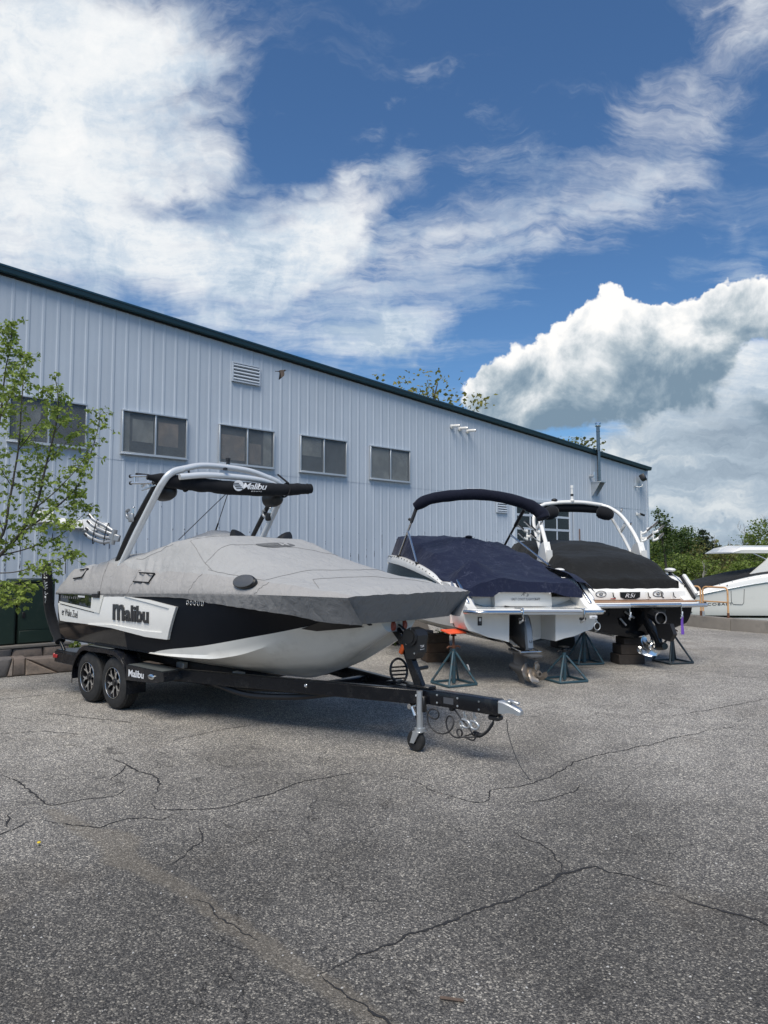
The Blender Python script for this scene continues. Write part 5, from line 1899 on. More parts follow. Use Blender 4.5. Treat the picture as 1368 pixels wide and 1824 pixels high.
for i in range(NXC + 1):
    x = lerp(CX_[0], CX_[-1], i / NXC)
    rw, rz = rail(x)
    rw += .022
    sw, sz = pchip(CX_, C_sw, x), pchip(CX_, C_sz, x)
    tw2, tz = pchip(CX_, C_tw, x), pchip(CX_, C_tz, x)
    cz = pchip(CX_, C_cz, x)
    sw = min(sw, rw - .015)
    hd, hi = pchip(*H_drop, x), pchip(*H_in, x)
    half = [(rw, rz)]
    for k in range(1, 6):
        t = k / 5
        half.append((lerp(rw, sw, t ** 1.3), lerp(rz, sz, t)))
    for k in range(1, 9):
        t = k / 8
        half.append((lerp(sw, tw2, t), lerp(sz, tz, t ** .93)))
    for k in range(1, 11):
        t = k / 10
        half.append((tw2 * (1 - t), lerp(tz, cz, math.sin(t * math.pi / 2))))
    # soften the polyline
    zs = [z for _, z in half]
    ws = [w for w, _ in half]
    for _ in range(2):
        z2, w2 = zs[:], ws[:]
        for k in range(6, len(zs) - 1):
            z2[k] = .25 * zs[k - 1] + .5 * zs[k] + .25 * zs[k + 1]
            w2[k] = .25 * ws[k - 1] + .5 * ws[k] + .25 * ws[k + 1]
        zs, ws = z2, w2
    nose = sstep(-2.2, -1.14, x)
    full = [(-w, z) for w, z in zip(ws, zs)] + [(w, z) for w, z in list(zip(ws, zs))[-2::-1]]
    row = []
    for k, (y, z) in enumerate(full):
        d = 0
        kk = min(k, len(full) - 1 - k)
        amp = (.026 if x < -4.4 else .010) * min(1, kk / 3)
        d = wr(x, y, amp) + .008 * noise.noise(V((x * 2.2, y * 2.2, 1))) * min(1, kk / 3)
        if x < -4.2:
            d += .022 * math.sin((x * 1.0 + z * 1.2) * 22 + 5 * noise.noise(V((x * 1.5, z * 2, 3)))) * sstep(.35, .75, noise.noise(V((x * 1.2, z * 1.6, 12))) + .55) * min(1, kk / 3) * (1 if kk < 9 else .3)
        d += .003 * math.sin(y * 34 + 4 * noise.noise(V((y * 2.5, 4, 0)))) * sstep(-1.55, -1.22, x) * min(1, kk / 3)
        # pull lines running out from the strap peak and the windscreen corners
        for (ax, ay, ln) in ((-4.68, 0, 1.1), (-3.85, -.85, .9), (-3.85, .85, .9), (-5.36, -1.05, .8)):
            rr = math.hypot(x - ax, y - ay)
            if rr < ln:
                an = math.atan2(y - ay, x - ax)
                rdg = (1 - abs(noise.noise(V((math.cos(an) * 3.2, math.sin(an) * 3.2, ax))))) ** 5
                d += .024 * rdg * (1 - rr / ln) * min(1, rr / .18) * min(1, kk / 3)
        # tent peak pulled up by the strap
        pk = math.exp(-(((x + 4.68) / .30) ** 2 + ((y) / .34) ** 2) * 1.0)
        z += d + .11 * pk
        xx = x + .13 * nose * (1 - (y / rw) ** 2)
        row.append(V((xx, y + math.copysign(d * .5, y) * (1 if kk < 8 else 0), z)))
    rows_top.append(row)
    for sgn, acc in ((-1, rows_skL), (1, rows_skR)):
        sk = []
        for k in range(6):
            t = k / 5
            pl_ = .017 * math.sin(x * 38 + 4 * noise.noise(V((x * 2, sgn, 0)))) * t * sstep(-4.2, -2.8, x) * (.4 + .6 * abs(noise.noise(V((x * 1.1, sgn, 5)))))
            sk.append(V((x, sgn * (rw - hi * t + pl_), rz - hd * t + .006 * noise.noise(V((x * 6, sgn, 2))) * t)))
        acc.append(sk)


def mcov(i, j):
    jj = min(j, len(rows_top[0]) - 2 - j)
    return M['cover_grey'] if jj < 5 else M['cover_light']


mb = MB()
mb.grid(rows_top, M['cover_light'], mfun=mcov)
mb.grid(rows_skL, M['cover_skirt'])
mb.grid(rows_skR, M['cover_skirt'])
# front skirt, rail line round the nose down to the hem
last = rows_top[-1]
fr = []
nl = len(last)
for k, p in enumerate(last):
    col_ = []
    u = p.y / .99
    for j in range(7):
        t = j / 6
        pl_ = .016 * (.4 + .6 * abs(noise.noise(V((p.y * 1.7, 1, 0))))) * math.sin(p.y * 40 + 3 * noise.noise(V((p.y * 3, 3, 0)))) * t
        ins = lerp(.0, .22, t)
        col_.append(V((p.x + .012 * (1 - t) - ins * (1 - .25 * abs(u)) + pl_, p.y * (1 - .20 * t), lerp(p.z, pchip([0, .5, 1], [1.285, 1.285, 1.28], abs(u)), t))))
    fr.append(col_)
mb.grid(fr, M['cover_skirt'])
# stern face
first = rows_top[0]
st_ = [[V((p.x - .01 * j / 4, p.y, lerp(p.z, 1.42, j / 4))) for j in range(5)] for p in first]
mb.grid(st_, M['cover_grey'])
mb.build('canvas', cov, 42, weld=True)
nT = len(rows_top[0])


def top_at(x, y):
    f = (x - CX_[0]) / (CX_[-1] - CX_[0]) * NXC
    i0 = max(0, min(NXC - 1, int(f)))
    res = []
    for row in (rows_top[i0], rows_top[i0 + 1]):
        p = row[0] if y < row[0].y else row[-1]
        for a, b in zip(row, row[1:]):
            if a.y <= y <= b.y:
                p = a.lerp(b, (y - a.y) / max(1e-6, b.y - a.y))
                break
        res.append(p)
    return res[0].lerp(res[1], max(0, min(1, f - i0)))


def side_of_cover(x, t):
    """point on the starboard side band: t 0 rail .. 1 shoulder"""
    i = max(0, min(NXC - 1, int((x - CX_[0]) / (CX_[-1] - CX_[0]) * NXC)))
    r = rows_top[i]
    f = t * 5
    k = min(len(r) - 2, int(f))
    return r[k].lerp(r[k + 1], f - k)


# sewn seams (thin welts) in places where the photograph shows them
def seam(pts, r=.0035, mt='stitch'):
    return MB().tube([V(p) + V((0, -.001, .003)) for p in pts], r, M[mt], 5)


def seam_top(p0, p1, n=30):
    return [top_at(lerp(p0[0], p1[0], k / n), lerp(p0[1], p1[1], k / n)) for k in range(n + 1)]


for a, b in (((-3.95, -.88), (-3.25, -1.05)), ((-3.45, -1.0), (-3.15, .1)), ((-3.15, .1), (-3.0, .7)), ((-3.3, -1.06), (-2.3, -1.05)), ((-2.3, -1.05), (-2.05, 0)), ((-2.05, 0), (-2.3, 1.05)), ((-3.95, -.88), (-3.9, .88)), ((-5.0, -1.0), (-4.3, -.9)), ((-1.9, -.75), (-1.6, -.95)), ((-1.9, -.75), (-1.55, .7))):
    seam(seam_top(a, b), .0022).build('seam', cov, 60)
for x in (-5.55, -4.80, -3.45, -2.28):
    seam([side_of_cover(x + (.10 * t if x > -5.5 else .0), t) for t in [k / 12 for k in range(13)]], .0022).build('seam', cov, 60)

# side flap outlines, bow vent pad, nose vents, emblem
for (x0, x1, t0, t1) in ((-4.72, -4.28, .48, .84), (-6.42, -6.10, .55, .95)):
    lo0, lo1, hi1, hi0 = side_of_cover(x0, t0), side_of_cover(x1 - .06, t0 + .02), side_of_cover(x1, t1), side_of_cover(x0 + .06, t1)
    o3 = V((0, -.016, .010))
    mb = MB().tube([p + o3 for p in bez([hi0, hi1], 8) + bez([hi1, lo1], 8) + bez([lo1, lo0], 8)], .010, M['black_fabric'], 6)
    mb.build('flap_binding', cov, 60)
vc = side_of_cover(-2.50, .78)
vp = part('hand_vent', cov, vc + V((.01, -.03, .0)), (R(62), 0, R(3)))
mb = MB()
mb.lathe([(.17, -.02), (.175, .02), (.16, .034)], M['plastic_black'], (0, 0, 0), Matrix.Diagonal((1.0, .46, 1, 1)), 28)
mb.build('vent_body', vp, 40)
mb = MB()
mb.lathe([(.158, .034), (.12, .045), (.0001, .048)], M['drive_grey'], (0, 0, 0), Matrix.Diagonal((1.0, .46, 1, 1)), 28)
mb.build('vent_face', vp, 40)
for (x, y, fl_) in ((-4.18, -.02, 1), (-3.95, .62, -1)):
    c = top_at(x, y)
    mb = MB()
    prof = []
    for k in range(9):
        u = k / 8
        prof.append([V((c.x, c.y + fl_ * lerp(-.07, .16, u), c.z - .02)) + V((w_ * .07, 0, .115 * (1 - u ** 2) * (1 - w_ * w_) ** .5)) for w_ in [-1, -.8, -.4, 0, .4, .8, 1]])
    mb.grid(prof, M['plastic_black'])
    mb.add(prof[0], [tuple(range(7))], M['plastic_black'])
    mb.build('air_vent', cov, 60)
mb = MB()
ec = V((-3.28, -.10))
ring, lines = [], []
pts = [top_at(ec.x, ec.y) + V((0, 0, .006))] + [top_at(ec.x + .10 * math.cos(a), ec.y + .30 * math.sin(a)) + V((0, 0, .006)) for a in [i * 2 * math.pi / 32 for i in range(32)]]
mb.add(pts, [(0, 1 + i, 1 + (i + 1) % 32) for i in range(32)], M['ink_mid'])
mb.build('printed_emblem', cov, 0)
mb = MB()
vs, fs = text_geo('M', .17, .13, 0, .012, .3)
mb.add([top_at(ec.x + .06 - v_, ec.y + .05 + u) + V((0, 0, .010)) for u, v_, d in vs], fs, M['cover_light'])
for k in range(4):
    a, b = (ec.x - .05 + .032 * k, ec.y - .24), (ec.x - .05 + .032 * k, ec.y + .02)
    mb.tube([top_at(lerp(a[0], b[0], t), lerp(a[1], b[1], t)) + V((0, 0, .009)) for t in (0, .25, .5, .75, 1)], .006, M['cover_light'], 4, True, None, .3)
mb.build('emblem_letter', cov, 0)
# quick-release buckles along the hem
mb = MB()
p = side_of_cover(-5.64, 0) + V((0, -.01, -.03))
mb.box(p, (.18, .03, .05), M['black_fabric'], .01)
mb.box(p + V((.10, -.005, .02)), (.025, .03, .09), M['plastic_black'], .006)
mb.build('buckle', cov)

# ================================================================== TRAILER
tr = thing('boat_trailer', 'black tandem axle boat trailer carrying the wake boat, tongue pointing right', 'trailer', BX, BR)
RZ = .535
mb = MB()
for sgn in (-1, 1):
    w = .95
    mb.beam((-6.95, sgn * w, RZ), (-4.05, sgn * w, RZ), .08, .15, M['trailer'], .012)
    mb.beam((-4.07, sgn * w, RZ), (-1.02, sgn * .075, RZ), .08, .15, M['trailer'], .012)
mb.beam((-1.45, 0, RZ + .003), (-.10, 0, RZ + .003), .13, .146, M['trailer'], .014)
for x in (-6.75, -5.9, -4.6, -3.4):
    mb.beam((x, -.93 if x < -4 else -.73, RZ - .03), (x, .93 if x < -4 else .73, RZ - .03), .09, .07, M['trailer'], .01)
mb.beam((-2.2, -.42, RZ), (-2.2, .42, RZ), .09, .08, M['trailer'], .01)
mb.build('frame', tr)
mb = MB()
mb.beam((-6.93, -1.10, .53), (-6.93, 1.10, .53), .16, .17, M['trailer'], .012)
mb.build('rear_beam', tr)
mb = MB()
mb.beam((-6.98, -1.02, .60), (-6.15, -1.02, .60), .24, .05, M['trailer'], .01)
mb.box((-6.55, -1.13, .52), (.90, .04, .16), M['trailer'], .01)
mb.build('rear_step', tr)
mb = MB()
mb.box((-7.02, -1.09, .53), (.03, .14, .07), M['red'], .01)
mb.box((-6.94, -1.156, .53), (.10, .015, .05), M['red'], .005)
mb.build('tail_light', tr)
for sgn in (-1, 1):
    MB().beam((-6.6, sgn * .55, .60), (-2.9, sgn * .42, .54), .10, .09, M['carpet'], .02).build('bunk', tr)
    for x in (-6.2, -4.6, -3.4):
        mb = MB()
        mb.beam((x, sgn * .55, .50), (x, sgn * .55, .58), .05, .05, M['galv'], .005)
        mb.box((x + .08, sgn * .60, .575), (.16, .07, .07), M['galv'], .005)
        mb.build('bunk_bracket', tr)
mb = MB()
for x in (-5.92, -5.22):
    mb.cyl((x, -1.0, .36), (x, 1.0, .36), .035, M['chassis'])
mb.tube(bez([(-4.9, -.6, .44), (-4.0, -.5, .36), (-3.0, -.35, .40), (-2.2, -.2, .45)], 20), .022, M['chassis'], 8)
mb.tube(bez([(-3.6, -.75, .46), (-3.1, -.62, .37), (-2.5, -.45, .40), (-2.0, -.3, .48)], 16), .035, M['chassis'], 8)
mb.build('axle', tr)


# wheels
def make_wheel(parent, c, side):
    w = part('wheel', parent, c, (R(90) if side < 0 else R(-90), 0, 0))
    mb = MB()
    Rt, hw = .338, .108
    prof = [(.205, -hw), (.23, -hw - .004), (.285, -hw + .002), (.318, -hw + .018), (.333, -hw + .045)]
    for k in range(5):
        zc = -.056 + k * .028
        prof += [(Rt, zc - .010), (Rt, zc + .009), (Rt - .009, zc + .011), (Rt - .009, zc + .016)]
    prof += [(.333, hw - .045), (.318, hw - .018), (.285, hw - .002), (.23, hw + .004), (.205, hw)]
    mb.lathe(prof, M['rubber'], seg=56, cap=False)
    mb.build('tyre', w, 30)
    mb = MB()
    mb.lathe([(.208, -hw), (.208, hw - .012), (.198, hw + .004), (.190, hw + .004), (.184, hw - .012), (.178, .02), (.17, -.04), (.0001, -.05)], M['rim_black'], seg=48, cap=False)
    mb.build('rim', w, 35)
    mb = MB()
    ring = [(.1975, hw + .0045), (.1945, hw + .0065), (.192, hw + .004)]
    mb.lathe(ring, M['machined'], seg=48, cap=False)
    zf = hw - .018
    for k in range(6):          # six Y spokes, machined faces over black sides
        a = k * math.pi / 3 + .26
        u, v_ = V((math.cos(a), math.sin(a), 0)), V((-math.sin(a), math.cos(a), 0))
        for (poly, mt, z0, z1) in (([(.05, -.022), (.10, -.016), (.135, -.030), (.183, -.062), (.186, -.040), (.145, -.012), (.128, 0), (.145, .012), (.186, .040), (.183, .062), (.135, .030), (.10, .016), (.05, .022)], 'rim', zf - .045, zf),):
            n = len(poly)
            vs = [u * p + v_ * q_ + V((0, 0, z1 - .010 * (p < .11) * (1 if p < .06 else .4))) for p, q_ in poly] + [u * p + v_ * q_ + V((0, 0, z0)) for p, q_ in poly]
            mb.add(vs, [tuple(range(n))], M['machined'])
            mb.add(vs, [(i, (i + 1) % n, n + (i + 1) % n, n + i) for i in range(n)], M['rim_black'])
    mb.lathe([(.062, zf - .05), (.062, zf - .012), (.05, zf - .004), (.034, zf - .004), (.032, zf + .012), (.0001, zf + .014)], M['rim_black'], seg=20)
    mb.build('spokes', w, 25)
    return w


w0 = make_wheel(tr, (-5.92, -1.06, .338), -1)
w1 = copy_tree(w0, tr)
w1.location = (-5.22, -1.06, .338)
w1.rotation_euler = (R(90), R(0), 0)
for x in (-5.92, -5.22):
    w2 = copy_tree(w0, tr)
    w2.location = (x, 1.06, .338)
    w2.rotation_euler = (R(-90), 0, 0)

# tandem fenders: arches over each wheel, flat grip top, lip
def fender(sgn):
    f = part('fender', tr)
    arch = []
    for a in range(180, 79, -10):
        arch.append((-5.92 + .40 * math.cos(R(a)), .36 + .40 * math.sin(R(a))))
    top = [(-5.80, .765), (-5.34, .765)]
    for a in range(100, -1, -10):
        top.append((-5.22 + .40 * math.cos(R(a)), .36 + .40 * math.sin(R(a))))
    path = arch + top[1:]
    path = [(path[0][0] - .0, .28)] + path + [(path[-1][0] + .0, .24)]
    y0, y1 = sgn * .93, sgn * 1.20
    mb = MB()
    rows = [[V((x, y0, z)), V((x, y1 - sgn * .012, z)), V((x, y1, z - .008)), V((x, y1, z - .06)), V((x, y1 - sgn * .01, z - .065))] for x, z in path]
    mb.grid(rows, M['trailer'])
    # web filling the gap between the two arches
    web = [(x, z - .03) for x, z in path if -5.86 < x < -5.28]
    inner = [(-5.57 + .0, .50)]
    lo = []
    for x, z in web:
        d = min(abs(x + 5.92), abs(x + 5.22))
        lo.append((x, max(.36 + math.sqrt(max(0, .368 ** 2 - d * d)), .45)))
    mb.grid([[V((x, y1 - sgn * .004, z)) for x, z in web], [V((x, y1 - sgn * .004, z)) for x, z in lo]], M['trailer'])
    mb.build('arch', f, 35, fix=False)
    mb = MB()
    mb.box((-5.57, (y0 + y1) / 2, .768), (.60, .24, .008), M['fender_top'], .003)
    mb.build('grip_top', f)


fender(-1)
fender(1)
stp = part('step_box', tr)
mb = MB()
mb.prism([(-4.83, .42), (-4.12, .46), (-3.95, .50), (-3.97, .60), (-4.83, .61)], -1.20, -.93, M['trailer'])
mb.build('box', stp, 25)
mb = MB()
mb.prism([(-4.81, .612), (-4.02, .604), (-4.02, .607), (-4.81, .616)], -1.185, -.94, M['fender_top'])
mb.build('tread', stp)
mb = MB()
text(mb, 'Malibu', .36, .085, M['ink_white'], (-4.76, -1.203, .475), (1, 0, .02), (0, 0, 1), .003, .012, 0, .95)
mb.build('lettering', stp, 20)
mb = MB()
mb.lathe([(.055, 0), (.055, .012), (.04, .02), (.0001, .022)], M['chrome'], (-4.22, -1.20, .525), Matrix.Rotation(R(90), 4, 'X') @ Matrix.Diagonal((1.3, .6, 1, 1)), 20)
mb.box((-4.22, -1.222, .525), (.08, .008, .02), M['ink_grey'], .004)
mb.build('side_light', stp)
for (x, y) in ((-2.3, -.452), (-1.02, -.087)):
    mb = MB()
    rz_ = math.atan2(.875, 3.05)
    mt_ = Matrix.Rotation(-rz_, 4, 'Z') if x < -1.5 else Matrix.Identity(4)
    mb.box((x, y - .02, RZ + .015), (.075, .018, .045), M['chrome'], .012, mt_)
    mb.box((x, y - .031, RZ + .015), (.035, .006, .022), M['ink_white'], .004, mt_)
    mb.build('side_marker', tr)

mb = MB()
for (x, y) in ((-.30, -.066), (-.55, -.066), (-.80, -.066), (-.30, -.066)):
    for z in (.50, .575):
        mb.lathe([(.011, 0), (.011, .007), (.0001, .009)], M['galv'], (x, y, z), Matrix.Rotation(R(90), 4, 'X'), 6)
mb.box((-.66, -.0675, RZ), (.12, .003, .06), M['ink_grey'], 0)
text(mb, 'SERIAL PLATE', .09, .009, M['ink_white'], (-.70, -.0695, RZ + .008), (1, 0, 0), (0, 0, 1), .0005) if False else None
o = mb.build('bolt_row', tr)
o['kind'] = 'stuff'

# guide post, sleeved
gp = part('guide_post', tr)
mb = MB()
mb.cyl((-6.80, -1.09, .60), (-7.02, -1.09, .80), .026, M['trailer'], 10)
mb.build('pipe', gp)
mb = MB()
gpath = bez([(-6.95, -1.09, .735), (-7.13, -1.09, .90), (-7.27, -1.09, 1.06), (-7.36, -1.09, 1.22), (-7.42, -1.09, 1.42), (-7.50, -1.09, 1.80)], 30)
mb.tube(gpath, .075, M['black_fabric'], 14, True, [.072 + .006 * noise.noise(V((i * .5, 0, 0))) for i in range(len(gpath))])
mb.build('sleeve', gp, 50)
mb = MB()
mb.cyl((-7.495, -1.09, 1.78), (-7.506, -1.09, 1.86), .062, M['plastic_black'], 14)
mb.build('cap', gp)
mb = MB()
ax = V((-.205, 0, .979)).normalized()
for k, chv in enumerate('978-777-7121'):
    vs, fs = text_geo(chv, .055 if chv not in '1-' else .02, .05 if chv != '-' else .012, .002, .008)
    cpos = V((-7.495, -1.09, 1.755)) - ax * (.042 * k)
    ad = V((.80, -.60, 0))
    side = V((.60, .80, 0))
    mb.add([cpos + ad * (.074) + side * (u - .03) + ax * (v_ * .55 - .03) + ad * d for u, v_, d in vs], fs, M['ink_white'])
mb.build('lettering', gp, 20)

# winch post, rollers, strap winch
wp_ = part('winch_post', tr)
mb = MB()
mb.beam((-1.06, 0, .60), (-1.30, 0, 1.10), .10, .075, M['trailer'], .01, up=(0, 1, 0))
mb.beam((-1.28, 0, 1.06), (-1.42, 0, 1.20), .09, .06, M['trailer'], .01, up=(0, 1, 0))
mb.box((-1.06, 0, .625), (.30, .13, .03), M['trailer'], .006)
mb.build('post', wp_)
for y in (-.075, .075):
    mb = MB()
    mb.lathe([(.030, -.032), (.062, -.030), (.064, .02), (.045, .032), (.02, .034), (.018, .04), (.0001, .042)], M['rubber_red'], (-1.40, y * 1.25, 1.222), Matrix.Rotation(R(90 if y < 0 else -90), 4, 'X'), 22)
    mb.build('bow_roller', wp_, 35)
mb = MB()
mb.cyl((-1.40, -.14, 1.222), (-1.40, .14, 1.222), .014, M['chrome'], 10)
mb.build('roller_pin', wp_)
wn = part('winch', wp_)
mb = MB()
prof2 = [(-.02, -.18), (.07, -.18), (.125, -.11), (.13, .06), (.09, .12), (.02, .14), (-.06, .10), (-.08, .0)]
mb.prism([(x - 1.17, z + 1.08) for x, z in prof2], -.075, .075, M['plastic_black'])
mb.build('housing', wn, 25)
mb = MB()
mb.cyl((-1.13, -.10, 1.12), (-1.13, .10, 1.12), .085, M['chassis'], 24)
mb.cyl((-1.13, -.112, 1.12), (-1.13, -.10, 1.12), .06, M['plastic_black'], 24)
mb.build('drum', wn)
mb = MB()
text(mb, 'XLT', .06, .022, M['ink_white'], (-1.0395, .03, 1.02), (0, -1, 0), (0, 0, 1), .002)
dashes(mb, 6, .07, .010, M['ink_white'], (-1.0395, .035, .995), (0, -1, 0), (0, 0, 1))
for q_ in ((-1.13, 1.2), (-1.08, .96), (-1.19, 1.05)):
    mb.lathe([(.010, 0), (.010, .006), (.0001, .007)], M['chrome'], (q_[0], -.0755, q_[1]), Matrix.Rotation(R(90), 4, 'X'), 8)
mb.build('decal', wn)
mb = MB()
mb.box((-1.265, -.058, .985), (.05, .03, .10), M['orange'], .008, Matrix.Rotation(R(24), 4, 'Y'))
mb.build('strap_hook', wp_)
MB().tube([(-1.2, 0, 1.14), (-1.35, 0, 1.23), (-1.47, 0, 1.27)], .022, M['carpet'], 6, True, None, .2).build('winch_strap', wp_)
MB().cyl((-1.13, .02, .79), (-1.13, .19, .79), .02, M['plastic_black'], 10).build('handle', wp_)
hp = part('hoop_step', tr)
mb = MB()
pts = [V((-1.36, .085 * math.cos(a), .75 + .125 * math.sin(a))) for a in [i * 2 * math.pi / 28 for i in range(29)]]
pts = [V((-1.36 + (p.z - .75) * -.1 + p.y * .5, p.y, p.z)) for p in pts]
mb.tube(pts, .013, M['trailer'], 8, False)
mb.build('hoop', hp, 60)
for z in (.67, .71, .75, .79):
    w = .085 * math.sqrt(max(0, 1 - ((z - .75) / .125) ** 2))
    MB().cyl((-1.36 - w * .5, -w, z), (-1.36 + w * .5, w, z), .009, M['trailer'], 8).build('bar', hp)
mb = MB()
mb.beam((-1.50, 0, .62), (-1.34, 0, .64), .10, .03, M['trailer'], .006)
mb.build('mount', hp)

# jack with castor wheel
jk = part('tongue_jack', tr)
mb = MB()
mb.cyl((-.985, -.115, .60), (-.985, -.115, .20), .032, M['galv'], 16)
mb.cyl((-.985, -.115, .235), (-.985, -.115, .20), .055, M['galv'], 16)
mb.beam((-1.06, -.115, .43), (-.995, -.115, .26), .02, .03, M['chassis'], .004)
mb.build('tube', jk)
mb = MB()
for y in (-.165, -.065):
    mb.prism([(-1.03, .20), (-.95, .20), (-1.02, .085), (-1.07, .085)], y - .006, y + .006, M['galv'])
mb.box((-.99, -.115, .20), (.10, .11, .014), M['galv'], .003)
mb.build('fork', jk)
mb = MB()
mb.lathe([(.03, -.034), (.06, -.036), (.095, -.030), (.105, -.012), (.105, .012), (.095, .030), (.06, .036), (.03, .034), (.03, -.034)], M['rubber'], (-1.03, -.115, .105), Matrix.Rotation(R(90), 4, 'X'), 30)
mb.cyl((-1.03, -.17, .105), (-1.03, -.06, .105), .018, M['alloy'], 10)
mb.build('castor', jk, 40)
mb = MB()
mb.box((-.985, -.09, .47), (.11, .05, .16), M['chassis'], .01)
mb.cyl((-1.11, -.13, .43), (-1.11, -.06, .43), .028, M['chrome'], 12)
mb.cyl((-1.05, -.16, .44), (-1.00, -.17, .36), .014, M['chrome'], 8)
mb.build('bracket', jk)

# coupler
cpn = part('coupler', tr)
mb = MB()
rows = []
for (x, w, z0, z1) in ((-.12, .050, .49, .605), (-.05, .048, .49, .600), (.0, .042, .505, .585), (.06, .040, .505, .565), (.10, .042, .495, .552), (.125, .030, .50, .535)):
    rows.append([V((x, -w, z0)), V((x, -w, z1 - .012)), V((x, -w + .014, z1)), V((x, w - .014, z1)), V((x, w, z1 - .012)), V((x, w, z0))])
mb.grid(rows, M['galv'])
mb.add(rows[-1], [tuple(range(6))], M['galv'])
mb.build('socket', cpn, 30)
mb = MB()
mb.beam((-.02, 0, .615), (.10, 0, .595), .035, .022, M['galv'], .006)
mb.box((-.01, 0, .60), (.05, .06, .03), M['galv'], .006)
mb.build('latch', cpn)
MB().box((-.16, 0, .437), (.12, .09, .045), M['plastic_black'], .01).build('brake_switch', cpn)

# coiled brake cable, coiled plug lead, chain hooks
mb = MB()
pts = []
a0, b0 = V((-.96, -.10, .46)), V((-.36, -.06, .22))
NC = 110
for k in range(NC + 1):
    t = k / NC
    c = a0.lerp(b0, t) + V((0, 0, -.05 * math.sin(math.pi * t)))
    r = .098 * math.sin(math.pi * min(1, t * 1.1 + .06)) + .004
    an = t * 2 * math.pi * 4.2 + 1.0
    pts.append(c + V((r * math.cos(an), .05 * math.sin(an * .5), r * math.sin(an))))
mb.tube(pts, .0085, M['cord'], 6)
mb.build('breakaway_cable', tr, 60)
mb = MB()
pts = []
ctl = bez([(-.17, 0, .44), (-.20, 0, .37), (-.25, 0, .30), (-.33, 0, .245), (-.42, 0, .255)], 90)
for k, c in enumerate(ctl):
    r = .026 * sstep(.12, .3, k / len(ctl))
    an = k * 1.25
    pts.append(c + V((r * math.cos(an) * .6, r * math.sin(an), r * math.cos(an) * .8)))
mb.tube(pts, .0075, M['cord'], 6)
mb.build('plug_lead', tr, 60)
for k, x in enumerate((-.50, -.40)):
    mb = MB()
    for j in range(5):
        c = V((x + j * .010 - .07 * (j > 2), -.03 + .02 * k, .43 - j * .034))
        pts = [c + (V((.013 * math.cos(a), 0, .022 * math.sin(a))) if j % 2 else V((0, .013 * math.cos(a), .022 * math.sin(a)))) for a in [i * 2 * math.pi / 12 for i in range(13)]]
        mb.tube(pts, .0045, M['galv'], 5, False)
    mb.build('safety_chain', tr, 60)
    mb = MB()
    hk = bez([(x - .01, -.05, .38), (x + .06, -.055, .37), (x + .085, -.055, .335), (x + .05, -.05, .305), (x + .0, -.05, .315), (x - .01, -.05, .345)], 24)
    mb.tube(hk, .012, M['galv'], 8)
    mb.build('hook', tr, 60)
mb = MB()
mb.tube(bez([(-.62, -.03, .46), (-.55, -.04, .40), (-.45, -.05, .32), (-.40, -.05, .26), (-.48, -.05, .22), (-.38, -.05, .20), (-.34, -.05, .27)], 40), .008, M['cord'], 6)
mb.box((-.645, -.03, .46), (.05, .05, .05), M['chassis'], .01)
mb.build('wiring', tr, 60)
# thin cord from coupler to the ground
o = MB().tube(bez([(0, 0, 0), (.02, .0, -.15), (.08, -.10, -.35), (.155, -.20, -.46), (.17, -.22, -.465)], 20), .004, M['cord'], 5).build('hanging_cord', None, 60)
o.location = (1.11, 6.62, .47)
tag(o, 'thin dark cord hanging from the trailer coupler to the asphalt', 'cord')
# ================================================================== STERNDRIVE BOATS
def vhull(mb, X, gw, gz, cw, cz, kz, mt_side, mt_bot, x0, x1, n=44, flare=.03, mfun=None):
    """topsides + vee bottom as a loft; returns rows per side"""
    res = {}
    for sgn in (-1, 1):
        rows = []
        for i in range(n + 1):
            x = lerp(x0, x1, i / n)
            a, b, c, d, e = (pchip(X, T, x) for T in (gw, gz, cw, cz, kz))
            row = []
            for k in range(6):
                t = k / 5
                strake = .016 if k in (2, 4) else 0
                row.append(V((x, sgn * c * t, lerp(e, d, t) - .02 * math.sin(math.pi * t) - strake)))
            row.append(V((x, sgn * (c + .025), d + .012)))
            for k in range(1, 8):
                t = k / 7
                row.append(V((x, sgn * (lerp(c + .03, a, t ** .8) + flare * math.sin(math.pi * t)), lerp(d + .012, b, t))))
            rows.append(row)
        mb.grid(rows, mt_side, mfun=lambda i, j: mfun(i, j) if mfun else (mt_bot if j < 5 else mt_side))
        res[sgn] = rows
    return res


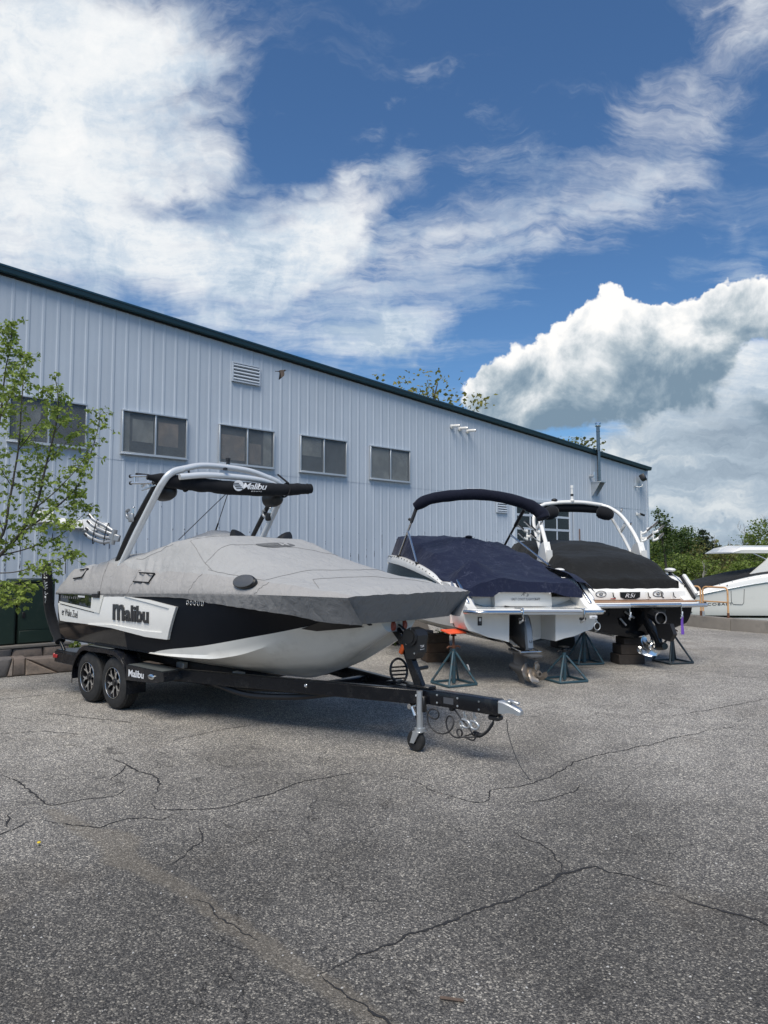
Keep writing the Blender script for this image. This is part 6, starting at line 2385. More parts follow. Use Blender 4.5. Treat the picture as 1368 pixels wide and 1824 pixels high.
def propeller(root, name, c, axis, r, mt, blades=3, phase=0.0, hub=.05):
    p = part(name, root, c)
    q_ = V(axis).normalized().to_track_quat('Z', 'Y').to_matrix().to_4x4()
    mb = MB()
    mb.lathe([(hub * .7, -.09), (hub, -.07), (hub * 1.05, .05), (hub * .8, .09), (hub * .5, .09), (hub * .5, .05), (.0001, .05)], M[mt], (0, 0, 0), q_, 20)
    mb.build('hub', p, 40)
    me = None
    for k in range(blades):
        rows = []
        for i in range(8):
            t = i / 7
            rad = lerp(hub * .9, r, t)
            ch = (.09 + .20 * math.sin(math.pi * min(1, t * .85 + .08))) * (r / .19) * (1 - .45 * t ** 5)
            pit = lerp(.80, .40, t)
            row = []
            for j in range(7):
                s = (j / 6 - .5) * ch
                sk = .10 * t * t * (r / .19)
                ang = (s * math.cos(pit) + sk) / max(rad, .03)
                row.append(V((rad * math.cos(ang), rad * math.sin(ang), s * math.sin(pit) + .012 * math.sin(j / 6 * math.pi) + .05 * t)))
            rows.append(row)
        b = MB()
        back = [[p_ + V((0, 0, -.009 * (1 - abs(j / 3 - 1)) - .002)) for j, p_ in enumerate(rw_)] for rw_ in rows]
        mm = q_ @ Matrix.Rotation(phase + k * 2 * math.pi / blades, 4, 'Z')
        b.grid([[mm @ p_ for p_ in rw_] for rw_ in rows], M[mt])
        b.grid([[mm @ p_ for p_ in rw_] for rw_ in back], M[mt])
        b.build('blade', p, 60)
    return p


def cleat(mb, c, d=(1, 0, 0)):
    c, d = V(c), V(d).normalized()
    mb.tube([c - d * .08 + V((0, 0, .035)), c - d * .03 + V((0, 0, .045)), c + d * .03 + V((0, 0, .045)), c + d * .08 + V((0, 0, .035))], .011, M['chrome'], 8)
    for s in (-.03, .03):
        mb.cyl(c + d * s, c + d * s + V((0, 0, .045)), .010, M['chrome'], 8)


def heightfield_cover(X, half, nx, name_parent, mt, wrf, hem=.0, weldname='canvas', front_drop=None, rear_drop=None, rear_z=None, mats=None):
    """cover draped between rails: half = list of control columns (ws, zs) from edge to centre, or full width list"""
    rows = []
    for i in range(nx + 1):
        x = lerp(X[0], X[-1], i / nx)
        cols = [(pchip(X, ys, x), pchip(X, zs, x)) for ys, zs in half]
        pts = []
        for (a, b) in zip(cols, cols[1:]):
            for k in range(8):
                t = k / 8
                pts.append((lerp(a[0], b[0], t), lerp(a[1], b[1], t)))
        pts.append(cols[-1])
        ys, zs = [p[0] for p in pts], [p[1] for p in pts]
        for _ in range(3):
            z2 = zs[:]
            for k in range(1, len(zs) - 1):
                z2[k] = .25 * zs[k - 1] + .5 * zs[k] + .25 * zs[k + 1]
            zs = z2
        row = []
        for k, (y, z) in enumerate(zip(ys, zs)):
            e = min(k, len(ys) - 1 - k) / 4
            row.append(V((x, y, z + wrf(x, y) * min(1, e))))
        rows.append(row)
    return rows


def drape(x, y, a, seed=0.0):
    """broad hanging folds with sharp crests and slack valleys, little fine crumple"""
    p = V((x * .8 + y * .45 + seed, y * 1.0 - x * .4, seed))
    r = (1 - abs(noise.noise(p * 1.2))) ** 4
    q_ = V((x * 1.7 - y * .9 + seed, y * 1.5 + x * .6, 5 + seed))
    r2 = (1 - abs(noise.noise(q_))) ** 6
    return a * (1.0 * r - .35 + .55 * r2) + a * .12 * noise.noise(V((x * 5, y * 5, seed)))


# ------------------------------------------------------------------ middle boat, navy cover
P2 = (2.31, 11.38, 0)
Q2 = (R(1.2), 0, R(108))
b2 = thing('bowrider_boat', 'white sterndrive bowrider under a navy cover, propped on blue stands in the middle', 'boat', P2, Q2)
X2 = [0, .9, 1.6, 3.0, 4.5, 5.6, 6.4, 6.9]
g_w = [1.19, 1.22, 1.24, 1.24, 1.12, .84, .45, .04]
g_z = [1.12, 1.50, 1.56, 1.58, 1.60, 1.60, 1.58, 1.56]
c_w = [1.10, 1.12, 1.12, 1.06, .88, .58, .26, .03]
c_z = [.83, .83, .84, .87, .96, 1.10, 1.28, 1.48]
k_z = [.53, .53, .53, .53, .55, .66, .92, 1.40]
mb = MB()
rw2 = vhull(mb, X2, g_w, g_z, c_w, c_z, k_z, M['gel_white'], M['hull_dull'], .45, 6.9)
# pods either side of the drive notch, their floor following the vee
for sgn, yi in ((1, .40), (-1, .42)):
    def sec(x):
        c, a = 1.10, 1.19
        gzx = pchip(X2, g_z, x)
        zi = lerp(.53, .83, yi / c)
        pts = [V((x, sgn * yi, zi))]
        for k in range(1, 5):
            t = k / 4
            y = lerp(yi, c, t)
            pts.append(V((x, sgn * y, lerp(.53, .83, y / c) - (.018 if k == 2 else 0))))
        pts.append(V((x, sgn * (c + .025), .842)))
        for k in range(1, 6):
            t = k / 5
            pts.append(V((x, sgn * (lerp(c + .03, a, t ** .8) + .03 * math.sin(math.pi * t)), lerp(.842, min(gzx, 1.12 if x < .05 else gzx), t))))
        pts.append(V((x, sgn * yi, 1.10)))
        return pts
    ss_ = [sec(x) for x in (.003, .15, .30, .452)]
    # round the outer stern corner
    for k in range(5, 11):
        ss_[0][k].y -= sgn * .025
    n = len(ss_[0])
    mb.grid([s_ + [s_[0]] for s_ in ss_], M['gel_white'], mfun=lambda i, j: M['hull_dull'] if j < 4 else M['gel_white'])
    mb.add(ss_[0], [tuple(range(n))], M['gel_white'])
# notch face
mb.add([(.452, .42, lerp(.53, .83, .4 / 1.1)), (.452, 0, .53), (.452, -.43, lerp(.53, .83, .43 / 1.1)), (.452, -.43, 1.10), (.452, .42, 1.10)], [(0, 1, 2, 3, 4)], M['gel_white'])
mb.add([(.453, 1.2, .9), (.453, 1.2, 1.12), (.453, -1.2, 1.12), (.453, -1.2, .9)], [(0, 1, 2, 3)], M['gel_white'])
mb.build('hull', b2, 32)
mb = MB()
rows = [[V((x, s * pchip(X2, g_w, x) * .985, pchip(X2, g_z, x) - .005)) for s in (-1, -.5, 0, .5, 1)] for x in [lerp(1.0, 6.88, i / 20) for i in range(21)]]
mb.grid(rows, M['gel_white'])
mb.build('deck', b2)
# rub rail
mb = MB()
for s in (-1, 1):
    mb.tube([V((x, s * (pchip(X2, g_w, x) + .008), pchip(X2, g_z, x) - .05)) for x in [lerp(1.0, 6.9, i / 30) for i in range(31)]], .02, M['alloy'], 8)
mb.build('rub_rail', b2, 60)


def rounded_slab(mb, x0, x1, hw, z0, z1, r, mt, edge=.02):
    out = []
    for (cx, cy, a0) in ((x0 + r, -hw + r, 180), (x1 - .02, -hw + .02, 270), (x1 - .02, hw - .02, 0), (x0 + r, hw - r, 90)):
        rr = r if cx < x1 - .1 else .02
        for k in range(9):
            a = R(a0 + 90 * k / 8)
            out.append((cx + rr * math.cos(a), cy + rr * math.sin(a)))
    n = len(out)
    cxm, cym = (x0 + x1) / 2, 0
    rings = []
    for f_, z in ((edge, z0), (0, z0 + edge), (0, z1 - edge * .6), (edge, z1)):
        ring = []
        for (x, y) in out:
            d = V((x - cxm, y - cym))
            L = d.length
            ring.append(V((x - d.x / L * f_, y - d.y / L * f_, z)))
        rings.append(ring)
    mb.grid(rings, mt, close_v=True)
    mb.add(rings[-1], [tuple(range(n))], mt)
    mb.add(rings[0], [tuple(range(n - 1, -1, -1))], mt)
    return out


pf = part('swim_platform', b2)
mb = MB()
out = rounded_slab(mb, -.30, .55, 1.16, 1.085, 1.165, .16, M['gel_white'])
mb.build('deck', pf, 35)
mb = MB()
edge = [V((x, y, 1.115)) for x, y in out if x < .3]
e1 = [V((-.315, y, 1.12)) for y in [lerp(1.0, .36, i / 10) for i in range(11)]]
mb.tube([V((-.05, 1.185, 1.115)), V((-.20, 1.15, 1.115)), V((-.29, 1.06, 1.115))] + e1, .032, M['chrome'], 10)
mb.tube([V((-.315, .33, 1.135)), V((-.315, -.70, 1.135))], .020, M['alloy'], 8)
mb.tube([V((-.315, -.74, 1.12)), V((-.29, -1.06, 1.12)), V((-.20, -1.17, 1.12)), V((-.02, -1.19, 1.12))], .034, M['chrome'], 10)
mb.build('edge_rail', pf, 60)
for y in (.35, -.72):
    mb = MB()
    mb.beam((-.33, y, 1.175), (-.10, y, 1.175), .05, .014, M['chrome'], .004)
    mb.beam((-.335, y, 1.175), (-.335, y, .99), .045, .014, M['chrome'], .004, up=(0, 1, 0))
    mb.tube([(-.34, y, 1.0), (-.30, y + .03, .96), (-.26, y, 1.01)], .016, M['galv'], 8)
    mb.cyl((-.30, y - .05, 1.02), (-.30, y + .05, 1.02), .022, M['chassis'], 10)
    mb.build('ladder_hinge', pf, 50)
mb = MB()
mb.box((-.32, -.90, 1.045), (.01, .14, .05), M['ink_white'], .004)
dashes(mb, 4, .07, .022, M['ink_black'], (-.3252, -.865, 1.035), (0, -1, 0), (0, 0, 1))
mb.tube([V((-.29, -.99 + .055 * math.cos(a), .90 + .06 * math.sin(a))) for a in [i * 2 * math.pi / 12 for i in range(13)]], .008, M['galv'], 6, False)
mb.tube([(-.29, -.99, .96), (-.28, -.95, 1.06)], .010, M['galv'], 6)
mb.build('tow_ring', pf, 50)

# transom block with the name, quarters, seat base
mb = MB()
mb.box((.66, 0, 1.22), (.40, 2.2, .22), M['gel_white'], .03)
mb.build('transom_base', b2)
mb = MB()
rows = []
for (x, z) in ((.30, 1.175), (.285, 1.22), (.315, 1.43), (.34, 1.455), (.42, 1.465), (.60, 1.46)):
    rows.append([V((x + .03 * (abs(y) / .5) ** 3, y + .0, z - .01 * (abs(y - 0) / .5) ** 4)) for y in [lerp(.49, -.55, k / 12) for k in range(13)]])
mb.grid(rows, M['gel_white'])
for k in (0, 12):
    mb.add([r[k] for r in rows] + [V((.60, rows[0][k].y, 1.175))], [tuple(range(7))], M['gel_white'])
mb.build('transom_hatch', b2, 35)


def tfun(y0, z0):
    return lambda u, v_, d: V((.289 + (z0 + v_ - 1.22) * .143 + .012 * 0 - d - .004, y0 - u, z0 + v_))


mb = MB()
vs, fs = text_geo('EAST COAST FLIGHTCRAFT', .52, .038, .002, .0, .22, 1.12)
mb.add([tfun(.205, 1.272)(*p) for p in vs], fs, M['ink_grey'])
vs, fs = text_geo('R', .085, .055, .002, -.008, .75)
mb.add([tfun(.03, 1.345)(*p) for p in vs], fs, M['ink_grey'])
vs, fs = text_geo('3', .045, .045, .002, -.004, .2)
mb.add([tfun(-.06, 1.335)(*p) for p in vs], fs, M['ink_grey'])
mb.build('lettering', b2, 20)
mb = MB()
for y in (.43, -.50):
    mb.box((.31, y, 1.41), (.025, .03, .055), M['chrome'], .006)
for y, z in ((-.04, 1.445), (-.12, 1.435)):
    mb.tube([(.30, y, z + .03), (.27, y, z - .01), (.28, y + .05, z - .02)], .010, M['chassis'], 6)
mb.build('latch', b2, 50)
for s in (1, -1):
    mb = MB()
    prof = [(1.0, 1.10), (-.10, 1.10), (-.12, 1.16), (.02, 1.22), (.25, 1.38), (.46, 1.52), (.62, 1.535), (1.0, 1.545)] if s > 0 else [(1.25, 1.10), (-.10, 1.10), (-.12, 1.16), (.02, 1.22), (.25, 1.40), (.46, 1.585), (.62, 1.63), (1.25, 1.62)]
    ya, yb = (1.225, .98)
    outer = [V((x, s * (ya - .05 * (x < .1)), z)) for x, z in prof]
    inner = [V((x + .02, s * yb, z - .015)) for x, z in prof]
    mid = [V((x - .012, s * (ya - .05), z + .012)) for x, z in prof]
    mb.grid([outer, mid, inner], M['gel_white'])
    n = len(prof)
    mb.add(inner, [tuple(range(n))], M['gel_white'])
    mb.add(outer, [tuple(range(n))], M['gel_white'])
    mb.build('stern_quarter', b2, 40)
    mb = MB()
    mb.beam((.03, s * 1.09, 1.245), (.44, s * 1.09, 1.585), .05, .02, M['chrome'], .006)
    mb.beam((.10, s * 1.195, 1.30), (.42, s * 1.21, 1.56), .035, .018, M['alloy'], .006)
    mb.build('stern_trim', b2, 50)
mb = MB()
for k in range(5):
    mb.beam((.10 + .03 * k, 1.0, 1.20 + .03 * k), (.34 + .03 * k, 1.0, 1.42 + .025 * k), .12, .012, M['alloy'], .004)
mb.build('grab_rail', b2)
mb = MB()
mb.box((-.003, .905, .965), (.012, .07, .13), M['chassis'], .004)
mb.box((-.010, .905, .99), (.008, .04, .05), M['ink_white'], .003)
mb.box((-.010, .905, .94), (.008, .035, .03), M['ink_grey'], .003)
mb.build('fuel_vent', b2)

# windscreen: white moulded frame over dark glass
FR = [(.20, 1.36), (.45, 1.438), (.864, 1.565), (1.488, 1.72), (2.325, 1.862), (3.45, 1.988), (4.37, 2.018), (4.98, 1.93), (5.4, 1.80)]


def fr_y(x):
    return pchip([0, 1, 2.3, 3.6, 4.6, 5.4], [1.2, 1.19, 1.13, 1.05, .86, .45], x)


for s in (1, -1):
    mb = MB()
    rows = []
    for i in range(41):
        x = lerp(.20, 5.4, i / 40)
        z = pchip([p[0] for p in FR], [p[1] for p in FR], x)
        th = pchip([.2, 1, 2, 3.4, 4.6, 5.4], [.05, .08, .14, .165, .15, .09], x)
        y = fr_y(x)
        rows.append([V((x, s * (y + .035), z - th)), V((x, s * (y + .045), z - th * .5)), V((x, s * (y + .02), z - .012)), V((x, s * (y - .02), z)), V((x, s * (y - .08), z - .01)), V((x, s * (y - .08), z - th))])
    mb.grid(rows, M['gel_white'], close_v=True)
    mb.build('windscreen_frame', b2, 40)
    mb = MB()
    rows = []
    for i in range(31):
        x = lerp(1.0, 5.3, i / 30)
        z = pchip([p[0] for p in FR], [p[1] for p in FR], x) - pchip([.2, 1, 2, 3.4, 4.6, 5.4], [.05, .08, .14, .165, .15, .09], x) + .02
        rows.append([V((x, s * (fr_y(x) + .010), z)), V((x, s * (fr_y(x) + .05), min(z - .005, pchip(X2, g_z, x) + .01)))])
    mb.grid(rows, M['glass_teal'])
    mb.build('side_glass', b2, 60)
    mb = MB()
    for i in range(26):
        x = .4 + i * .19
        z = pchip([p[0] for p in FR], [p[1] for p in FR], x)
        mb.lathe([(.013, 0), (.013, .008), (.0001, .012)], M['chassis'], (x, s * (fr_y(x) + .026), z - .028), Matrix.Rotation(R(-70 if s > 0 else 70), 4, 'X'), 8)
    mb.build('cover_snap', b2)
    mb = MB()
    for x in (3.9, 4.35):
        z = pchip([p[0] for p in FR], [p[1] for p in FR], x)
        mb.ball((x, s * (fr_y(x) + .03), z - .05), (.05, .02, .022), M['chrome'])
    mb.build('deck_fitting', b2)

# bimini frame and boot
bf = part('bimini', b2)
for s in (1, -1):
    mb = MB()
    foot, top = V((3.33, s * 1.08, 1.985)), V((2.26, s * 1.10, 2.93))
    p_mid = foot.lerp(top, .68)
    mb.tube([foot, p_mid], .022, M['chrome'] if s > 0 else M['plastic_black'], 10)
    mb.tube([p_mid, top], .034, M['drive_grey'] if s > 0 else M['plastic_black'], 10)
    mb.box(p_mid, (.05, .05, .06), M['plastic_black'], .01)
    mb.ball(p_mid + V((.02, s * .03, .04)), (.03, .03, .03), M['plastic_black'])
    mb.build('main_bow', bf, 50)
    mb = MB()
    mb.tube([V((2.12 if s > 0 else 1.40, s * 1.15, 1.84)), foot.lerp(top, .50)], .019, M['chrome'], 10)
    mb.ball((2.12 if s > 0 else 1.40, s * 1.15, 1.845), (.04, .035, .03), M['plastic_black'])
    mb.build('brace', bf, 50)
    mb = MB()
    mb.tube([foot + V((-.05, 0, .02)), foot.lerp(top, .42) + V((-.03, 0, 0))], .012, M['chassis'], 6)
    mb.ball(foot, (.05, .04, .03), M['plastic_black'])
    mb.build('strap', bf, 50)
mb = MB()
bp = bez([V((2.30, 1.14, 2.88)), V((2.14, .92, 3.02)), V((2.05, .5, 3.10)), V((2.0, .0, 3.14)), V((1.95, -.5, 3.10)), V((1.85, -.95, 2.98)), V((1.74, -1.17, 2.82)), V((1.70, -1.20, 2.72))], 70)
n = len(bp)
mb.tube(bp, .1, M['navy_plain'], 16, True, [(.10 + .022 * sstep(.5, 1, i / n)) * (.75 + .25 * sstep(0, .06, min(i / n, 1.03 - i / n))) * (1 + .10 * noise.noise(V((i * .22, 2, 0)))) for i in range(n)], 1.05)
mb.build('boot', bf, 60)
mb = MB()
tp = [p for p in bp if -.14 < p.y < .26]
mb.grid([[p + V((-.045, 0, .107)), p + V((.03, 0, .118))] for p in tp], M['ink_white'])
mb.build('boot_label', bf, 60)
mb = MB()
dashes(mb, 9, .28, .03, M['ink_grey'], (1.968, .20, 3.249), (0, -1, 0), (1, 0, .12))
mb.build('label_print', bf, 20)

# sterndrive
def sterndrive(root, base, tilt, steer, mt, cowl, prop_mt, duo=True, trim=True):
    d = part('sterndrive', root, base, (0, tilt, steer))
    mb = MB()   # gimbal housing
    mb.prism([(-.005, .20), (-.10, .24), (-.18, .16), (-.21, -.05), (-.17, -.28), (-.005, -.36)], -.15, .15, M['plastic_black'])
    mb.build('gimbal_housing', d, 25)
    mb = MB()   # upper case
    rows = []
    for (x, w, z0, z1) in ((-.14, .11, -.30, .12), (-.22, .14, -.34, .17), (-.34, .15, -.38, .18), (-.46, .14, -.42, .12), (-.54, .11, -.44, .0), (-.58, .06, -.45, -.12)):
        rows.append([V((x, w * math.cos(a) * (abs(math.cos(a)) ** -.3 if abs(math.cos(a)) > .05 else 1), lerp(z0, z1, .5 + .5 * math.sin(a)))) for a in [k * 2 * math.pi / 18 for k in range(18)]])
    mb.grid(rows, M['plastic_black'], close_v=True)
    mb.add(rows[0], [tuple(range(18))], M['plastic_black'])
    mb.add(rows[-1], [tuple(range(18))], M['plastic_black'])
    mb.build('upper_case', d, 40)
    mb = MB()   # cowl shield on the rear face
    prof = [(-.40, .205), (-.47, .16), (-.60, -.10), (-.66, -.38), (-.63, -.42), (-.40, -.40)]
    for s in (-1, 1):
        pass
    sec = []
    for (x, z), w in zip(prof[:5], (.035, .05, .062, .058, .045)):
        sec.append([V((x + .05, -w, z - .01)), V((x, -w * .8, z)), V((x - .012, 0, z + .004)), V((x, w * .8, z)), V((x + .05, w, z - .01))])
    mb.grid(sec, M[cowl])
    mb.add([V((p.x + .05, p.y, p.z)) for p in sec[0]] + sec[0][::-1], [tuple(range(10))], M[cowl])
    mb.build('cowl', d, 35)
    if trim:
        mb = MB()
        text(mb, 'D', .06, .055, M['ink_white'], (-.545, .035, .015), (0, -1, 0), (.43, 0, .9), .003, .01)
        text(mb, 'U', .05, .035, M['ink_black'], (-.655, .025, -.30), (0, -1, 0), (.2, 0, .98), .003, .01)
        dashes(mb, 2, .09, .012, M['ink_white'], (-.488, .045, .135), (0, -1, 0), (.43, 0, .9))
        mb.build('cowl_print', d, 20)
    mb = MB()   # anti-ventilation plate
    out = [(-.12, .05), (-.20, .10), (-.45, .13), (-.72, .13), (-.82, .11), (-.84, 0)]
    poly = out + [(x, -y) for x, y in out[-2::-1]]
    top = [V((x, y, -.47)) for x, y in poly]
    bot = [V((x, y, -.492)) for x, y in poly]
    n = len(poly)
    mb.add(top + bot, [tuple(range(n)), tuple(range(2 * n - 1, n - 1, -1))] + [(i, (i + 1) % n, n + (i + 1) % n, n + i) for i in range(n)], M[mt])
    mb.build('cavitation_plate', d, 20)
    mb = MB()   # leg below the plate, torpedo, skeg
    rows = []
    for (z, xa, xb, w) in ((-.44, -.14, -.60, .085), (-.50, -.17, -.58, .06), (-.58, -.22, -.56, .05), (-.68, -.22, -.58, .06), (-.74, -.20, -.60, .085), (-.80, -.22, -.58, .06), (-.84, -.30, -.52, .02), (-.96, -.42, -.54, .008)):
        c, hx = (xa + xb) / 2, (xa - xb) / 2
        rows.append([V((c + hx * math.cos(a), w * math.sin(a), z)) for a in [k * 2 * math.pi / 18 for k in range(18)]])
    mb.grid(rows, M[mt], close_v=True)
    mb.add(rows[-1], [tuple(range(18))], M[mt])
    mb.build('lower_case', d, 45)
    mb = MB()
    mb.lathe([(.0001, -.02), (.05, .0), (.075, .08), (.085, .25), (.075, .42), (.06, .44)], M[mt], (-.16, 0, -.735), Matrix.Rotation(R(-90), 4, 'Y'), 20)
    mb.build('torpedo', d, 45)
    mb = MB()
    for s in (-1, 1):
        mb.cyl((-.12, s * .17, -.30), (-.40, s * .17, -.40), .028, M['plastic_black'], 10)
        mb.cyl((-.40, s * .17, -.40), (-.66, s * .16, -.44), .014, M['chrome'], 10)
    mb.cyl((-.66, -.19, -.44), (-.66, .19, -.44), .016, M['chrome'], 10)
    mb.build('trim_ram', d, 50)
    if duo:
        propeller(d, 'propeller', (-.66, 0, -.735), (-1, 0, 0), .185, prop_mt, 3, .5, .062)
        propeller(d, 'propeller', (-.82, 0, -.735), (-1, 0, 0), .165, prop_mt, 3, 1.3, .055)
    else:
        propeller(d, 'propeller', (-.70, 0, -.735), (-1, 0, 0), .20, prop_mt, 4, .4, .06)
    return d


sterndrive(b2, (.455, .19, .98), R(-3), R(6), 'drive_grey', 'drive_blue', 'prop_bronze')

# navy cover
c2 = thing('boat_cover', 'faded navy canvas cover over the middle bowrider', 'boat cover', P2, Q2)
XC = [.20, .50, .85, 1.3, 1.9, 2.4, 3.0, 3.7, 4.2, 4.65, 5.05]
eL = [1.03, 1.13, 1.17, 1.145, 1.105, 1.075, 1.045, .99, .93, .82, .64]
zL = [1.44, 1.53, 1.585, 1.675, 1.79, 1.875, 1.935, 1.995, 2.015, 1.985, 1.90]
mL = [.80, .84, .88, .90, .90, .88, .88, .86, .80, .62, .40]
mzL = [1.56, 1.60, 1.66, 1.80, 2.00, 2.12, 2.24, 2.36, 2.36, 2.12, 1.92]
cZ = [1.575, 1.63, 1.72, 1.87, 2.12, 2.31, 2.33, 2.38, 2.37, 2.14, 1.93]
mzR = [1.55, 1.62, 1.72, 1.88, 2.06, 2.18, 2.28, 2.35, 2.34, 2.10, 1.92]
half = [(eL, zL), (mL, mzL), ([0] * 11, cZ), ([-w for w in mL], mzR), ([-w - .01 for w in eL], [z - .005 for z in zL])]


def wr2(x, y):
    d = drape(x, y, .06, 3.1) + .05 * math.exp(-((x - 2.4) ** 2 + y * y) / .10)
    r = math.hypot((x - .74) / .42, (y - .72) / .48)
    fold = max(0, 1 - r) ** 1.15 * .27
    valley = -.05 * math.exp(-((x - .95) / .25) ** 2) * sstep(.3, .9, y)
    return d + fold + valley


rows = heightfield_cover(XC, half, 120, None, None, wr2)
mb = MB()
mb.grid(rows, M['cover_navy'])
# rear drop over the seat back, lower outboard of the hatch
f0 = rows[0]
rear = []
for k, p in enumerate(f0):
    hz = pchip([-1.05, -.62, -.56, .48, .60, 1.05], [1.32, 1.36, 1.405, 1.405, 1.33, 1.335], p.y)
    hz = min(hz, p.z - .01)
    rear.append([V((p.x - (.03 + .05 * abs(p.y) ** 2 * 0) * j / 6 + .010 * math.sin(p.y * 23 + 2 * noise.noise(V((p.y * 3, 0, 0)))) * j / 6, p.y, lerp(p.z, hz, j / 6))) for j in range(7)])
mb.grid(rear, M['cover_navy'])
for k, s in ((0, 1), (-1, -1)):
    sk = []
    for r in rows:
        p = r[k]
        sk.append([p + V((0, s * (.004 + .006 * j), -.007 * j + .002 * noise.noise(V((p.x * 8, j, s))))) for j in range(4)])
    mb.grid(sk, M['cover_navy'])
mb.build('canvas', c2, 55, weld=True)
mb = MB()
mb.ball((2.4, 0, pchip(XC, cZ, 2.4) + .055), (.07, .07, .03), M['navy_plain'])
mb.build('pole_cap', c2, 60)
# starboard flap lying over the quarter
mb = MB()
rows = []
for i in range(15):
    x = lerp(1.5, .22, i / 14)
    z = pchip([.2, .5, 1.5], [1.52, 1.66, 1.80], x)
    rows.append([V((x, -.95, z + .06)), V((x - .02, -1.10, z + .035 + .02 * noise.noise(V((x * 4, 0, 0))))), V((x - .05, -1.20, z - .03)), V((x - .08, -1.255, z - .12 - .03 * noise.noise(V((x * 5, 2, 0)))))])
mb.grid(rows, M['cover_navy'])
mb.build('side_flap', c2, 60)

# ------------------------------------------------------------------ third boat, black cover
P3 = (4.55, 13.3, 0)
Q3 = (0, 0, R(98))
b3 = thing('surf_boat', 'black hulled sterndrive boat with white tower under a black cover, on blocks and stands', 'boat', P3, Q3)
X3 = [0, 1.0, 2.0, 3.4, 4.8, 5.9, 6.7, 7.2]
g_w = [1.20, 1.24, 1.27, 1.27, 1.18, .95, .60, .15]
g_z = [1.10, 1.32, 1.62, 1.68, 1.70, 1.70, 1.68, 1.66]
c_w = [1.05, 1.08, 1.08, 1.02, .84, .54, .24, .03]
c_z = [.75, .75, .76, .80, .92, 1.10, 1.32, 1.5]
k_z = [.50, .50, .50, .50, .53, .66, .95, 1.42]
mb = MB()
r3 = vhull(mb, X3, g_w, g_z, c_w, c_z, k_z, M['gel_black'], M['bottom_grey'], 0, 7.2, flare=.02)
t0 = r3[1][0]
t1 = r3[-1][0]
ln = len(t0)
mb.grid([t0, [V((-.02 - .0 * k, 0, lerp(.50, 1.10, k / (ln - 1)))) for k in range(ln)], t1], M['gel_black'])
mb.build('hull', b3, 32, weld=True)
mb = MB()
rows = [[V((x, s * pchip(X3, g_w, x) * .985, pchip(X3, g_z, x) - .005)) for s in (-1, -.5, 0, .5, 1)] for x in [lerp(1.2, 7.18, i / 20) for i in range(21)]]
mb.grid(rows, M['gel_white'])
mb.build('deck', b3)
mb = MB()
for s in (-1, 1):
    for f_ in (.30, .62):
        mb.tube([V((x, s * pchip(X3, c_w, x) * f_, lerp(pchip(X3, k_z, x), pchip(X3, c_z, x), f_) - .03)) for x in [lerp(.1, 6, i / 20) for i in range(21)]], .028, M['hull_dull'], 6)
mb.build('strake', b3, 60)
pf = part('swim_platform', b3)
mb = MB()
out = rounded_slab(mb, -.42, .30, 1.17, 1.085, 1.165, .18, M['gel_white'])
mb.build('deck', pf, 35)
mb = MB()
o2 = rounded_slab(mb, -.40, .30, 1.13, 1.166, 1.182, .17, M['teak'], .006)
mb.build('teak_pad', pf, 35)
mb = MB()
mb.tube([V((.0, 1.205, 1.11)), V((-.22, 1.18, 1.11)), V((-.40, 1.06, 1.11)), V((-.435, .9, 1.11)), V((-.435, .25, 1.11))], .040, M['alloy'], 10)
mb.tube([V((-.435, .25, 1.125)), V((-.435, -.72, 1.125))], .030, M['chrome'], 10)
mb.tube([V((-.435, -.72, 1.11)), V((-.42, -1.0, 1.11)), V((-.36, -1.12, 1.11)), V((-.36, -1.27, 1.11))], .036, M['alloy'], 10)
mb.build('edge_rail', pf, 60)
for y, h in ((.26, .26), (-.72, .22)):
    mb = MB()
    mb.cyl((-.45, y, 1.12), (-.45, y, 1.12 - h), .010, M['chrome'], 8)
    mb.tube([(-.45, y - .02, 1.0), (-.47, y, .93), (-.45, y + .02, .88)], .014, M['galv'], 8)
    mb.lathe([(.025, -.02), (.025, .02)], M['chrome'], (-.45, y, .92), Matrix.Rotation(R(90), 4, 'X'), 10)
    mb.build('ladder_hook', pf, 50)
o = MB()
rows = []
for i in range(12):
    t = i / 11
    w = lerp(.022, .030, t)
    rows.append([V((-.46 + .01 * math.sin(t * 5), -.73 - w + .012 * t, lerp(.93, .60, t))), V((-.475, -.73 + .012 * t, lerp(.93, .60, t))), V((-.46 + .01 * math.sin(t * 5), -.73 + w + .012 * t, lerp(.93, .60, t)))])
o.grid(rows, M['purple'])
o = o.build('ribbon', None, 60)
o.location, o.rotation_euler = P3, Q3
tag(o, 'purple ribbon hanging from the swim platform of the black boat', 'ribbon')
# white transom face with hatch shapes and round emblem hatches
mb = MB()
rows = []
for (x, z) in ((.12, 1.175), (.085, 1.20), (.10, 1.34), (.16, 1.40), (.60, 1.42)):
    rows.append([V((x, y, z)) for y in [lerp(1.12, -1.12, k / 20) for k in range(21)]])
mb.grid(rows, M['gel_white'])
mb.build('transom_face', b3, 30)
mb = MB()
for (y0, y1, d) in ((.80, .36, .02), (.30, -.32, .028), (-.38, -.82, .02)):
    mb.box((.09 - d / 2 + .008, (y0 + y1) / 2, 1.265), (.03 + d, y0 - y1, .16), M['gel_white'], .02, Matrix.Rotation(R(8), 4, 'Y'))
mb.build('hatch', b3, 40)
mb = MB()
for y in (.56, -.56):
    mb.tube([V((.055 - .0, y + .10 * math.cos(a), 1.30 + .055 * math.sin(a))) for a in [i * 2 * math.pi / 20 for i in range(21)]], .007, M['ink_grey'], 5, False)
    mb.tube([V((.052, y + .03 * math.cos(a), 1.30 + .02 * math.sin(a))) for a in [i * 2 * math.pi / 12 for i in range(13)]], .006, M['ink_black'], 5, False)
mb.box((.045, .33 + .0, 1.215), (.004, .10, .014), M['red'], .001)
mb.build('speaker_badge', b3)
mb = MB()
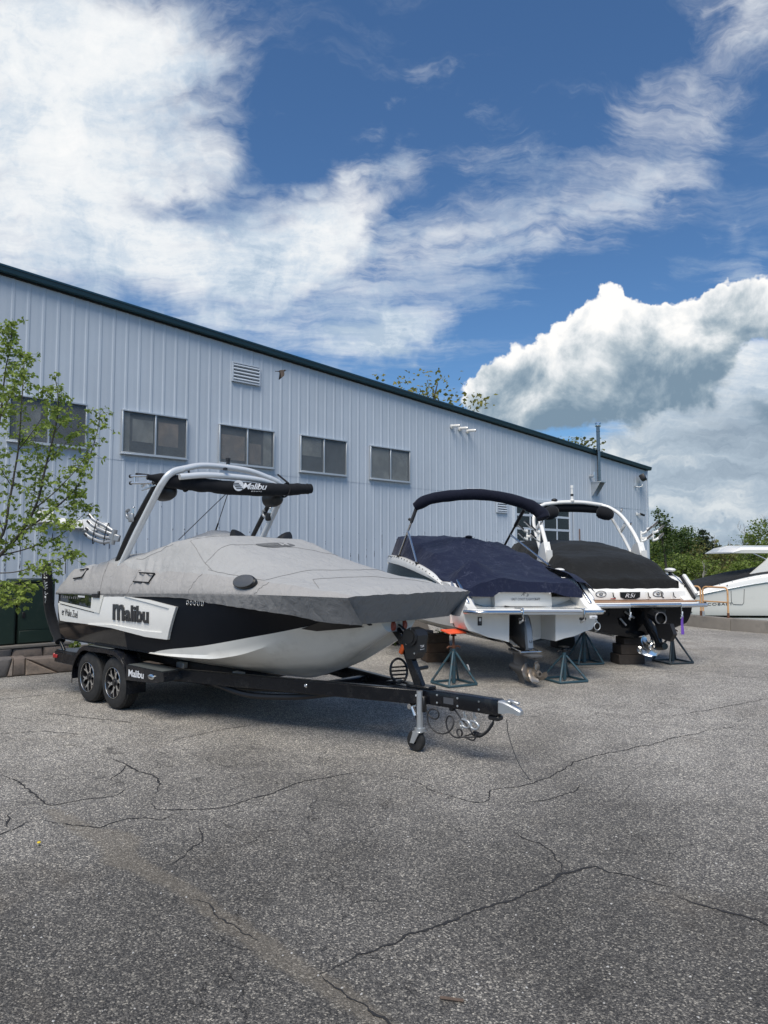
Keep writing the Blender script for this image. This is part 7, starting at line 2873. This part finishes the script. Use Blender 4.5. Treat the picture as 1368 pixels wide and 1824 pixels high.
pts = [(.20, 1.335), (-.20, 1.335), (-.19, 1.24), (-.11, 1.205), (.11, 1.205), (.19, 1.24)]
mb.add([(.036, y, z) for y, z in pts] + [(.044, y, z) for y, z in pts], [tuple(range(6))] + [(i, (i + 1) % 6, 6 + (i + 1) % 6, 6 + i) for i in range(6)], M['glass_dark'])
text(mb, 'R5i', .20, .07, M['ink_white'], (.0355, .10, 1.235), (0, -1, 0), (0, 0, 1), .003, -.004, .35)
mb.build('model_badge', b3, 20)
mb = MB()
for y in (.82, .33, -.36, -.62, -.86):
    mb.tube([(.055, y, 1.325), (.045, y - .01, 1.25), (.05, y - .05, 1.225)], .009, M['chassis'], 6)
mb.build('tie_down', b3, 60)
for s in (1, -1):
    mb = MB()
    prof = [(1.6, 1.14), (-.02, 1.14), (-.04, 1.18), (.06, 1.22), (.45, 1.58), (.75, 1.66), (1.6, 1.68)]
    outer = [V((x, s * 1.235, z)) for x, z in prof]
    mid = [V((x, s * 1.20, z + .012)) for x, z in prof]
    inner = [V((x, s * 1.02, z)) for x, z in prof]
    mb.grid([outer, mid, inner], M['gel_white'])
    mb.add(inner, [tuple(range(7))], M['gel_white'])
    mb.add(outer, [tuple(range(7))], M['gel_black'])
    mb.build('stern_quarter', b3, 35)
    mb = MB()
    for k in range(3):
        mb.beam((.24 + .06 * k, s * 1.21, 1.42 + .035 * k), (.40 + .05 * k, s * 1.245, 1.46 + .045 * k), .02, .02, M['chassis'], .004)
    mb.beam((.02, s * 1.262, 1.20), (.50, s * 1.275, 1.60), .05, .07, M['plastic_black'], .01)
    mb.build('vent_slat', b3)
    mb = MB()
    mb.beam((.06, s * 1.325, 1.27), (.50, s * 1.335, 1.62), .07, .11, M['gel_white'], .02)
    mb.beam((.10, s * 1.352, 1.32), (.44, s * 1.362, 1.59), .03, .07, M['alloy'], .01)
    mb.build('quarter_pad', b3)
    mb = MB()
    mb.ball((.62, s * 1.13, 1.735), (.13, .10, .040), M['gel_white'])
    mb.cyl((.62, s * 1.13, 1.62), (.62, s * 1.13, 1.72), .035, M['chassis'], 10)
    mb.cyl((.58, s * 1.15, 1.66), (.30, s * 1.19, 1.48), .016, M['chrome'], 8)
    mb.build('cleat', b3, 50)
mb = MB()
mb.box((-.035, .78, .90), (.012, .14, .17), M['ink_white'], .004)
mb.box((-.04, .76, 1.03), (.02, .03, .06), M['chassis'], .004)
dashes(mb, 5, .10, .016, M['ink_black'], (-.0415, .83, .94), (0, -1, 0), (0, 0, 1))
dashes(mb, 7, .10, .010, M['ink_grey'], (-.0415, .83, .90), (0, -1, 0), (0, 0, 1), 4)
mb.build('transom_label', b3)
mb = MB()
mb.box((-.03, 1.13, 1.03), (.03, .34, .06), M['hull_dull'], .006)
dashes(mb, 6, .26, .03, M['ink_black'], (-.0455, 1.25, 1.015), (0, -1, 0), (0, 0, 1), 2)
mb.build('name_plate', b3)
mb = MB()
for (a, b, r) in (((-.04, .15, .98), (-.20, .05, .88), .02), ((-.05, -.10, 1.0), (-.22, -.12, .82), .016), ((-.05, .25, .86), (-.14, .18, .74), .02)):
    mb.cyl(a, b, r, M['rack'], 8)
mb.box((-.06, -.45, .93), (.07, .36, .22), M['plastic_black'], .03)
mb.build('transom_hardware', b3, 50)
# drive kicked up and turned
d3 = part('sterndrive', b3, (-.04, -.20, .96), (0, R(6), R(4)))
mb = MB()
mb.prism([(0, .12), (-.12, .14), (-.20, .02), (-.18, -.20), (0, -.22)], -.15, .15, M['gel_black'])
mb.build('gimbal_housing', d3, 25)
mb = MB()
rows = []
for (t, x, w, l) in ((0, -.12, .12, .12), (.25, -.20, .13, .17), (.5, -.28, .12, .17), (.7, -.34, .08, .14), (.85, -.38, .06, .13), (1.0, -.41, .05, .10)):
    z = lerp(.08, -.62, t)
    rows.append([V((x + l * math.cos(a), w * math.sin(a), z)) for a in [k * 2 * math.pi / 16 for k in range(16)]])
mb.grid(rows, M['gel_black'], close_v=True)
mb.add(rows[0], [tuple(range(16))], M['gel_black'])
mb.add(rows[-1], [tuple(range(16))], M['gel_black'])
mb.build('leg', d3, 45)
mb = MB()
mb.tube([V((-.30, 0, -.05)), V((-.52, -.02, -.12))], .12, M['gel_black'], 20, False, [.11, .105])
mb.tube([V((-.525 + .0, -.02 + .103 * math.cos(a), -.12 + .103 * math.sin(a))) for a in [i * 2 * math.pi / 24 for i in range(25)]], .012, M['drive_grey'], 6, False)
mb.lathe([(.0001, 0), (.10, 0)], M['vent_dark'], (-.47, -.015, -.105), Matrix.Rotation(R(90), 4, 'Y'), 20)
mb.build('exhaust_outlet', d3, 45)
mb = MB()
mb.prism([(-.30, -.20), (-.86, -.22), (-.94, -.40), (-.80, -.52), (-.42, -.44)], -.035, .035, M['plastic_black'])
mb.build('fin', d3, 25)
mb = MB()
mb.lathe([(.0001, -.02), (.05, .02), (.065, .12), (.06, .28), (.05, .32)], M['gel_black'], (-.24, 0, -.60), Matrix.Rotation(R(-90), 4, 'Y') @ Matrix.Diagonal((1.15, 1.15, 1.15, 1)), 18)
mb.build('torpedo', d3, 45)
propeller(d3, 'propeller', (-.20, 0, -.60), (1, 0, 0), .215, 'chrome', 4, .3, .075)
propeller(d3, 'propeller', (-.05, 0, -.60), (1, 0, 0), .19, 'chrome', 3, .9, .065)

# white tower with hooks, speakers, folded black bimini
tw3 = part('tower', b3)
for s in (1, -1):
    mb = MB()
    mb.prism([(1.38, 1.78), (1.98, 1.78), (1.98, 1.90), (1.78, 2.24), (1.56, 2.30), (1.42, 2.0)], s * 1.02 - .065, s * 1.02 + .065, M['gel_white'])
    mb.build('foot', tw3, 25)
    mb = MB()
    mb.lathe([(.05, 0), (.05, .012), (.035, .016), (.0001, .016)], M['chassis'], (1.60, s * 1.02 + (-.09 if True else 0) * 1, 1.95), Matrix.Rotation(R(90), 4, 'X'), 16)
    mb.box((1.395, s * 1.02, 2.0), (.02, .13, .26), M['hull_dull'], .01, Matrix.Rotation(R(10), 4, 'Y'))
    mb.build('foot_cap', tw3)
    mb = MB()
    mb.tube(bez([V((1.48, s * 1.02, 2.10)), V((1.80, s * 1.0, 2.50)), V((2.20, s * .94, 2.88)), V((2.50, s * .82, 3.08)), V((2.60, s * .66, 3.15))], 26), .043, M['gel_white'], 12, True, None, .9)
    mb.build('front_leg', tw3, 60)
    mb = MB()
    mb.tube(bez([V((1.90, s * 1.0, 2.06)), V((2.25, s * .98, 2.45)), V((2.55, s * .93, 2.78)), V((2.66, s * .85, 3.0))], 22), .037, M['gel_white'], 12, True, None, .8)
    mb.build('rear_leg', tw3, 60)
    mb = MB()
    mb.beam((2.10, s * .96, 2.70), (2.34, s * .97, 2.54), .03, .10, M['gel_white'], .01)
    for q_ in ((1.95, 2.64), (2.35, 2.98)):
        mb.cyl((q_[0], s * 1.0, q_[1]), (q_[0] - .05, s * 1.0, q_[1] + .09), .02, M['chrome'], 10)
    mb.build('gusset', tw3, 50)
    rk = part('board_rack', tw3, (1.72, s * 1.10, 2.38), (0, 0, R(0)))
    mb = MB()
    mb.beam((0, 0, 0), (-.02, s * .30, .04), .05, .05, M['gel_white'], .01)
    mb.beam((-.02, s * .02, -.08), (-.02, s * .02, .16), .04, .04, M['gel_white'], .01, up=(0, 1, 0))
    mb.beam((-.02, s * .28, -.06), (-.02, s * .28, .18), .04, .04, M['gel_white'], .01, up=(0, 1, 0))
    mb.build('rack_post', rk)
    for (oy, oz) in ((.02, -.06), (.02, .10), (.28, -.04), (.28, .12), (.15, .20)):
        mb = MB()
        mb.tube(bez([V((-.02, s * oy, oz)), V((-.06, s * (oy + .07), oz + .03)), V((-.08, s * (oy + .20), oz + .14))], 10), .026, M['gel_white'], 10)
        mb.tube([V((-.075, s * (oy + .095), oz + .055)), V((-.09, s * (oy + .205), oz + .155))], .030, M['plastic_black'], 10, True, None, .6)
        mb.build('rack_fork', rk, 50)
    sp = part('speaker', tw3, (2.35, s * .62, 2.95))
    mb = MB()
    mb.lathe([(.0001, -.20), (.06, -.19), (.12, -.13), (.145, -.03), (.14, .10), (.10, .16), (.0001, .18)], M['black_fabric'], (0, 0, 0), Matrix.Rotation(R(70 * s), 4, 'X') @ Matrix.Rotation(R(20), 4, 'Y'), 20)
    mb.build('speaker_sock', sp, 50)
mb = MB()
mb.tube(bez([V((2.60, .68, 3.15)), V((2.62, .3, 3.20)), V((2.62, 0, 3.21)), V((2.62, -.3, 3.20)), V((2.60, -.68, 3.15))], 24), .045, M['gel_white'], 12)
mb.build('arch_tube', tw3, 60)
mb = MB()
mb.tube(bez([V((2.72, .70, 3.09)), V((2.75, .3, 3.10)), V((2.75, -.2, 3.10)), V((2.72, -.62, 3.08)), V((2.70, -.72, 3.09))], 24), .11, M['black_fabric'], 14, True, None, .95)
mb.build('folded_bimini', tw3, 60)
mb = MB()
mb.lathe([(.045, 0), (.05, .03), (.032, .05), (.032, .20), (.0325, .20)], M['gel_white'], (2.60, .02, 3.22), None, 14)
mb.lathe([(.034, 0), (.034, .05)], M['chassis'], (2.60, .02, 3.34), None, 14)
mb.lathe([(.028, .20), (.028, .30), (.036, .30), (.036, .36), (.0001, .37)], M['gel_white'], (2.60, .02, 3.22), None, 14)
mb.build('anchor_light', tw3, 40)
mb = MB()
mb.ball((2.62, .42, 3.25), (.06, .07, .04), M['plastic_black'])
mb.build('camera_pod', tw3, 60)

# black cover
c3 = thing('boat_cover', 'smooth black canvas cover over the third boat, farthest right on blocks', 'boat cover', P3, Q3)
XC = [.20, .42, .70, 1.1, 1.5, 2.0, 2.6, 3.4, 3.9, 4.5, 5.4, 6.4, 7.0]
eL = [1.02, 1.06, 1.10, 1.14, 1.17, 1.20, 1.22, 1.23, 1.22, 1.18, 1.02, .70, .25]
zL = [1.52, 1.57, 1.64, 1.70, 1.74, 1.78, 1.80, 1.80, 1.78, 1.76, 1.74, 1.72, 1.70]
mL = [.80, .84, .88, .90, .92, .95, .96, .96, .92, .80, .65, .40, .12]
mz = [1.56, 1.67, 1.88, 2.00, 2.05, 2.12, 2.24, 2.36, 2.34, 2.06, 1.90, 1.80, 1.72]
cZ = [1.555, 1.66, 1.90, 2.04, 2.12, 2.26, 2.33, 2.36, 2.34, 2.10, 1.94, 1.82, 1.73]
half = [(eL, zL), (mL, mz), ([0] * 13, cZ), ([-w for w in mL], mz), ([-w for w in eL], zL)]
rows = heightfield_cover(XC, half, 120, None, None, lambda x, y: drape(x, y, .034, 8.3))
mb = MB()
mb.grid(rows, M['cover_black'])
rear = []
for k, p in enumerate(rows[0]):
    hz = 1.315 + .010 * noise.noise(V((p.y * 4, 0, 1)))
    rear.append([V((p.x - .055 * math.sin(j / 8 * math.pi / 2) + .006 * math.sin(p.y * 19) * j / 8, p.y, lerp(p.z, hz, j / 8))) for j in range(9)])
mb.grid(rear, M['cover_black'])
for k, s in ((0, 1), (-1, -1)):
    mb.grid([[r[k] + V((0, s * (.010 + .010 * j), -.03 * j + .005 * noise.noise(V((r[k].x * 7, j, s))))) for j in range(5)] for r in rows], M['cover_black'])
    # drop at the stern corner
    c = rows[0][k]
    mb.grid([[V((lerp(.15, .50, i / 6), c.y + s * .012 + s * .02 * math.sin(i), lerp(pchip(XC, zL, lerp(.2, .5, i / 6)), 1.30 + .20 * (i / 6) ** 2, j / 5))) for j in range(6)] for i in range(7)], M['cover_black'])
mb.build('canvas', c3, 55, weld=True)
mb = MB()
mb.tube([rows[60][k] + V((0, 0, .002)) for k in range(len(rows[60]))], .004, M['cord'], 5)
mb.build('seam', c3, 60)
mb = MB()
for x, y in ((3.3, .05),):
    mb.box((x, y, 2.385), (.06, .20, .02), M['plastic_black'], .008)
mb.build('cover_vent', c3)
mb = MB()
mb.box((3.6, -1.02, 2.05), (.55, .10, .26), M['drive_grey'], .03)
mb.build('windscreen_corner', b3)

# ------------------------------------------------------------------ white cruiser behind the concrete wall
P4 = (9.6, 23.6, 0)
Q4 = (0, 0, R(-3))
b4 = thing('cabin_cruiser', 'white cabin cruiser with hardtop behind the low concrete wall, cut by the right edge', 'boat', P4, Q4)
X4 = [.05, .6, 1.36, 2.9, 5.0, 7.0, 8.4, 9.2]
sh = [.68, .79, .951, 1.227, 1.42, 1.55, 1.62, 1.66]
bw = [1.35, 1.42, 1.45, 1.48, 1.45, 1.15, .6, .05]
mb = MB()
for s in (-1, 1):
    rows = []
    for i in range(41):
        x = lerp(.05, 9.2, i / 40)
        b, h = pchip(X4, bw, x), pchip(X4, sh, x)
        yc = 1.5 + s * 0
        row = [V((x, yc, lerp(-.85, -.4, sstep(5, 9.2, x)))), V((x, yc + s * b * .82, lerp(-.45, .0, sstep(5.5, 9.2, x)))), V((x, yc + s * b * .90, .03)), V((x, yc + s * b * .905, .055)), V((x, yc + s * b * .92, .135)), V((x, yc + s * b * .925, .15))]
        for k in range(1, 5):
            row.append(V((x, yc + s * lerp(b * .925, b, k / 4), lerp(.15, h, k / 4))))
        rows.append(row)
    mb.grid(rows, M['gel_white'], mfun=lambda i, j: M['gel_black'] if j in (3,) else M['gel_white'])
    if s == -1:
        rr = rows
mb.grid([[V((.05, 1.5 + f_ * 1.3, -.4)) for f_ in (-1, 0, 1)], [V((.05, 1.5 + f_ * 1.35, .68)) for f_ in (-1, 0, 1)]], M['gel_white'])
mb.build('hull', b4, 30)
mb = MB()
rows = []
for i in range(41):   # rolled deck edge
    x = lerp(.05, 9.2, i / 40)
    b, h = pchip(X4, bw, x), pchip(X4, sh, x)
    up = pchip([.05, .6, 1.3, 2.9, 9.2], [.02, .10, .20, .28, .30], x)
    rows.append([V((x, 1.5 - b - .012, h - .012)), V((x, 1.5 - b - .012, h + .018)), V((x, 1.5 - b + .03, h + up * .6)), V((x, 1.5 - b + .14, h + up)), V((x, 1.5 - b + .30, h + up - .03)), V((x, 1.5 + b * .9, h + up - .10))])
mb.grid(rows, M['gel_white'])
mb.build('deck', b4, 28)
mb = MB()
mb.tube([V((x, 1.5 - pchip(X4, bw, x) - .018, pchip(X4, sh, x))) for x in [lerp(.05, 9.2, i / 40) for i in range(41)]], .018, M['alloy'], 8)
mb.build('rub_rail', b4, 60)
mb = MB()
def side4(x, z, off):
    b, h = pchip(X4, bw, x), pchip(X4, sh, x)
    return V((x, 1.5 - lerp(b * .925, b, (z - .15) / (h - .15)) - off, z))


vs, fs = text_geo('COBALT', .80, .085, .003, .004, 0, 1.15)
mb.add([side4(.98 + u, .455 + v_ + .02 * u, .003 + d) for u, v_, d in vs], fs, M['ink_black'])
for k in range(3):
    a = .60 + k * .105
    pts = [(a, .475), (a + .10, .475), (a + .135, .575), (a + .035, .575)]
    mb.add([side4(x, z, .008) for x, z in pts] + [side4(x, z, -.02) for x, z in pts], [(0, 1, 2, 3), (0, 4, 5, 1), (1, 5, 6, 2), (2, 6, 7, 3), (3, 7, 4, 0)], M['ink_black'] if k != 1 else M['drive_blue'])
mb.build('maker_lettering', b4, 20)
mb = MB()
dl = [(1.72, .93), (1.74, .58), (1.80, .50), (2.08, .49), (2.13, .55), (2.14, 1.0)]
mb.tube([V((x, 1.5 - lerp(pchip(X4, bw, x) * .925, pchip(X4, bw, x), (z - .15) / (pchip(X4, sh, x) - .15)) - .004, z)) for x, z in dl], .008, M['ink_grey'], 6)
mb.build('side_door_seam', b4, 60)
mb = MB()
for x in (1.4, 1.8, 2.3, 2.5, 2.7):
    mb.ball((x, 1.5 - pchip(X4, bw, x) + .08, pchip(X4, sh, x) + .20), (.02, .02, .02), M['chrome'])
mb.ball((1.60, 1.5 - 1.46, 1.12), (.02, .012, .02), M['chassis'])
mb.ball((.48, 1.5 - 1.34, .24), (.02, .012, .02), M['chassis'])
mb.build('deck_fitting', b4)
ht = part('hardtop', b4)
mb = MB()
rows = []
for i in range(25):
    x = lerp(1.93, 5.4, i / 24)
    t = sstep(1.90, 2.25, x)
    rows.append([V((x, .35, 2.17)), V((x, .33, lerp(2.19, 2.28, t))), V((x, .40, lerp(2.20, 2.37, t))), V((x, 1.5, lerp(2.21, 2.45, t))), V((x, 2.6, lerp(2.20, 2.37, t))), V((x, 2.67, 2.2)), V((x, 2.65, 2.17))])
mb.grid(rows, M['gel_white'], close_v=True)
mb.add(rows[0], [tuple(range(7))], M['gel_white'])
mb.build('roof', ht, 35)
MB().box((3.7, 1.5, 2.183), (3.3, 2.1, .012), M['chassis'], .003).build('underside', ht)
mb = MB()
mb.prism([(2.19, 1.25), (2.40, 1.23), (3.30, 1.70), (3.55, 2.18), (3.25, 2.18), (2.92, 1.86)], .30, .40, M['gel_white'])
mb.build('side_strut', ht, 25)
mb = MB()
mb.cyl((2.55, .38, 2.19), (3.05, .36, 1.95), .022, M['galv'], 8)
mb.build('stay', ht)
c4 = thing('boat_cover', 'low black cockpit cover on the white cruiser behind the wall', 'boat cover', P4, Q4)
mb = MB()
rows = []
for i in range(31):
    x = lerp(.45, 4.2, i / 30)
    z = pchip([.45, .62, 1.0, 1.27, 1.9, 2.4, 3.0, 4.2], [.80, .89, 1.04, 1.15, 1.27, 1.42, 1.58, 1.82], x)
    e = pchip(X4, sh, x) + pchip([.05, .6, 1.3, 2.9, 9.2], [.02, .10, .20, .28, .30], x)
    z = max(z, e + .07 * sstep(.45, .8, x))
    rows.append([V((x, 1.5 - pchip(X4, bw, x) + .10, min(z - .01, e + .005))), V((x, 1.5 - pchip(X4, bw, x) + .28, lerp(e, z, .7))), V((x, .7, z + .01 * noise.noise(V((x * 3, 0, 0))))), V((x, 1.5, z + .03)), V((x, 2.4, z)), V((x, 2.85, e))])
mb.grid(rows, M['cover_black'])
mb.add(rows[0], [tuple(range(6))], M['cover_black'])
mb.add(rows[-1], [tuple(range(6))], M['cover_black'])
mb.build('canvas', c4, 50)
# cradle it stands on
cr_ = thing('boat_cradle', 'dark cradle under the white cruiser hidden by the concrete wall', 'cradle', P4, Q4)
mb = MB()
for x in (1.5, 6.0):
    mb.beam((x, .4, -1.22), (x, 2.6, -1.22), .2, .16, M['chassis'], .02)
    mb.beam((x, 1.5, -1.2), (x, 1.5, -.80), .22, .22, M['timber_dark'], .02, up=(0, 1, 0))
mb.build('beam', cr_)

# ================================================================== JACK STANDS AND BLOCKS
def jack_stand(x, y, rot, apex, pad, mt, screw, head, label, foot=.36):
    r = thing('jack_stand', label, 'jack stand', (x, y, 0), (0, 0, R(rot)), 'steel jack stands under the two blocked boats')
    me = None
    MB().cyl((0, 0, .02), (0, 0, apex + .05), .032, M[mt], 14).build('post', r)
    for k in range(4):
        a = math.pi / 2 * k + math.pi / 4
        if me is None:
            o = MB().tube([(foot, 0, .02), (.03, 0, apex)], .0185, M[mt], 10).build('leg', r)
            me = o.data
        else:
            o = bpy.data.objects.new('leg', me)
            COL.objects.link(o)
            o.parent = r
        o.rotation_euler = (0, 0, a)
    me = None
    L = foot * math.sqrt(2)
    for k in range(4):
        if me is None:
            o = MB().beam((foot / math.sqrt(2), -L / 2, .022), (foot / math.sqrt(2), L / 2, .022), .034, .030, M[mt], .004).build('base_bar', r)
            me = o.data
        else:
            o = bpy.data.objects.new('base_bar', me)
            COL.objects.link(o)
            o.parent = r
        o.rotation_euler = (0, 0, math.pi / 2 * k)
    mb = MB()
    prof = []
    z = apex
    while z < pad:
        prof += [(.017, z), (.021, z + .006), (.017, z + .012)]
        z += .014
    mb.lathe(prof, M[screw], seg=12)
    mb.build('screw', r, 60)
    mb = MB()
    mb.lathe([(.030, apex + .05), (.034, apex + .055), (.034, apex + .095), (.02, apex + .10)], M[screw], seg=12)
    for s in (-1, 1):
        mb.tube([(0, 0, apex + .075), (s * .09, 0, apex + .085), (s * .12, 0, apex + .06)], .013, M[screw], 8)
    mb.build('nut_handle', r, 50)
    mb = MB()
    mb.box((0, 0, pad - .006), (.13, .13, .022), M['chassis'], .004)
    mb.lathe([(.05, pad - .05), (.03, pad - .02), (.03, pad - .01)], M['chassis'], seg=12)
    if head:
        mb.box((0, 0, pad + .016), (.32, .26, .022), M['orange_pad'], .006, Matrix.Rotation(R(8), 4, 'X'))
    mb.build('head_pad', r)
    return r


s1 = jack_stand(1.08, 11.28, 28, .50, .795, 'stand_blue', 'rust', True, 'blue jack stand with orange pad under the near side of the navy covered boat')
MB().box((.16, -.165, .27), (.012, .035, .09), M['ink_white'], .002, Matrix.Rotation(R(-20), 4, 'Y')).build('sticker', s1)
jack_stand(2.88, 11.62, 20, .40, .545, 'stand_blue', 'chassis', False, 'lower blue jack stand right of the outboard propeller, its head clear of the hull')
jack_stand(3.75, 13.6, 12, .55, .735, 'stand_blue', 'rust', False, 'rusty footed blue jack stand behind the navy covered boat')
jack_stand(5.44, 13.7, 15, .52, .74, 'stand_dark', 'rust', False, 'darkest jack stand, under the right side of the black boat')


def block(name_lab, c, size, rot, mt, grp, proud=0):
    o = MB().box((0, 0, 0), size, M[mt], .012).build('timber_block', None)
    o.location = c
    o.rotation_euler = (0, 0, R(rot))
    tag(o, name_lab, 'timber block', grp)


gA = 'brown timber blocks under the navy covered boat'
z = 0
for k, (w, h, d, mt, n) in enumerate([(.46, .18, .44, 'timber0', 'lowest and widest brown timber block of the stack under the navy covered boat'), (.44, .18, .42, 'timber1', 'middle brown timber block with a reddish end under the navy covered boat'), (.42, .15, .40, 'timber2', 'top brown timber block touching the keel of the navy covered boat')]):
    block(n, (.98 + .008 * k, 13.92, z + h / 2), (w, d, h), 12, mt, gA)
    z += h + .001
gB = 'dark timber blocks under the stern of the black boat'
z = 0
for k, (w, h, d, n) in enumerate([(.50, .18, .40, 'lowest and widest dark block under the stern of the black boat'), (.45, .18, .40, 'middle dark block under the stern of the black boat'), (.37, .13, .38, 'topmost dark block touching the keel of the black boat')]):
    block(n, (4.56 + .02 * k, 13.62, z + h / 2), (w, d, h), 6, 'timber_dark', gB)
    z += h + .001
gC = 'dark timber blocks under the bow of the black boat'
z = 0
for k, (w, h, d, n) in enumerate([(.42, .24, .4, 'lower dark block far back under the black boat, seen past the navy boat'), (.40, .24, .4, 'upper dark block far back under the black boat, seen past the navy boat')]):
    block(n, (3.96, 16.1, z + h / 2), (w, d, h), 8, 'timber_dark', gC)
    z += h + .001
